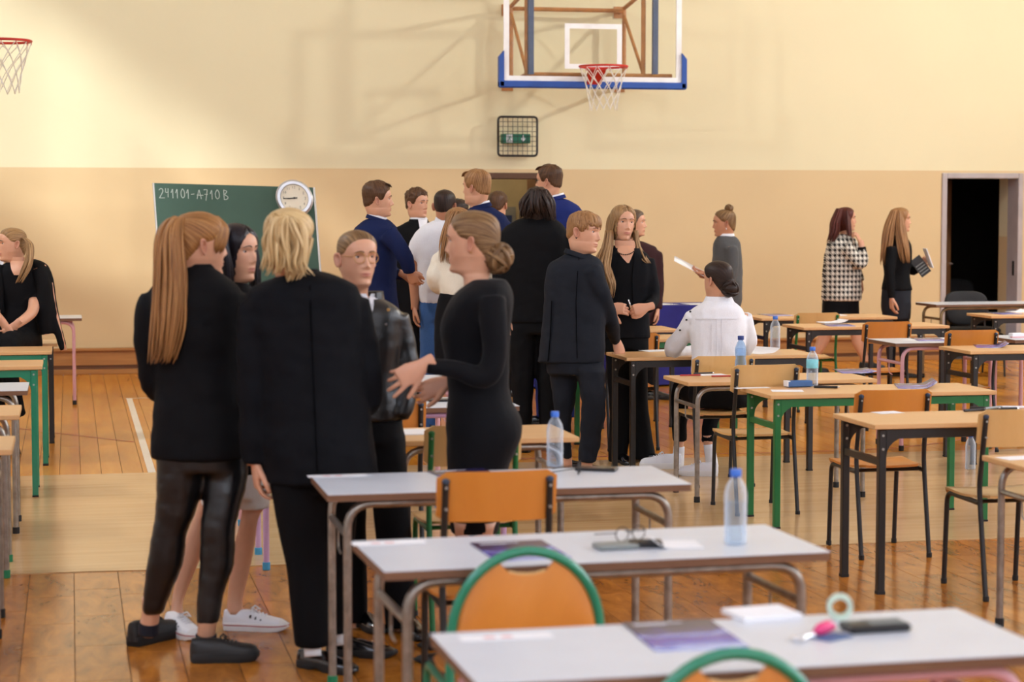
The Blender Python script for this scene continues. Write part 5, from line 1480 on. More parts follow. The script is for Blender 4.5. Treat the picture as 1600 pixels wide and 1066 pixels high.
    # hair cap: line = list of (azimuth from the front in degrees, lowest height) ; thick(a, z)
    def cap(s, line, mat, thick=0.010, top=0.006, axis=None, rough=0.0, seed=1, part=None, name='hair', extra=None):
        G = s.hgrid; nz = len(_ZS); az = np.abs(np.degrees(HA))
        lo = np.interp(az, [q[0] for q in line], [q[1] for q in line])
        vs = []; uv = []; idx = {}
        ax = Vector(axis) if axis is not None else Vector((0, -0.25, 1)); ax.normalize()
        e1 = ax.orthogonal().normalized(); e2 = ax.cross(e1)
        for k in range(nz):
            z = _ZS[k]
            for i in range(NA):
                if z > lo[i] - 0.012:
                    p = G[k, i]; q = Vector((p[0], p[1], (z - 0.11) * 0.8)); dr = q.normalized()
                    t = min(1, max(0, (z - lo[i] + 0.012) / 0.03)); t = t * t * (3 - 2 * t)
                    th = thick + top * max(0, (z - 0.13) / 0.09)
                    if rough:
                        nzv = mnoise.noise(Vector((p[0] * 55 + seed, p[1] * 55, z * 40))); th *= 1 + rough * nzv
                        th *= 1 + rough * 0.6 * mnoise.noise(Vector((p[0] * 150 + seed, p[1] * 150, z * 60)))
                    if part: th -= 0.004 * math.exp(-(p[0] / 0.004) ** 2) if p[1] > -0.02 else 0
                    pp = p + np.array(dr) * (-0.003 + (th + 0.003) * t)
                    if extra: pp = pp + np.array(extra(p[0], p[1], z)) * t
                    idx[(k, i)] = len(vs); vs.append(pp)
                    d = Vector((p[0], p[1], z - 0.11)); a = math.atan2(d.dot(e1), d.dot(e2)); pol = math.acos(max(-1, min(1, d.normalized().dot(ax))))
                    uv.append((a * 0.12, pol * 0.1))
        fs = []
        for k in range(nz - 1):
            for i in range(NA):
                j = (i + 1) % NA; q = [(k, i), (k, j), (k + 1, j), (k + 1, i)]
                if all(t in idx for t in q): fs.append(tuple(idx[t] for t in q))
        fs.append(tuple(idx[(nz - 1, i)] for i in range(NA)))
        m = s.hairm = getattr(s, 'hairm', None) or MB(); s.hairmat = mat
        P = (np.array(vs) - np.array([0, 0, 0.1125])) @ s.hM + np.array(s.hc)
        m.add([tuple(q) for q in P], fs, 0, uv)
    # locks of hair along a path of (px, py, depth, x spread px, depth spread m)
    def locks(s, path, n, r, seed=1, wob=0.004, taper=True, k=4, flat=0.55, mat=None):
        m = s.hairm = getattr(s, 'hairm', None) or MB()
        if mat: s.hairmat = mat
        rd = random.Random(seed); A = np.array(path, dtype=float)
        tt = np.linspace(0, len(A) - 1, (len(A) - 1) * k + 1)
        for q in range(n):
            while True:
                a, b = rd.uniform(-1, 1), rd.uniform(-1, 1)
                if a * a + b * b <= 1: break
            end = rd.uniform(0.86, 1.0) if taper else 1.0
            ph = rd.uniform(0, 6); pts = []; rr = []
            for u in tt * end:
                i = min(int(u), len(A) - 2); f = u - i
                p0, p1, p2, p3 = A[max(i - 1, 0)], A[i], A[i + 1], A[min(i + 2, len(A) - 1)]
                c = 0.5 * ((2 * p1) + (-p0 + p2) * f + (2 * p0 - 5 * p1 + 4 * p2 - p3) * f * f + (-p0 + 3 * p1 - 3 * p2 + p3) * f ** 3)
                w_ = wob * math.sin(ph + u * 2.1) * min(1, u)
                pts.append(s.p(c[0] + a * c[3], c[1], c[2] + b * c[4]) + Vector((w_, w_ * 0.5, 0)))
                v = u / (tt[-1] * end)
                rr.append(r * (0.75 + 0.35 * math.sin(math.pi * min(1, v * 1.2))) * (1 if v < 0.7 else max(0.12, 1 - (v - 0.7) / 0.3 * 0.9)))
            m.tube(pts, rr, 7, flat=flat, uvk=rd.uniform(0, 5))
    def hlock(s, pts, r, seed=0, flat=0.5, tip=0.15):
        """one lock through points in head coordinates"""
        m = s.hairm = getattr(s, 'hairm', None) or MB()
        P = [s.hp(*p) for p in pts]; n = len(P)
        P2 = arcpts(P, 0.03, 3) if n > 2 else P; k = len(P2)
        m.tube(P2, [r * (0.6 + 0.5 * math.sin(math.pi * (i / (k - 1)) ** 0.7)) * (1 if i < k - 1 else tip) for i in range(k)], 7, flat=flat, uvk=seed * 0.37)
    def bun(s, c, r, seed=1, n=16, tr=0.011):
        """coiled bun around a world point c (person space)"""
        m = s.hairm = getattr(s, 'hairm', None) or MB(); rd = random.Random(seed)
        m.lathe([(r * 0.05, -r * 0.9), (r * 0.55, -r * 0.75), (r * 0.9, -r * 0.35), (r * 0.97, 0), (r * 0.9, r * 0.35), (r * 0.55, r * 0.75), (r * 0.05, r * 0.9)], 14, c)
        for q in range(n):
            ax = Vector((rd.uniform(-1, 1), rd.uniform(-1, 1), rd.uniform(-1, 1))).normalized(); e1 = ax.orthogonal().normalized(); e2 = ax.cross(e1)
            sp = rd.uniform(0, 6); off = ax * rd.uniform(-0.35, 0.35) * r; rr_ = math.sqrt(max(0.1, 1 - (off.length / r) ** 2)) * r
            pts = [Vector(c) + off + (e1 * math.cos(sp + t * 0.35) + e2 * math.sin(sp + t * 0.35)) * rr_ * 0.97 for t in range(10)]
            m.tube(pts, [tr * (0.5 + 0.6 * math.sin(math.pi * i / 9)) for i in range(10)], 7, flat=0.6, uvk=rd.uniform(0, 5))
    def hair_done(s, label=None):
        o = s.hairm.build('hair', s.hairmat, s.root, smooth=True, uv=True)
        if label: o['label'] = label
        return o
    def seam(s, pts, body, mat='seam_dark', wdt=0.6, off=0.004, side=-1, parent=None):
        """a stitched line lying on a stack of rows: pts (px, py) from top to bottom"""
        return s.patch('seam', [(y, x - wdt, x + wdt) for x, y in pts], body, mat, off, 0.004, 2, side, parent, k=2)
    def put_hand(s, pos, d, palm, mirror=False, size=1.0, **kw):
        v, f = hand(**kw)
        X = Vector(d).normalized(); Z = -Vector(palm); Z = (Z - X * Z.dot(X)).normalized(); Yv = Z.cross(X)
        if mirror: Yv = -Yv
        P = (v * size) @ np.array([X, Yv, Z]) + np.array(pos)
        s.body_add(P, f, [0.08] * len(P))
    def cdir(s, r, u, f): return Vector((r * CT + f * ST, -r * ST + f * CT, u))       # right, up, away from the viewer
    def limb_skin(s, pts, n=16):
        m = MB(); s.limb(m, pts, n); s.body_add(m.v, m.f)
    def stack_skin(s, rows):
        m = MB(); s.stack(m, rows); s.body_add(m.v, m.f)
    def shoe(s, kind, px, py, yaw, dy=None, lift=0.0, pitch=0.0, size=1.0, z=0.0):
        """px, py: where the heel touches the floor; yaw as for heads"""
        hp_ = onz(px, py, z)
        ya = R(yaw); f = Vector((math.sin(ya) * CT - math.cos(ya) * ST, -math.sin(ya) * ST - math.cos(ya) * CT, 0))
        o = bpy.data.objects.new('shoe', shoe_meshes(kind)['upper']); COL.objects.link(o); o.parent = s.root
        o.location = hp_ - s.o + Vector((0, 0, lift)); o.scale = (size,) * 3
        o.rotation_euler = (0, -R(-pitch), math.atan2(f.y, f.x))
        for nm, me in shoe_meshes(kind).items():
            if nm != 'upper':
                c = bpy.data.objects.new(nm, me); COL.objects.link(c); c.parent = o
        return o
    def finish(s, core=None):
        m = MB(); q = 0.62                      # the body under the clothes
        for kind, a in list(s.inner):
            if kind == 'L': m.tube([s.p(*r[:3]) for r in a], [r[3] * q for r in a], 8)
            else: m.loft([s.ring(r[0], (r[1] + r[2]) / 2 - (r[2] - r[1]) / 2 * q, (r[1] + r[2]) / 2 + (r[2] - r[1]) / 2 * q, r[3] * q, (r[4] if len(r) > 4 else 0.0), n=10) for r in a])
        s.body_add(m.v, m.f)
        me = bpy.data.meshes.new('body'); me.from_pydata(s.bv, [], s.bf)
        at = me.attributes.new('tint', 'FLOAT', 'POINT'); at.data.foreach_set('value', np.array(s.bt, dtype=np.float32))
        me.materials.append(MATS[s.skin])
        bm = bmesh.new(); bm.from_mesh(me); bmesh.ops.recalc_face_normals(bm, faces=bm.faces); bm.to_mesh(me); bm.free()
        me.shade_smooth(); return link('body', me, s.root)
LINE_PULLED = [(0, .196), (25, .192), (45, .180), (60, .160), (72, .135), (85, .128), (100, .118), (115, .085), (135, .050), (180, .030)]
LINE_SHORT = [(0, .190), (30, .188), (48, .178), (60, .158), (68, .120), (80, .112), (92, .122), (106, .116), (114, .092), (135, .072), (180, .064)]
LINE_DOWN = [(0, .198), (20, .190), (38, .165), (50, .120), (58, .070), (64, .030), (75, .010), (180, -.02)]
LINE_LONGM = [(0, .185), (30, .180), (48, .165), (58, .130), (66, .08), (80, .04), (180, -.01)]

# ================================================================== PEOPLE: foreground group
V1 = 0.010
# --- woman with the long ponytail
P = Person('woman with long honey ponytail in black blazer and leather leggings, back to viewer', 7.75, 300, 'students talking in the hall')
P.head(313, 383, 116, size=1.02, pitch=-3)
P.cap(LINE_PULLED, 'hair_honey', 0.008, 0.004, axis=(0, -0.8, 0.6))
P.bun(P.hp(0, -0.100, 0.188), 0.022, 3, 8, 0.008)
P.locks([(288, 340, -0.03, 6, .015), (272, 344, -0.07, 12, .025), (264, 372, -0.10, 20, .035), (264, 430, -0.12, 25, .04), (262, 500, -0.135, 27, .04), (256, 550, -0.14, 24, .035), (250, 570, -0.14, 22, .03)], 70, 0.0085, 5, 0.003)
for k in range(9):
    x = -0.012 - 0.005 * k; P.hlock([(x * 0.5, 0.060 - 0.003 * k, 0.222), (-0.045 - 0.002 * k, 0.088 - 0.004 * k, 0.185), (-0.066 - 0.001 * k, 0.078 - 0.005 * k, 0.140), (-0.070, 0.066 - 0.004 * k, 0.092 - 0.003 * (k % 4))], 0.010, k, 0.4)
P.hair_done()
tie = MB(); c = P.hp(0, -0.093, 0.190); tie.tube([c + P.hx * (0.024 * math.cos(a)) + (P.hu * 0.75 + P.hf * 0.6).normalized() * (0.024 * math.sin(a)) for a in [2 * math.pi * i / 14 for i in range(14)]], 0.006, 8, closed=True)
P.solid('hair_tie', tie, 'black_plastic')
T = [(414, 290, 334, .066, .0), (424, 276, 344, .085), (436, 254, 360, .105), (450, 234, 374, .125), (475, 228, 380, .13), (520, 236, 376, .135), (580, 243, 372, .125), (640, 240, 384, .14), (690, 236, 390, .15), (716, 235, 392, .15)]
m = MB(); P.stack(m, T)
P.limb(m, [(244, 462, 0, .062), (235, 500, -.01, .064), (236, 560, 0, .056), (246, 610, .06, .050), (285, 618, .20, .042)])
P.limb(m, [(364, 464, .02, .060), (376, 520, .05, .058), (378, 590, .06, .052), (360, 612, .22, .042)])
jk = P.cloth('blazer', m, 'suit_black', V1, 6, .006, seed=1)
m = MB(); m.loft([P.ring(425, 283, 340, .072), P.ring(412, 288, 336, .066), P.ring(413, 291, 333, .060), P.ring(428, 290, 334, .060)]); P.solid('collar', m, 'suit_black', 40, jk)
m = MB(); P.stack(m, [(690, 242, 386, .13), (735, 246, 388, .125)])
P.stack(m, [(700, 244, 320, .09, -.03), (750, 245, 318, .088, -.03), (800, 243, 306, .075, -.03), (830, 238, 293, .066, -.03), (880, 230, 286, .064, -.02), (930, 224, 266, .05, -.01), (960, 223, 254, .040, 0)])
P.stack(m, [(700, 316, 388, .09, 0), (750, 321, 386, .088, -.02), (800, 316, 374, .075, -.05), (830, 313, 368, .068, -.06), (880, 312, 366, .065, -.06), (930, 308, 350, .052, -.07), (974, 306, 343, .044, -.08)])
P.cloth('leggings', m, 'leather_legging', V1, 5, .003, (5, 5, 22), 3)
P.limb_skin([(238, 935, 0, .040), (236, 960, .01, .034), (233, 975, .02, .036), (230, 992, .03, .03)])
P.limb_skin([(326, 950, -.08, .040), (323, 982, -.08, .034), (322, 1000, -.06, .036), (326, 1015, -.05, .03)])
for a, b in (((233, 972, .02, .039), (232, 990, .03, .04)), ((322, 992, -.08, .040), (322, 1010, -.07, .04))):
    m = MB(); P.limb(m, [a, b]); P.solid('sock', m, 'sock_black')
P.shoe('trainer', 204, 1011, 148, size=1.0); P.shoe('trainer', 297, 1035, 98, size=0.95)
P.put_hand(P.p(290, 618, .22), P.cdir(.6, -.1, .8), P.cdir(0, -1, 0)); P.put_hand(P.p(356, 612, .24), P.cdir(-.5, -.1, .8), P.cdir(0, -1, 0), True)
P.finish([(450, 260, 350, .09), (520, 262, 352, .10), (640, 262, 360, .10), (720, 262, 362, .09)])

# --- dark long-haired woman between them
P = Person('woman with straight black hair, white shorts and white canvas shoes', 8.2, 360, 'students talking in the hall')
P.head(368, 396, 60, size=0.98, ears=False)
P.cap(LINE_DOWN, 'hair_black', 0.007, 0.005, part=True)
P.locks([(352, 356, -.05, 8, .03), (346, 378, -.09, 9, .04), (348, 415, -.085, 14, .05), (350, 470, -.06, 16, .05), (350, 530, -.05, 17, .04)], 50, 0.010, 2, 0.001)
P.locks([(372, 354, .05, 6, .03), (388, 372, .085, 7, .02), (396, 400, .09, 7, .02), (398, 440, .08, 8, .03), (396, 490, .06, 10, .03)], 24, 0.010, 3, 0.001)
for k in range(6): P.hlock([(-0.004, 0.055, 0.226), (-0.040, 0.072 - 0.004 * k, 0.196), (-0.066, 0.055 - 0.006 * k, 0.150), (-0.076, 0.035 - 0.004 * k, 0.09), (-0.076, 0.022, 0.02)], 0.012, k, 0.4)
P.hair_done()
T = [(440, 350, 385, .06), (455, 335, 400, .09), (470, 318, 418, .10), (520, 318, 420, .11), (600, 325, 412, .10), (680, 318, 418, .12), (745, 318, 420, .12)]
m = MB(); P.stack(m, T); P.limb(m, [(325, 478, 0, .05), (318, 560, .03, .045), (330, 630, .12, .035)]); P.limb(m, [(412, 478, .03, .05), (418, 560, .05, .045), (405, 630, .1, .035)])
P.cloth('top', m, 'knit_black', 0.012, 5, .004)
m = MB(); P.stack(m, [(735, 316, 421, .125), (775, 314, 423, .13)]); P.stack(m, [(760, 316, 368, .085, .02), (788, 315, 364, .085, .02)]); P.stack(m, [(760, 368, 422, .085, -.02), (793, 370, 421, .085, -.02)])
P.cloth('shorts', m, 'short_white', V1, 4, .004)
P.skin = 'skin_fair'
P.stack_skin([(760, 318, 366, .07, .03), (800, 306, 340, .055, .03), (830, 294, 326, .05, .03), (870, 282, 314, .052, .03), (920, 272, 293, .038, .02), (945, 268, 285, .030, .0), (965, 266, 288, .032, -.02)])
P.stack_skin([(760, 372, 420, .07, 0), (790, 378, 415, .06, 0), (812, 376, 403, .052, -.02), (850, 367, 398, .054, .01), (900, 359, 388, .045, .02), (935, 356, 379, .033, .01), (958, 355, 380, .036, 0)])
P.shoe('canvas', 264, 985, 35, size=1.0); P.shoe('canvas', 349, 983, 83, size=1.02)
P.put_hand(P.p(332, 634, .13), P.cdir(.3, -.6, .4), P.cdir(.5, 0, 1)); P.put_hand(P.p(402, 634, .1), P.cdir(-.3, -.6, .4), P.cdir(-.5, 0, 1), True)
P.finish([(470, 335, 400, .07), (600, 340, 400, .07), (740, 335, 405, .08)])

# --- blonde with her back to us
P = Person('woman with tousled blond half-ponytail in oversized black blazer, seen from behind', 7.5, 490, 'students talking in the hall')
P.head(452, 380, 158, size=1.02)
P.cap(LINE_PULLED, 'hair_blond', 0.010, 0.006, axis=(0, -0.55, 0.8))
P.bun(P.hp(0, -0.098, 0.196), 0.026, 2, 8, 0.009)
P.locks([(446, 340, -.11, 7, .02), (436, 344, -.15, 13, .02), (434, 375, -.16, 17, .025), (436, 410, -.15, 22, .03), (430, 432, -.14, 28, .03)], 46, 0.009, 4, 0.007)
P.locks([(452, 340, -.11, 7, .02), (460, 350, -.15, 12, .02), (470, 385, -.15, 12, .02), (466, 415, -.15, 16, .02), (478, 432, -.13, 18, .02)], 26, 0.008, 8, 0.007)
P.locks([(428, 350, -.12, 6, .02), (422, 375, -.13, 8, .02), (424, 405, -.13, 10, .02), (416, 424, -.13, 12, .02)], 14, 0.006, 9, 0.009)
P.locks([(466, 372, -.10, 22, .02), (462, 400, -.11, 20, .02), (458, 425, -.10, 16, .02), (452, 442, -.10, 10, .02)], 22, 0.008, 10, 0.004)
P.hair_done()
T = [(424, 446, 496, .07), (433, 430, 530, .09), (443, 404, 555, .11), (458, 387, 563, .125), (490, 382, 567, .13), (540, 392, 568, .14), (600, 405, 574, .145), (680, 409, 584, .16), (730, 411, 592, .165), (752, 412, 592, .165)]
m = MB(); P.stack(m, T)
P.limb(m, [(398, 474, 0, .058), (394, 520, -.03, .060), (393, 600, -.04, .054), (395, 680, -.04, .050), (398, 726, -.04, .046)])
P.limb(m, [(552, 470, .02, .058), (566, 540, .04, .062), (574, 620, .06, .056), (560, 640, .2, .045)])
jk = P.cloth('blazer', m, 'suit_blueblack', V1, 6, .007, seed=5)
P.seam([(484, 446), (488, 560), (494, 700), (496, 750)], T, 'seam_dark', .7, .006, parent=jk)
m = MB(); m.loft([P.ring(436, 440, 505, .082), P.ring(421, 446, 497, .072), P.ring(422, 450, 494, .064), P.ring(438, 446, 500, .07)]); P.solid('collar', m, 'suit_blueblack', 40, jk)
m = MB(); P.stack(m, [(720, 418, 565, .13), (770, 424, 562, .12)])
P.stack(m, [(750, 420, 508, .10, -.03), (800, 430, 510, .095, -.03), (870, 444, 512, .085, -.03), (940, 454, 515, .082, -.03), (1009, 460, 518, .080, -.03)])
P.stack(m, [(750, 490, 562, .10, .04), (800, 500, 558, .095, .05), (870, 505, 553, .085, .08), (940, 508, 549, .080, .12), (988, 508, 546, .078, .14)])
P.cloth('trousers', m, 'trouser_black', V1, 5, .004, (7, 7, 5), 6)
for a, b in (((487, 996, -.03, .031), (489, 1026, -.05, .032)), ((528, 974, .14, .031), (532, 1006, .14, .032))):
    m = MB(); P.limb(m, [a, b]); P.solid('sock', m, 'sock_white')
P.shoe('loafer', 468, 1040, 55); P.shoe('loafer', 510, 1023, 80)
P.put_hand(P.p(399, 722, -.04), P.cdir(.05, -1, .1), P.cdir(1, 0, .3)); P.put_hand(P.p(556, 640, .22), P.cdir(-.6, .1, .7), P.cdir(0, -1, 0), True)
P.finish([(450, 420, 530, .09), (540, 420, 530, .09), (740, 425, 540, .1)])

# --- girl with glasses and leather jacket
P = Person('girl with thin glasses and slicked-back hair in black leather biker jacket', 8.2, 590, 'students talking in the hall')
P.head(558, 404, 30, size=0.96, roll=0, brow='brow_fair')
P.cap(LINE_PULLED, 'hair_ash', 0.004, 0.003, axis=(0, -0.95, 0.25))
P.bun(P.hp(0, -0.11, 0.10), 0.03, 5, 8, 0.008)
P.hair_done()
g = MB()
for sx in (-1, 1):
    g.tube([P.hp(sx * 0.031 + 0.0235 * math.cos(a), surf_f(0.031, 0.12) + 0.016 - 0.10 * max(0, 0.0235 * math.cos(a) * sx) * 1.0, 0.1165 + 0.0225 * math.sin(a)) for a in [2 * math.pi * i / 22 for i in range(22)]], 0.0016, 6, closed=True)
    g.tube([P.hp(sx * 0.0535, surf_f(0.031, 0.12) + 0.012, 0.122), P.hp(sx * 0.072, 0.04, 0.124), P.hp(sx * 0.077, -0.012, 0.122)], 0.0015, 6)
g.tube([P.hp(-0.0075, surf_f(0.0, 0.12) + 0.007, 0.121), P.hp(0, surf_f(0, 0.125) + 0.006, 0.124), P.hp(0.0075, surf_f(0, 0.12) + 0.007, 0.121)], 0.0011, 6)
P.solid('glasses', g, 'metal_gold')
T = [(464, 553, 592, .060, .01), (471, 534, 606, .085), (480, 514, 620, .105), (493, 505, 628, .115), (530, 506, 627, .125), (590, 510, 624, .12), (640, 512, 630, .13), (656, 514, 630, .13)]
m = MB(); P.stack(m, T)
P.limb(m, [(618, 494, .01, .055), (630, 540, .02, .054), (637, 590, 0, .048), (632, 630, -.04, .042), (624, 652, -.06, .036)])
P.limb(m, [(516, 494, .01, .055), (508, 560, .02, .05), (512, 620, -.06, .042)])
jk = P.cloth('leather_jacket', m, 'leather_black', V1, 4, .005, (6, 6, 12), 2)
P.patch('shirt', [(466, 562, 586), (478, 564, 584), (500, 566, 580), (540, 568, 574)], T, 'shirt_white', 0.008)
P.patch('lapel', [(468, 584, 598), (482, 584, 611), (500, 580, 608), (530, 575, 592), (560, 572, 578)], T, 'leather_black', 0.018, 0.008, parent=jk)
rr_ = [P.ring(475, 543, 602, .088), P.ring(456, 547, 599, .078), P.ring(457, 551, 595, .068), P.ring(475, 551, 594, .068)]
keep = [i % 28 for i in range(-4, 19)]; m = MB(); nk = len(keep)
m.add([r_[i] for r_ in rr_ for i in keep], [(q * nk + i, q * nk + i + 1, ((q + 1) % 4) * nk + i + 1, ((q + 1) % 4) * nk + i) for q in range(4) for i in range(nk - 1)] + [(0, nk, 2 * nk, 3 * nk), (nk - 1, 4 * nk - 1, 3 * nk - 1, 2 * nk - 1)]); P.solid('collar', m, 'leather_black', 40, jk)
for rw in ([(459, 560, 572), (467, 562, 575), (475, 564, 572)], [(459, 580, 592), (467, 577, 590), (475, 580, 586)]): P.patch('shirt_collar', rw, T, 'shirt_white', 0.014, 0.005)
for px, py in ((607, 484), (603, 507)):
    m = MB(); c = P.p(px, py, -.135); m.tube([c, c + P.cdir(0, 0, -.008)], 0.0065, 10); P.solid('stud', m, 'metal_gold' if py < 490 else 'chrome', 40, jk)
m = MB(); m.tube([P.p(588, 568, -.132), P.p(587, 598, -.128)], 0.004, 6); P.solid('zip', m, 'chrome', 40, jk)
m = MB(); P.stack(m, [(645, 516, 628, .12), (690, 516, 632, .12)])
P.stack(m, [(680, 574, 633, .10, 0), (760, 580, 637, .09, -.01), (850, 588, 644, .08, -.02), (930, 598, 648, .075, -.03), (978, 603, 650, .075, -.03)])
P.stack(m, [(680, 518, 574, .10, .05), (760, 522, 572, .09, .05), (850, 528, 572, .08, .05), (970, 534, 575, .075, .05)])
P.cloth('trousers', m, 'trouser_black', V1, 5, .004, (7, 7, 5), 9)
P.limb_skin([(627, 950, -.03, .035), (627, 985, -.02, .036)]); P.limb_skin([(555, 950, .05, .035), (555, 985, .05, .036)])
P.shoe('dress', 634, 984, 18, size=0.92); P.shoe('dress', 556, 975, 30, size=0.92)
P.put_hand(P.p(620, 628, -.02), P.cdir(-.5, -.8, .2), P.cdir(-1, 0, 0)); P.put_hand(P.p(514, 622, -.07), P.cdir(.6, -.5, 0), P.cdir(0, 0, 1), True)
P.finish([(470, 540, 600, .08), (600, 540, 600, .09), (690, 540, 604, .09)])

# --- woman in the black dress
P = Person('woman with low bun in tight black long-sleeved dress, gesturing with one hand', 7.72, 752, 'students talking in the hall')
P.head(737, 379, -101, size=0.99, pitch=-2)
P.cap(LINE_PULLED, 'hair_ash', 0.006, 0.004, axis=(0, -1.0, -0.05))
P.bun(P.p(777, 402, -.02), 0.055, 4, 18, 0.013); P.hair_done()
m = MB(); c = P.p(763, 380, -.01)
m.tube([c + P.cdir(.010 * math.cos(a), .034 * math.sin(a) * .9 + 0.0, .034 * math.cos(a)) for a in [2 * math.pi * i / 16 for i in range(16)]], 0.016, 8, closed=True); P.solid('scrunchie', m, 'knit_black')
m = MB(); c = P.hp(0.079, -0.012, 0.076); m.tube([c, c + P.hx * 0.004], 0.004, 8); P.solid('earring', m, 'metal_gold')
T = [(436, 738, 790, .085, .0), (446, 726, 797, .14), (462, 708, 802, .175), (490, 693, 801, .165), (515, 687, 799, .15), (550, 693, 797, .135), (600, 699, 796, .13), (630, 698, 802, .15), (655, 696, 815, .165), (680, 697, 815, .17), (705, 698, 806, .165), (740, 699, 793, .16), (790, 701, 785, .15), (832, 704, 780, .145)]
m = MB(); P.stack(m, T)
P.limb(m, [(768, 468, -.15, .056), (772, 510, -.19, .052), (772, 560, -.20, .047), (756, 590, -.21, .043), (710, 577, -.25, .036), (664, 572, -.28, .029)])
P.limb(m, [(760, 468, .15, .056), (750, 540, .19, .048), (742, 590, .2, .042), (715, 590, .16, .036), (700, 596, .12, .03)])
P.cloth('dress', m, 'knit_black', V1, 5, .003, (6, 6, 9), 12)
P.put_hand(P.p(660, 572, -.28), P.cdir(-.86, -.50, .05), P.cdir(-.35, -.2, .9), False, 1.02, curl=(8, 16, 24, 30), spread=9.0, thumb=(34, 4, -10))
P.put_hand(P.p(698, 597, .12), P.cdir(-.85, -.35, -.1), P.cdir(-.2, .2, -.9), True, 1.0, curl=(24, 28, 32, 36), spread=6.0, thumb=(35, 10, -18))
P.stack_skin([(815, 708, 776, .065, -.08), (860, 714, 768, .055, -.08), (920, 720, 768, .055, -.08), (980, 724, 752, .04, -.08), (1020, 724, 750, .04, -.08)])
P.stack_skin([(815, 708, 776, .065, .08), (860, 714, 768, .055, .08), (920, 720, 768, .055, .08), (970, 724, 752, .04, .08), (1005, 724, 750, .04, .08)])
P.shoe('flat', 750, 1036, -95); P.shoe('flat', 752, 1014, -95)
P.finish([(446, 735, 790, .09), (520, 720, 785, .1), (640, 715, 785, .1), (800, 715, 770, .1)])

# ================================================================== PEOPLE: middle distance and background
V2 = 0.016
GS = 'students standing further back'
def suit_man(label, Y, px, head, T, arms, legs, mat, tmat=None, hair='hair_brown', line=LINE_SHORT, rough=0.25, thick=0.010, top=0.012, shirt=True, yaw=0, hk={}, shoes=(), skin='skin_fair', vox=V2, seed=1, tilt=0.0):
    P = Person(label, Y, px, GS); P.skin = skin
    P.head(*head, male=True, lips=0.5, **hk); P.cap(line, hair, thick, top, rough=rough, seed=seed)
    m = MB(); P.stack(m, T)
    for a in arms: P.limb(m, a)
    P.jk = P.cloth('suit_jacket', m, mat, vox, 4, .006, seed=seed)
    t0 = T[0]; y, xl, xr, d = t0[:4]; dy = t0[4] if len(t0) > 4 else 0
    k = P.mpx(); h = 0.035 / k
    def rg(yy, a, b, dd):
        out = P.ring(yy, a, b, dd, dy); c_ = sum(out, Vector()) / len(out)
        return [q + Vector((0, 0, -tilt * (q - c_).dot(Vector((CT, -ST, 0))))) for q in out]
    m = MB(); m.loft([rg(y + h * .5, xl - .014 / k, xr + .014 / k, d + .014), rg(y - h * .35, xl - .002 / k, xr + .002 / k, d + .004), rg(y - h * .3, xl + .008 / k, xr - .008 / k, d - .006), rg(y + h * .5, xl + .006 / k, xr - .006 / k, d - .004)]); P.solid('jacket_collar', m, mat, 40, P.jk)
    if shirt:
        m = MB(); m.loft([rg(y + h * .2, xl, xr, d), rg(y - h * .75, xl + .006 / k, xr - .006 / k, d - .004), rg(y - h * .72, xl + .014 / k, xr - .014 / k, d - .012), rg(y + h * .2, xl + .012 / k, xr - .012 / k, d - .01)]); P.solid('shirt_collar', m, 'shirt_white', 40)
    m = MB()
    for l in legs: P.stack(m, l)
    P.cloth('trousers', m, tmat or mat, vox, 4, .009, (7, 7, 10), seed + 3)
    for s in shoes: P.shoe(*s[:4], **(s[4] if len(s) > 4 else {}))
    return P
def core_of(T, q=0.7): return [(r[0], (r[1] + r[2]) / 2 - (r[2] - r[1]) / 2 * q, (r[1] + r[2]) / 2 + (r[2] - r[1]) / 2 * q, r[3] * q, (r[4] if len(r) > 4 else 0)) for r in T[1:]]

# navy suit, profile to the right
T = [(342, 574, 606, .06), (350, 562, 616, .10), (362, 552, 622, .15), (400, 552, 621, .15), (450, 556, 620, .14), (500, 556, 626, .15), (520, 556, 628, .15)]
P = suit_man('man in navy suit, short brown hair, smiling to the right', 14.5, 592, (591, 313, 97), T, [[(605, 365, -.15, .07), (622, 385, -.18, .064), (634, 405, -.18, .058), (640, 426, -.14, .045)], [(600, 365, .15, .06), (610, 420, .2, .05), (630, 430, .1, .04)]],
    [[(505, 558, 626, .13), (540, 560, 600, .09, -.08), (620, 566, 597, .08, -.08), (690, 570, 596, .08, -.08)], [(505, 590, 626, .10, .06), (600, 594, 622, .08, .08), (684, 596, 622, .08, .08)]], 'suit_navy', hair='hair_brown', thick=0.006, top=0.022, shoes=[('dress', 572, 698, 90), ('dress', 596, 692, 88)], tilt=0.3)
for k in range(10): P.hlock([((k - 4.5) * 0.012, 0.05, 0.232), ((k - 4.5) * 0.011, 0.080, 0.222), ((k - 4.5) * 0.010, 0.094, 0.204)], 0.008, k, 0.6)
P.hair_done(); P.put_hand(P.p(640, 424, -.14), P.cdir(.3, -.7, .3), P.cdir(.3, 0, .9)); P.put_hand(P.p(632, 430, .1), P.cdir(.6, -.3, .2), P.cdir(0, 0, -1), True); P.finish(core_of(T))
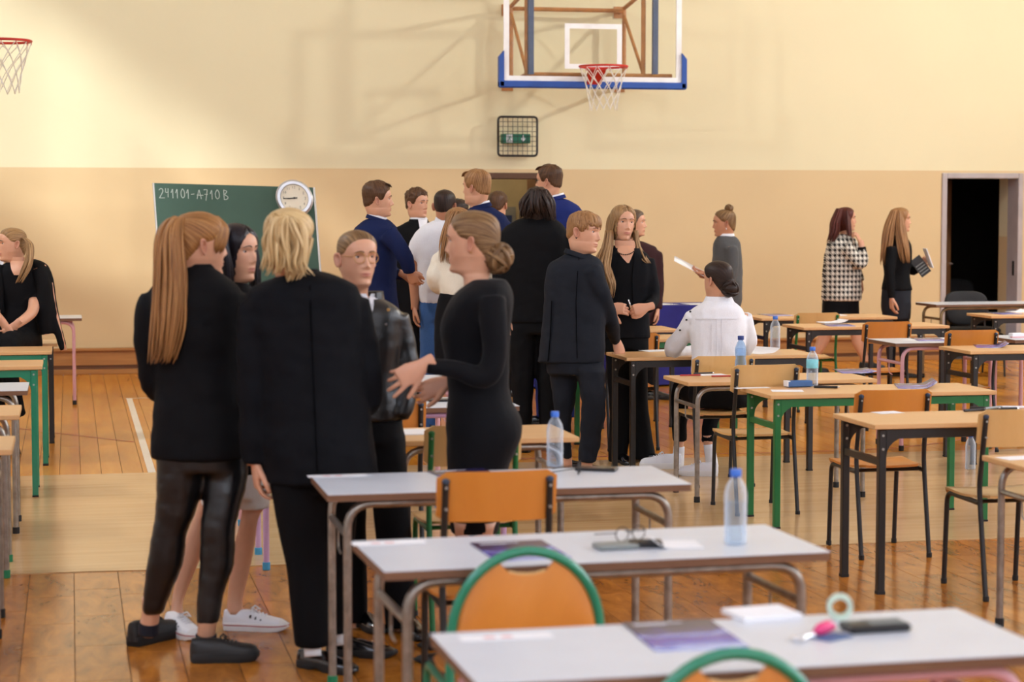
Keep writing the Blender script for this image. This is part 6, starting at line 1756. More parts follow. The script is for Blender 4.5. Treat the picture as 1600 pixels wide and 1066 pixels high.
# curly man in black suit
T = [(345, 640, 668, .06), (352, 626, 684, .09), (362, 614, 698, .11), (400, 610, 700, .12), (450, 614, 698, .12), (505, 612, 700, .13)]
P = suit_man('man with curly brown hair in black suit and open white collar', 16.2, 652, (652, 319, 52), T, [[(620, 368, -.03, .06), (612, 420, -.05, .055), (616, 475, -.08, .045)], [(692, 368, 0, .06), (698, 420, 0, .055), (694, 475, -.03, .045)]],
    [[(500, 614, 656, .10), (580, 618, 652, .09), (652, 620, 650, .08)], [(500, 654, 698, .10), (580, 656, 692, .09), (650, 656, 688, .08)]], 'suit_black', hair='hair_brown', thick=0.008, top=0.016, rough=0.6, hk=dict(size=0.95), shoes=[('dress', 632, 656, 40), ('dress', 668, 655, 50)])
rd = random.Random(4)
for k in range(60):
    a = rd.uniform(-2.2, 2.2); z = rd.uniform(0.185, 0.23); r = 0.085 * math.sqrt(max(0.02, 1 - ((z - 0.12) / 0.115) ** 2)); x, f = r * math.sin(a), r * math.cos(a)
    P.hlock([(x * .95, f * .95, z), (x * 1.12 + rd.uniform(-.012, .012), f * 1.12, z + rd.uniform(.0, .016)), (x * 1.16 + rd.uniform(-.014, .014), f * 1.16 + .006, z - rd.uniform(.005, .02))], 0.009, k, 0.8)
P.hair_done(); P.patch('shirt', [(341, 653, 668), (352, 655, 667), (366, 657, 664), (385, 659, 661)], T, 'shirt_white', 0.012)
P.put_hand(P.p(616, 478, -.08), P.cdir(0, -1, 0), P.cdir(1, 0, 0)); P.put_hand(P.p(694, 478, -.03), P.cdir(0, -1, 0), P.cdir(-1, 0, 0), True); P.finish(core_of(T))
# white shirt and jeans
P = Person('man in short-sleeved white shirt and blue jeans, seen from behind', 15.0, 690, GS); P.skin = 'skin_warm'
P.head(695, 322, 168, size=0.97, male=True, detail=False); P.cap(LINE_SHORT, 'hair_dark', 0.006, 0.006, rough=0.1); P.hair_done()
T = [(343, 682, 710, .062), (349, 668, 724, .09), (360, 654, 738, .115), (380, 649, 742, .12), (420, 652, 738, .115), (455, 653, 738, .12), (474, 653, 739, .12)]
m = MB(); P.stack(m, T); P.limb(m, [(662, 368, 0, .062), (651, 388, 0, .062), (646, 408, 0, .058)]); P.limb(m, [(732, 368, 0, .062), (742, 388, 0, .062), (746, 408, 0, .058)])
P.cloth('shirt', m, 'shirt_white', V2, 4, .012, (5, 5, 7))
m = MB(); m.loft([P.ring(347, 678, 714, .072), P.ring(339, 681, 711, .064), P.ring(340, 683, 709, .058), P.ring(347, 682, 710, .062)]); P.solid('shirt_collar', m, 'shirt_white', 40)
P.limb_skin([(647, 400, 0, .046), (646, 430, 0, .042), (648, 460, -.02, .034), (648, 484, -.03, .027)]); P.limb_skin([(745, 400, 0, .046), (747, 430, 0, .042), (745, 460, -.02, .034), (744, 484, -.03, .027)])
P.put_hand(P.p(648, 481, -.03), P.cdir(0, -1, 0), P.cdir(1, 0, 0)); P.put_hand(P.p(744, 481, -.03), P.cdir(0, -1, 0), P.cdir(-1, 0, 0), True)
m = MB(); P.stack(m, [(466, 655, 737, .115), (500, 655, 737, .12)]); P.stack(m, [(490, 655, 697, .10), (540, 656, 692, .09), (600, 655, 686, .08), (684, 657, 684, .075)]); P.stack(m, [(490, 696, 737, .10), (540, 700, 734, .09), (600, 704, 730, .08), (680, 706, 730, .075)])
P.cloth('jeans', m, 'jeans_blue', V2, 4, .006, (8, 8, 14)); P.shoe('trainer', 668, 690, 165); P.shoe('trainer', 718, 686, 160); P.finish(core_of(T))
# cream blouse
P = Person('woman in cream blouse and black skirt with reddish-blond hair behind the black dress', 14.0, 718, GS)
P.head(716, 352, 150, size=0.97, ears=False); P.cap(LINE_DOWN, 'hair_lightbrown', 0.010, 0.006)
P.locks([(712, 330, -.08, 8, .03), (704, 352, -.11, 10, .03), (697, 380, -.12, 9, .03), (694, 412, -.12, 8, .03)], 34, 0.010, 3, 0.004); P.locks([(720, 330, -.08, 8, .03), (722, 360, -.11, 12, .03), (724, 400, -.11, 14, .03)], 26, 0.010, 6, 0.004); P.hair_done()
T = [(376, 704, 732, .06), (384, 692, 748, .085), (396, 683, 758, .105), (430, 684, 756, .11), (458, 688, 752, .10), (464, 688, 752, .10)]
m = MB(); P.stack(m, T); P.limb(m, [(688, 402, 0, .055), (679, 428, -.02, .055), (681, 446, .04, .05), (694, 454, .14, .04)]); P.limb(m, [(752, 402, 0, .055), (760, 428, 0, .05), (750, 454, .14, .04)]); P.cloth('blouse', m, 'blouse_cream', V2, 4, .007)
m = MB(); P.stack(m, [(456, 687, 753, .10), (490, 680, 760, .115), (530, 678, 762, .12), (590, 680, 760, .12)]); P.cloth('skirt', m, 'knit_black', V2, 4, .004)
for x in (700, 738): P.stack_skin([(580, x - 14, x + 14, .06), (640, x - 12, x + 12, .055), (700, x - 8, x + 8, .04)]); P.shoe('flat', x, 712, 160)
P.put_hand(P.p(694, 454, .14), P.cdir(.6, 0, .5), P.cdir(0, -1, 0)); P.put_hand(P.p(750, 454, .14), P.cdir(-.6, 0, .5), P.cdir(0, -1, 0), True); P.finish(core_of(T))
# two heads behind
def behind(label, Y, px, py, yaw, hair, size=1.0, T=None, mat='suit_black', top=0.01, line=LINE_SHORT, rough=.3):
    P = Person(label, Y, px, GS); P.head(px, py, yaw, size=size, male=True, detail=abs(yaw) < 120); P.cap(line, hair, 0.009, top, rough=rough); P.hair_done()
    k = 1 / P.mpx(); y0 = py + 0.155 * k
    T = [(y0, px - .065 * k, px + .065 * k, .06), (y0 + .03 * k, px - .13 * k, px + .13 * k, .09), (y0 + .08 * k, px - .20 * k, px + .20 * k, .11), (y0 + .3 * k, px - .2 * k, px + .2 * k, .12), (y0 + .75 * k, px - .19 * k, px + .19 * k, .12)]
    m = MB(); P.stack(m, T)
    for s in (-1, 1): P.limb(m, [(px + s * .19 * k, y0 + .1 * k, 0, .055), (px + s * .21 * k, y0 + .35 * k, 0, .05), (px + s * .2 * k, y0 + .6 * k, -.05, .042)])
    P.cloth('jacket', m, mat, V2, 4, .006)
    yf = YH + FPX * CAMH / Y; m = MB()
    for s in (-1, 1): P.stack(m, [(y0 + .7 * k, px + s * .09 * k - .1 * k, px + s * .09 * k + .1 * k, .1), (yf - .08 * k, px + s * .1 * k - .08 * k, px + s * .1 * k + .08 * k, .08)])
    P.cloth('trousers', m, 'trouser_black', V2, 3, .004)
    for s in (-1, 1): P.shoe('dress', px + s * .1 * k, yf, yaw); P.put_hand(P.p(px + s * .2 * k, y0 + .6 * k, -.05), P.cdir(0, -1, 0), P.cdir(-s, 0, 0), s > 0)
    P.finish(core_of(T)); return P
behind('dark-haired person mostly hidden behind the white shirt', 17.2, 716, 334, 150, 'hair_dark', .96)
behind('brown-haired person hidden behind the tall man in navy suit', 18.2, 778, 321, 160, 'hair_brown', .98)
# navy suit man, turned away to the left
T = [(322, 737, 766, .06), (330, 727, 780, .09), (342, 718, 794, .12), (380, 716, 797, .13), (450, 720, 794, .13), (520, 718, 796, .13)]
P = suit_man('tall man in navy suit with short fair-brown hair turned away to the left', 14.4, 752, (744, 294, -122), T, [[(724, 350, 0, .06), (718, 410, 0, .055), (722, 470, -.03, .045)], [(790, 350, 0, .06), (796, 410, 0, .055), (792, 470, -.03, .045)]],
    [[(510, 722, 760, .11), (600, 726, 756, .09), (690, 728, 754, .08)], [(510, 756, 795, .11), (600, 760, 790, .09), (690, 762, 788, .08)]], 'suit_navy', hair='hair_lightbrown', thick=0.008, top=0.014, hk=dict(size=1.0), shoes=[('dress', 742, 700, -150), ('dress', 776, 700, -150)], tilt=-0.25)
for k in range(8): P.hlock([((k - 3.5) * 0.014, 0.05, 0.230), ((k - 3.5) * 0.013, 0.078, 0.216), ((k - 3.5) * 0.013, 0.092, 0.190)], 0.009, k, 0.6)
P.hair_done(); P.put_hand(P.p(722, 472, -.03), P.cdir(0, -1, 0), P.cdir(1, 0, 0)); P.put_hand(P.p(792, 472, -.03), P.cdir(0, -1, 0), P.cdir(-1, 0, 0), True); P.finish(core_of(T))
# long dark hair, back view
T = [(339, 822, 862, .068), (346, 804, 874, .10), (357, 788, 884, .125), (380, 781, 889, .135), (430, 784, 886, .135), (470, 790, 882, .135), (504, 792, 882, .14)]
P = suit_man('man with shoulder-length dark hair in black suit, seen from behind', 13.8, 838, (840, 322, 172), T, [[(792, 366, 0, .066), (783, 410, -.01, .062), (785, 460, -.02, .054), (790, 495, -.03, .045)], [(882, 366, 0, .066), (890, 410, .03, .06), (884, 450, .12, .05), (872, 455, .2, .042)]],
    [[(495, 794, 880, .13), (520, 794, 880, .13)], [(510, 794, 838, .12), (590, 799, 834, .10), (690, 802, 830, .085)], [(510, 838, 880, .12), (590, 840, 876, .10), (690, 842, 872, .085)]], 'suit_black', hair='hair_dark', line=LINE_LONGM, thick=0.013, top=0.006, hk=dict(detail=False, ears=False), shoes=[('dress', 818, 708, 170), ('dress', 858, 706, 150)], vox=0.013)
P.locks([(838, 298, -.09, 12, .03), (826, 314, -.11, 12, .03), (822, 330, -.11, 10, .03), (820, 343, -.10, 8, .03)], 40, 0.012, 2, 0.006); P.locks([(842, 298, -.09, 14, .03), (852, 314, -.12, 12, .03), (858, 330, -.11, 9, .03), (860, 346, -.10, 8, .03)], 40, 0.012, 3, 0.006)
P.locks([(840, 296, -.10, 14, .02), (840, 312, -.125, 18, .02), (842, 328, -.12, 18, .02), (843, 336, -.11, 18, .02)], 36, 0.012, 4, 0.006)
P.hair_done(); P.put_hand(P.p(791, 496, -.03), P.cdir(.1, -1, 0), P.cdir(1, 0, .2)); P.put_hand(P.p(872, 456, .2), P.cdir(-.6, -.2, .6), P.cdir(0, -1, 0), True); P.finish(core_of(T))
# tall royal-blue suit with glasses
T = [(310, 850, 882, .06), (317, 840, 896, .10), (327, 832, 908, .13), (345, 828, 914, .14), (400, 830, 912, .14), (470, 832, 908, .14), (520, 832, 908, .14)]
P = suit_man('very tall man in blue suit with glasses looking left', 15.9, 868, (857, 284, -112), T, [[(836, 336, 0, .06), (830, 400, 0, .055), (834, 470, -.03, .045)], [(906, 336, 0, .06), (913, 400, 0, .055), (908, 470, -.03, .045)]],
    [[(510, 834, 872, .11), (590, 836, 866, .09), (652, 838, 864, .08)], [(510, 868, 908, .11), (590, 872, 904, .09), (652, 874, 902, .08)]], 'suit_royal', hair='hair_brown', thick=0.008, top=0.016, hk=dict(size=1.0), shoes=[('dress', 850, 663, -60), ('dress', 890, 660, -100)], tilt=-0.25)
for k in range(9): P.hlock([((k - 4) * 0.013, 0.02, 0.234), ((k - 4) * 0.013, 0.070, 0.222), ((k - 4) * 0.012 + .006, 0.090, 0.200)], 0.009, k, 0.6)
P.hair_done()
g = MB()
for sx in (-1, 1):
    g.tube([P.hp(sx * 0.031 + 0.022 * math.cos(a), surf_f(0.031, 0.12) + 0.014 - 0.1 * max(0, 0.022 * math.cos(a) * sx), 0.118 + 0.017 * math.sin(a)) for a in [2 * math.pi * i / 18 for i in range(18)]], 0.002, 6, closed=True); g.tube([P.hp(sx * 0.052, surf_f(0.031, 0.12) + 0.01, 0.124), P.hp(sx * 0.077, -0.012, 0.122)], 0.002, 6)
P.solid('glasses', g, 'black_plastic'); P.put_hand(P.p(834, 472, -.03), P.cdir(0, -1, 0), P.cdir(1, 0, 0)); P.put_hand(P.p(908, 472, -.03), P.cdir(0, -1, 0), P.cdir(-1, 0, 0), True); P.finish(core_of(T))
# fair-haired man leaning on the desk
T = [(397, 884, 922, .064, -.02), (403, 871, 934, .09), (411, 859, 941, .13), (432, 852, 946, .15), (470, 850, 946, .15), (510, 847, 946, .145), (545, 843, 946, .15), (566, 840, 944, .15)]
P = suit_man('fair-haired man in charcoal suit leaning one hand on the desk', 12.8, 905, (913, 364, 62), T, [[(922, 420, -.10, .070), (937, 455, -.08, .062), (951, 492, .06, .054), (958, 518, .24, .044), (962, 532, .34, .037)], [(872, 420, .14, .06), (880, 470, .2, .055), (905, 500, .25, .045)]],
    [[(556, 852, 944, .14), (585, 856, 944, .13)], [(575, 858, 905, .11, .08), (620, 864, 900, .09, .08), (650, 866, 894, .08, .1), (690, 874, 892, .065, .16), (716, 878, 894, .055, .18)], [(575, 896, 945, .11, -.05), (620, 908, 947, .095, -.06), (650, 907, 946, .085, -.05), (690, 905, 938, .075, -.03), (722, 903, 932, .07, -.02)]], 'suit_charcoal', hair='hair_lightbrown', thick=0.008, top=0.010, rough=.3, hk=dict(size=1.06, pitch=-4, roll=-6, brow='brow_fair'), shoes=[('dress', 886, 737, 60), ('dress', 912, 752, 80)], shirt=False, vox=0.012, tilt=0.32)
rd = random.Random(8)
for k in range(70):
    a = rd.uniform(-1.9, 2.0); x0, f0 = 0.035 * math.sin(a), 0.03 * math.cos(a) - 0.01; x1, f1 = 0.080 * math.sin(a), 0.092 * math.cos(a); ze = 0.168 if abs(a) < 1.0 else 0.145
    P.hlock([(x0, f0, 0.231), (x1 * .8, f1 * .8, 0.222), (x1 * 1.03, f1 * 1.06, ze + rd.uniform(.0, .02)), (x1 * 1.03, f1 * 1.08, ze - rd.uniform(.005, .025))], 0.010, k, 0.5)
P.hair_done(); P.limb_skin([(885, 700, .18, .032), (886, 730, .18, .034)]); P.limb_skin([(918, 705, -.02, .036), (916, 742, -.01, .036)])
m = MB(); c = P.hp(-0.080, -0.008, 0.076); m.tube([c, c - P.hx * 0.004], 0.006, 8); P.solid('earring', m, 'ink')
P.seam([(862, 470), (860, 520), (856, 565)], T, 'seam_dark', .7, .006, parent=P.jk); P.seam([(905, 400), (900, 470), (902, 560)], T, 'seam_dark', .5, .006, parent=P.jk)
P.put_hand(P.p(962, 531, .34), P.cdir(.30, -.93, .10), P.cdir(-.5, -.3, .8), False, 1.05, curl=(8, 50, 60, 65), spread=3.0, thumb=(30, 10, -20)); P.put_hand(P.p(905, 500, .25), P.cdir(.6, -.3, .5), P.cdir(0, -1, 0), True); P.finish(core_of(T))
# long-haired woman in blazer
P = Person('woman with long fair hair and beaded necklace in open black blazer, holding a pen', 13.6, 975, GS)
P.head(973, 349, 20, size=0.99, roll=-3, brow='brow_fair', ears=False); P.cap(LINE_DOWN, 'hair_darkblond', 0.007, 0.006, part=True, rough=.2)
for sd in (-1, 1):
    for k in range(16): P.hlock([(sd * 0.004, 0.05 - 0.006 * k, 0.228), (sd * 0.045, 0.062 - 0.008 * k, 0.200), (sd * 0.072, 0.045 - 0.009 * k, 0.150), (sd * 0.082, 0.028 - 0.008 * k, 0.085), (sd * (0.084 + 0.002 * (k % 3)), 0.015 - 0.006 * k, 0.01)], 0.011, k + 3 * sd, 0.45)
P.locks([(952, 360, -.04, 6, .04), (948, 390, -.07, 8, .05), (944, 420, -.12, 12, .04), (950, 445, -.16, 10, .03), (948, 468, -.17, 10, .03)], 44, 0.008, 5, 0.010); P.locks([(993, 360, -.02, 4, .04), (996, 385, -.02, 5, .05), (1003, 402, -.06, 7, .03), (1012, 412, -.06, 6, .03)], 18, 0.007, 6, 0.006)
P.locks([(946, 388, -.06, 7, .03), (936, 408, -.08, 8, .03), (930, 418, -.08, 8, .03)], 12, 0.006, 9, 0.006); P.hair_done()
T = [(384, 957, 995, .062), (392, 946, 1006, .085), (402, 936, 1014, .10), (430, 932, 1018, .115), (465, 938, 1014, .11), (500, 936, 1015, .12), (528, 938, 1016, .125)]
m = MB(); P.stack(m, T); P.limb(m, [(942, 408, 0, .054), (935, 440, -.02, .05), (934, 472, -.06, .046), (948, 481, -.2, .038)]); P.limb(m, [(1010, 406, 0, .054), (1018, 440, 0, .05), (1021, 468, -.04, .046), (1013, 480, -.18, .038)]); jk = P.cloth('blazer', m, 'suit_blueblack', 0.012, 4, .005)
P.patch('blouse', [(388, 960, 996), (410, 962, 992), (450, 960, 990), (500, 956, 990), (528, 955, 992)], T, 'knit_black', 0.010)
P.patch('neckline', [(376, 961, 991), (384, 961, 993), (392, 965, 991), (402, 972, 987), (411, 980, 983)], T, 'skin_fair', 0.015, 0.004)
for rw in ([(388, 955, 965), (405, 950, 963), (440, 950, 961), (475, 953, 958)], [(388, 991, 999), (405, 991, 1003), (440, 988, 1000), (475, 990, 995)]): P.patch('lapel', rw, T, 'suit_blueblack', 0.020, 0.008, parent=jk)
m = MB()
for k in range(15):
    a = R(-80 + 160 * k / 14); c = P.p(977 + 15 * math.sin(a), 388 + 10 * math.cos(a), -.085 * math.cos(a) - .05); m.lathe([(0.001, -.005), (.005, -.003), (.006, 0), (.005, .003), (.001, .005)], 8, c)
P.solid('necklace', m, 'brow_dark')
P.put_hand(P.p(952, 481, -.22), P.cdir(.95, -.05, -.2), P.cdir(.1, -.2, .9), True, 1.0, curl=(35, 38, 42, 46), spread=3, thumb=(45, -6, 8)); P.put_hand(P.p(1011, 480, -.20), P.cdir(-.9, -.2, -.3), P.cdir(-.1, -.2, .9), False, 1.0, curl=(55, 60, 62, 62), spread=2, thumb=(30, 25, -10))
m = MB(); m.tube([P.p(982, 468, -.27), P.p(986, 482, -.27)], .005, 8); P.solid('pen', m, 'chrome')
m = MB(); P.stack(m, [(520, 942, 1014, .115), (545, 942, 1012, .115)]); P.stack(m, [(535, 944, 980, .10), (600, 950, 982, .085), (660, 952, 984, .085), (722, 950, 980, .10)]); P.stack(m, [(535, 976, 1013, .10), (600, 980, 1012, .085), (660, 986, 1016, .085), (718, 990, 1026, .10)]); P.cloth('trousers', m, 'trouser_black', 0.013, 4, .005, (8, 8, 5))
P.shoe('dress', 968, 722, 15, size=.9); P.shoe('dress', 1006, 722, 45, size=.9); P.finish(core_of(T))
# man in maroon shirt behind her
P = behind('man with short dark greying hair in dark maroon shirt looking down', 18.0, 992, 349, 74, 'hair_stubble', .98, mat='shirt_maroon', top=.004, rough=.1)
# woman in grey sweater with sheet of paper
P = Person('woman with messy top bun in grey sweater reading a sheet of paper', 18.3, 1138, GS); P.skin = 'skin_warm'
P.head(1131, 349, -88, size=0.99, pitch=-4); P.cap(LINE_PULLED, 'hair_ash', 0.007, 0.006, axis=(0, -.5, .8)); P.bun(P.hp(0.0, -0.055, 0.240), 0.034, 3, 14, 0.011); P.hair_done()
m = MB(); c = P.hp(0.079, -0.008, 0.07); m.tube([c, c - P.hu * 0.016], .003, 6); P.solid('earring', m, 'shirt_white')
T = [(368, 1122, 1148, .06), (375, 1117, 1155, .11), (388, 1114, 1158, .16), (420, 1113, 1160, .17), (450, 1116, 1160, .16), (478, 1120, 1158, .155)]
m = MB(); P.stack(m, T); P.limb(m, [(1142, 386, -.15, .06), (1144, 415, -.18, .058), (1136, 440, -.18, .05), (1116, 434, -.17, .042), (1103, 428, -.17, .035)]); P.limb(m, [(1140, 386, .15, .06), (1140, 430, .18, .05), (1112, 434, .12, .042)]); P.cloth('sweater', m, 'sweater_grey', V2, 4, .006)
m = MB(); m.loft([P.ring(371, 1122, 1148, .066), P.ring(365, 1124, 1147, .06), P.ring(366, 1126, 1145, .055), P.ring(371, 1124, 1146, .06)]); P.solid('shirt_collar', m, 'shirt_white', 40)
m = MB(); P.stack(m, [(470, 1121, 1157, .15), (530, 1122, 1156, .15), (605, 1126, 1150, .12)]); P.cloth('skirt', m, 'trouser_black', V2, 4, .004); P.shoe('flat', 1146, 617, -90); P.shoe('flat', 1146, 612, -90)
P.put_hand(P.p(1104, 428, -.17), P.cdir(-.9, .1, 0), P.cdir(.1, .9, 0), False, 1.0, curl=(35, 40, 40, 40)); P.put_hand(P.p(1110, 434, .12), P.cdir(-.9, .1, -.1), P.cdir(.1, .9, 0), True, 1.0, curl=(35, 40, 40, 40)); P.finish(core_of(T))
o = MB().obox((0, 0, 0), (1, 0, 0), (0, 1, 0), (0, 0, 1), (0.15, 0.105, 0.001)).build('paper_sheet', 'paper'); o.location = pix(1077, 416, 18.2); o.rotation_euler = (R(12), R(27), -TH); tag(o, 'sheet of paper held by the woman in grey sweater', 'paper', GP)
# seated woman in white blouse
P = Person('woman with dark low bun in white blouse sitting at a desk, back to viewer', 12.72, 1118, 'seated people')
P.head(1121, 438, -138, size=0.97, detail=False); P.cap(LINE_PULLED, 'hair_dark', 0.007, 0.006, axis=(0, -1, -.1)); P.bun(P.p(1141, 451, -.08), 0.05, 6, 16, 0.013); P.hair_done()
T = [(468, 1104, 1142, .066), (475, 1092, 1152, .095), (486, 1080, 1162, .12), (515, 1076, 1166, .13), (545, 1080, 1166, .125), (580, 1080, 1166, .13), (598, 1080, 1166, .13)]
m = MB(); P.stack(m, T); P.limb(m, [(1086, 494, 0, .062), (1070, 520, .06, .060), (1052, 545, .16, .056), (1062, 551, .28, .046), (1088, 548, .38, .034)]); P.limb(m, [(1160, 494, .02, .062), (1168, 530, .1, .058), (1160, 550, .25, .045), (1140, 548, .38, .034)]); bl = P.cloth('blouse', m, 'shirt_white', 0.012, 3, .012, (7, 7, 6)); P.patch('yoke_seam', [(497.5, 1086, 1158), (498.6, 1086, 1158)], T, 'shirt_white', .010, .004, parent=bl)
for px in (1112, 1120, 1128): P.seam([(px, 499), (px + 1, 530), (px + 1, 575)], T, 'shirt_white', .5, .010, parent=bl)
m = MB()
m = MB(); m.loft([P.ring(473, 1098, 1148, .076), P.ring(463, 1103, 1143, .068), P.ring(464, 1106, 1140, .06), P.ring(473, 1104, 1142, .066)]); P.solid('blouse_collar', m, 'shirt_white', 40, bl)
for k, (x, y, dy) in enumerate(((1079, 487, -.07), (1073, 500, -.05), (1063, 516, .0), (1055, 532, .06), (1050, 547, .1))):
    m = MB(); c = P.p(x, y, dy); m.tube([c, c + P.cdir(-.004, 0, -.006)], .006, 8); P.solid('button', m, 'ink', 40, bl)
P.put_hand(P.p(1086, 548, .38), P.cdir(.7, -.1, .5), P.cdir(0, -1, 0)); P.put_hand(P.p(1140, 548, .38), P.cdir(-.6, -.1, .6), P.cdir(0, -1, 0), True)
m = MB(); P.stack(m, [(590, 1080, 1167, .13), (618, 1076, 1172, .15), (636, 1080, 1170, .15)]); P.limb(m, [(1098, 618, 0, .085), (1080, 612, .25, .078), (1066, 606, .48, .065), (1062, 640, .52, .055), (1062, 690, .54, .045)]); P.limb(m, [(1150, 618, 0, .085), (1140, 612, .2, .078), (1124, 612, .38, .065), (1112, 650, .36, .055), (1106, 692, .30, .045)]); P.cloth('trousers', m, 'trouser_black', 0.013, 4, .005)
P.limb_skin([(1062, 680, .54, .032), (1060, 705, .55, .03)]); P.limb_skin([(1106, 680, .30, .034), (1108, 705, .3, .03)])
for a, b in (((1061, 698, .54, .036), (1059, 728, .55, .04)), ((1108, 694, .3, .036), (1113, 730, .3, .04))): m = MB(); P.limb(m, [a, b]); P.solid('sock', m, 'sock_white')
P.shoe('chunky', 1066, 733, -92); P.shoe('chunky', 1122, 745, -100, size=.9); P.finish(core_of(T))
# houndstooth jacket
P = Person('woman with long auburn hair in black and white houndstooth jacket, hand at her chin', 20.4, 1318, 'women walking along the end wall')
P.head(1322, 343, 76, size=0.98, ears=False); P.cap(LINE_DOWN, 'hair_auburn', 0.008, 0.006); P.locks([(1312, 326, -.05, 5, .04), (1306, 345, -.08, 7, .05), (1304, 362, -.08, 8, .06), (1297, 380, -.1, 6, .05)], 44, 0.012, 2, 0.004); P.locks([(1322, 326, -.04, 5, .03), (1325, 350, -.09, 4, .03), (1327, 372, -.12, 5, .03)], 18, 0.010, 3, 0.004); P.hair_done()
T = [(366, 1304, 1326, .06), (373, 1298, 1336, .11), (385, 1291, 1342, .16), (420, 1286, 1345, .17), (450, 1284, 1346, .17), (470, 1283, 1346, .17)]
m = MB(); P.stack(m, T); P.limb(m, [(1322, 384, -.16, .065), (1334, 402, -.19, .062), (1345, 413, -.2, .058), (1349, 402, -.2, .048), (1347, 390, -.19, .040)]); P.limb(m, [(1325, 384, .16, .06), (1338, 420, .2, .05), (1345, 440, .18, .045)]); P.cloth('jacket', m, 'houndstooth', 0.015, 4, .005)
m = MB(); P.limb(m, [(1347, 390, -.19, .042), (1346.5, 386, -.19, .040)]); P.solid('cuff', m, 'knit_black'); P.limb_skin([(1347, 390, -.19, .032), (1345, 376, -.18, .027)])
P.put_hand(P.p(1345, 380, -.18), P.cdir(-.4, .9, .1), P.cdir(-.8, -.1, .4), True, 1.0, curl=(30, 55, 62, 66)); P.put_hand(P.p(1345, 440, .18), P.cdir(.2, -.9, 0), P.cdir(-1, 0, 0))
m = MB(); P.stack(m, [(462, 1286, 1342, .15), (490, 1284, 1342, .15), (508, 1284, 1344, .15)]); P.cloth('skirt', m, 'knit_black', V2, 4, .004)
P.stack_skin([(500, 1287, 1312, .08, .06), (525, 1278, 1300, .065, .06), (545, 1271, 1289, .055, .06), (562, 1262, 1276, .042, .06), (574, 1258, 1270, .036, .06)]); P.stack_skin([(500, 1318, 1343, .08, -.06), (522, 1328, 1349, .062, -.06), (540, 1333, 1353, .058, -.06), (556, 1342, 1356, .042, -.06), (566, 1346, 1358, .036, -.06)]); P.shoe('trainer', 1254, 586, 95); P.shoe('trainer', 1342, 580, 85); P.finish(core_of(T))
# dark blazer with papers
P = Person('woman with long light brown hair in dark blazer carrying papers', 20.3, 1400, 'women walking along the end wall')
P.head(1407, 344, 74, size=1.0, ears=False); P.cap(LINE_DOWN, 'hair_lightbrown', 0.008, 0.006); P.locks([(1398, 328, -.05, 5, .04), (1391, 352, -.09, 8, .05), (1386, 385, -.13, 9, .04), (1381, 415, -.12, 6, .04)], 44, 0.012, 2, 0.005); P.locks([(1404, 328, -.05, 5, .03), (1407, 360, -.12, 7, .04), (1412, 390, -.16, 8, .04), (1415, 412, -.16, 6, .03)], 34, 0.012, 3, 0.006); P.hair_done()
T = [(368, 1392, 1414, .06), (375, 1386, 1420, .11), (386, 1381, 1424, .155), (410, 1380, 1424, .16), (430, 1382, 1421, .15), (454, 1377, 1425, .17)]
m = MB(); P.stack(m, T); P.limb(m, [(1394, 386, -.15, .055), (1391, 415, -.19, .052), (1391, 440, -.2, .046), (1393, 466, -.2, .036)]); P.limb(m, [(1412, 386, .14, .055), (1420, 415, .18, .05), (1428, 424, .12, .042), (1437, 414, .05, .034)]); P.cloth('blazer', m, 'suit_black', 0.015, 4, .004)
P.put_hand(P.p(1393, 466, -.2), P.cdir(.05, -1, 0), P.cdir(.9, 0, .2), False, 1.1); P.put_hand(P.p(1437, 414, .05), P.cdir(.6, .6, -.1), P.cdir(.6, 0, .6), True, 1.0, curl=(50, 55, 58, 60))
m = MB(); P.stack(m, [(448, 1379, 1423, .155), (475, 1377, 1423, .16), (500, 1380, 1422, .155)]); P.cloth('skirt', m, 'skirt_greyblack', V2, 4, .004)
m = MB(); P.stack(m, [(495, 1382, 1402, .07, .05), (540, 1384, 1400, .06, .05), (582, 1388, 1398, .04, .05)]); P.stack(m, [(495, 1402, 1421, .07, -.05), (540, 1404, 1420, .06, -.05), (582, 1408, 1418, .04, -.05)]); P.cloth('tights', m, 'skirt_greyblack', V2, 2, .0); P.shoe('flat', 1386, 588, 90); P.shoe('flat', 1406, 590, 90); P.finish(core_of(T))
fo = thing('document_folder', 'white papers and dark striped booklet held by the woman in blazer', 'papers', pix(1446, 408, 20.25))
a_ = MB().obox((0.02, -0.02, 0.03), (.35 * CT, -.35 * ST, -.94), (ST, CT, 0), (.94 * CT, -.94 * ST, .35), (0.10, 0.09, 0.004)); a_.build('white_sheets', 'paper', fo)
a_ = MB().obox((-0.05, 0.0, -0.05), (.6 * CT, -.6 * ST, -.8), (ST, CT, 0), (.8 * CT, -.8 * ST, .6), (0.10, 0.008, 0.055)); bk_ = a_.build('booklet', 'black_plastic', fo)
for k in range(4): MB().obox(Vector((-0.05, 0.0, -0.05)) + Vector((.6 * CT, -.6 * ST, -.8)) * (-.02 + k * .03) + Vector((-ST, -CT, 0)) * .009, (.6 * CT, -.6 * ST, -.8), (ST, CT, 0), (.8 * CT, -.8 * ST, .6), (0.005, 0.001, 0.045)).build('stripe', 'grey_plastic', bk_)
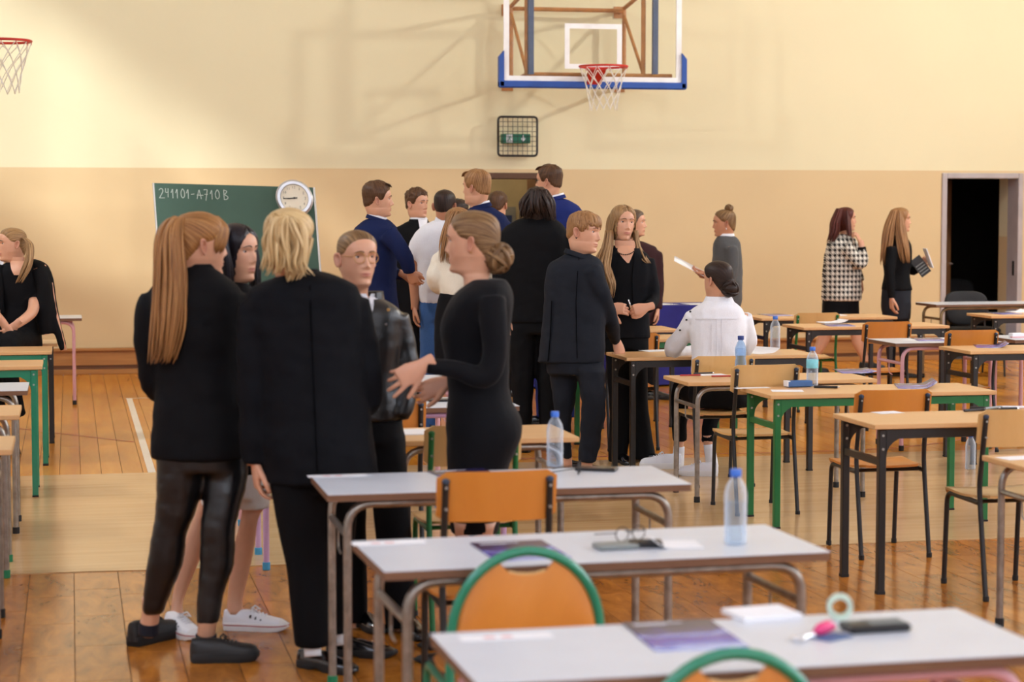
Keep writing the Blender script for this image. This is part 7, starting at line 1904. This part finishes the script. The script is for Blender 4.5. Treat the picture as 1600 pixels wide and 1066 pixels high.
# seated smiling woman at the left
P = Person('smiling woman with fair ponytail in black dress, jacket over shoulders, sitting at left', 14.5, 30, 'seated people')
P.head(18, 383, -58, size=1.0, roll=6); P.cap(LINE_PULLED, 'hair_darkblond', 0.006, 0.005, axis=(0, -1, .2)); P.locks([(38, 372, -.03, 3, .02), (46, 382, -.06, 4, .02), (46, 405, -.1, 5, .03), (38, 425, -.15, 6, .02), (28, 443, -.17, 6, .02)], 34, 0.008, 3, 0.004); P.hair_done()
T = [(408, 14, 44, .06), (416, 0, 60, .09), (428, -6, 68, .115), (455, -4, 64, .12), (480, 4, 58, .105), (505, 0, 62, .12), (525, -2, 64, .13)]
m = MB(); P.stack(m, T); P.limb(m, [(-4, 430, -.02, .052), (-8, 455, -.05, .05), (-8, 474, -.08, .048)]); P.limb(m, [(62, 432, -.02, .05), (60, 460, -.05, .05), (54, 476, -.08, .048)]); P.cloth('dress_top', m, 'knit_black', 0.013, 4, .004)
P.patch('neckline', [(402, 16, 42), (412, 16, 40), (422, 18, 37), (430, 22, 33)], T, 'skin_fair', 0.012, 0.004)
P.limb_skin([(54, 470, -.08, .042), (50, 488, -.16, .038), (34, 502, -.28, .032), (22, 510, -.33, .026)]); P.limb_skin([(-6, 470, -.08, .042), (-8, 490, -.16, .038), (2, 502, -.28, .032), (8, 508, -.33, .026)])
P.put_hand(P.p(24, 508, -.33), P.cdir(-.7, -.65, -.1), P.cdir(-.3, .2, .9), False, 1.0); P.put_hand(P.p(6, 506, -.34), P.cdir(.5, -.8, -.1), P.cdir(.3, .2, .9), True, 1.0)
m = MB(); P.stack(m, [(515, -4, 64, .14), (545, -4, 66, .15)]); P.limb(m, [(46, 528, -.02, .088), (30, 532, -.22, .085), (14, 540, -.42, .075), (16, 590, -.46, .062), (30, 650, -.40, .05)]); P.limb(m, [(14, 528, -.02, .088), (0, 532, -.22, .085), (-14, 540, -.4, .075), (-12, 590, -.44, .062), (0, 650, -.40, .05)]); P.cloth('trousers', m, 'trouser_black', 0.013, 4, .005)
P.shoe('flat', 30, 709, -40); P.shoe('flat', -2, 709, -40)
m = MB()
P.limb(m, [(50, 410, .02, .05), (66, 420, -.02, .065), (76, 445, -.03, .058), (82, 480, -.03, .048), (92, 520, -.03, .042), (100, 548, -.03, .036)], flat=.6); P.limb(m, [(58, 420, -.06, .05), (68, 450, -.08, .055), (68, 490, -.08, .055), (72, 522, -.06, .05)], flat=.7); P.limb(m, [(-2, 416, -.04, .05), (-4, 450, -.1, .05), (-4, 490, -.1, .05)]); P.stack(m, [(408, 16, 58, .05, .08), (425, -8, 76, .06, .09), (470, -8, 78, .06, .1), (522, -6, 80, .06, .1)]); P.cloth('jacket', m, 'suit_black', 0.013, 4, .004); P.finish(core_of(T))
# person cut by the left edge
P = Person('person in dark suit cut off by the left edge, beside the smiling woman', 15.1, -30, 'seated people')
P.head(-22, 380, 60, size=1.0, male=True); P.cap(LINE_SHORT, 'hair_dark', 0.012, 0.010, rough=.3); P.hair_done()
T = [(412, -40, -2, .06), (420, -52, 2, .09), (432, -66, 6, .115), (470, -68, 4, .12), (525, -66, 4, .13)]
m = MB(); P.stack(m, T); P.limb(m, [(0, 440, 0, .058), (4, 480, .02, .05), (-6, 505, -.1, .04)]); P.limb(m, [(-62, 440, 0, .058), (-68, 480, .02, .05), (-50, 505, -.1, .04)]); P.cloth('suit_jacket', m, 'suit_navy', V2, 4, .005)
P.patch('shirt', [(404, -12, 6), (418, -12, 4), (440, -10, -2)], T, 'shirt_white', 0.012)
m = MB(); P.stack(m, [(518, -66, 4, .14), (545, -66, 4, .14)]); P.limb(m, [(-8, 530, -.02, .085), (-14, 534, -.25, .08), (-20, 540, -.42, .07), (-18, 650, -.42, .05)]); P.limb(m, [(-48, 530, -.02, .085), (-50, 534, -.25, .08), (-52, 540, -.42, .07), (-50, 650, -.42, .05)]); P.cloth('trousers', m, 'suit_navy', V2, 4, .005)
P.put_hand(P.p(-8, 506, -.11), P.cdir(-.5, -.5, -.4), P.cdir(0, -1, 0)); P.put_hand(P.p(-48, 506, -.11), P.cdir(.5, -.5, -.4), P.cdir(0, -1, 0), True); P.shoe('dress', -16, 700, 10); P.shoe('dress', -48, 700, 10); P.finish(core_of(T))
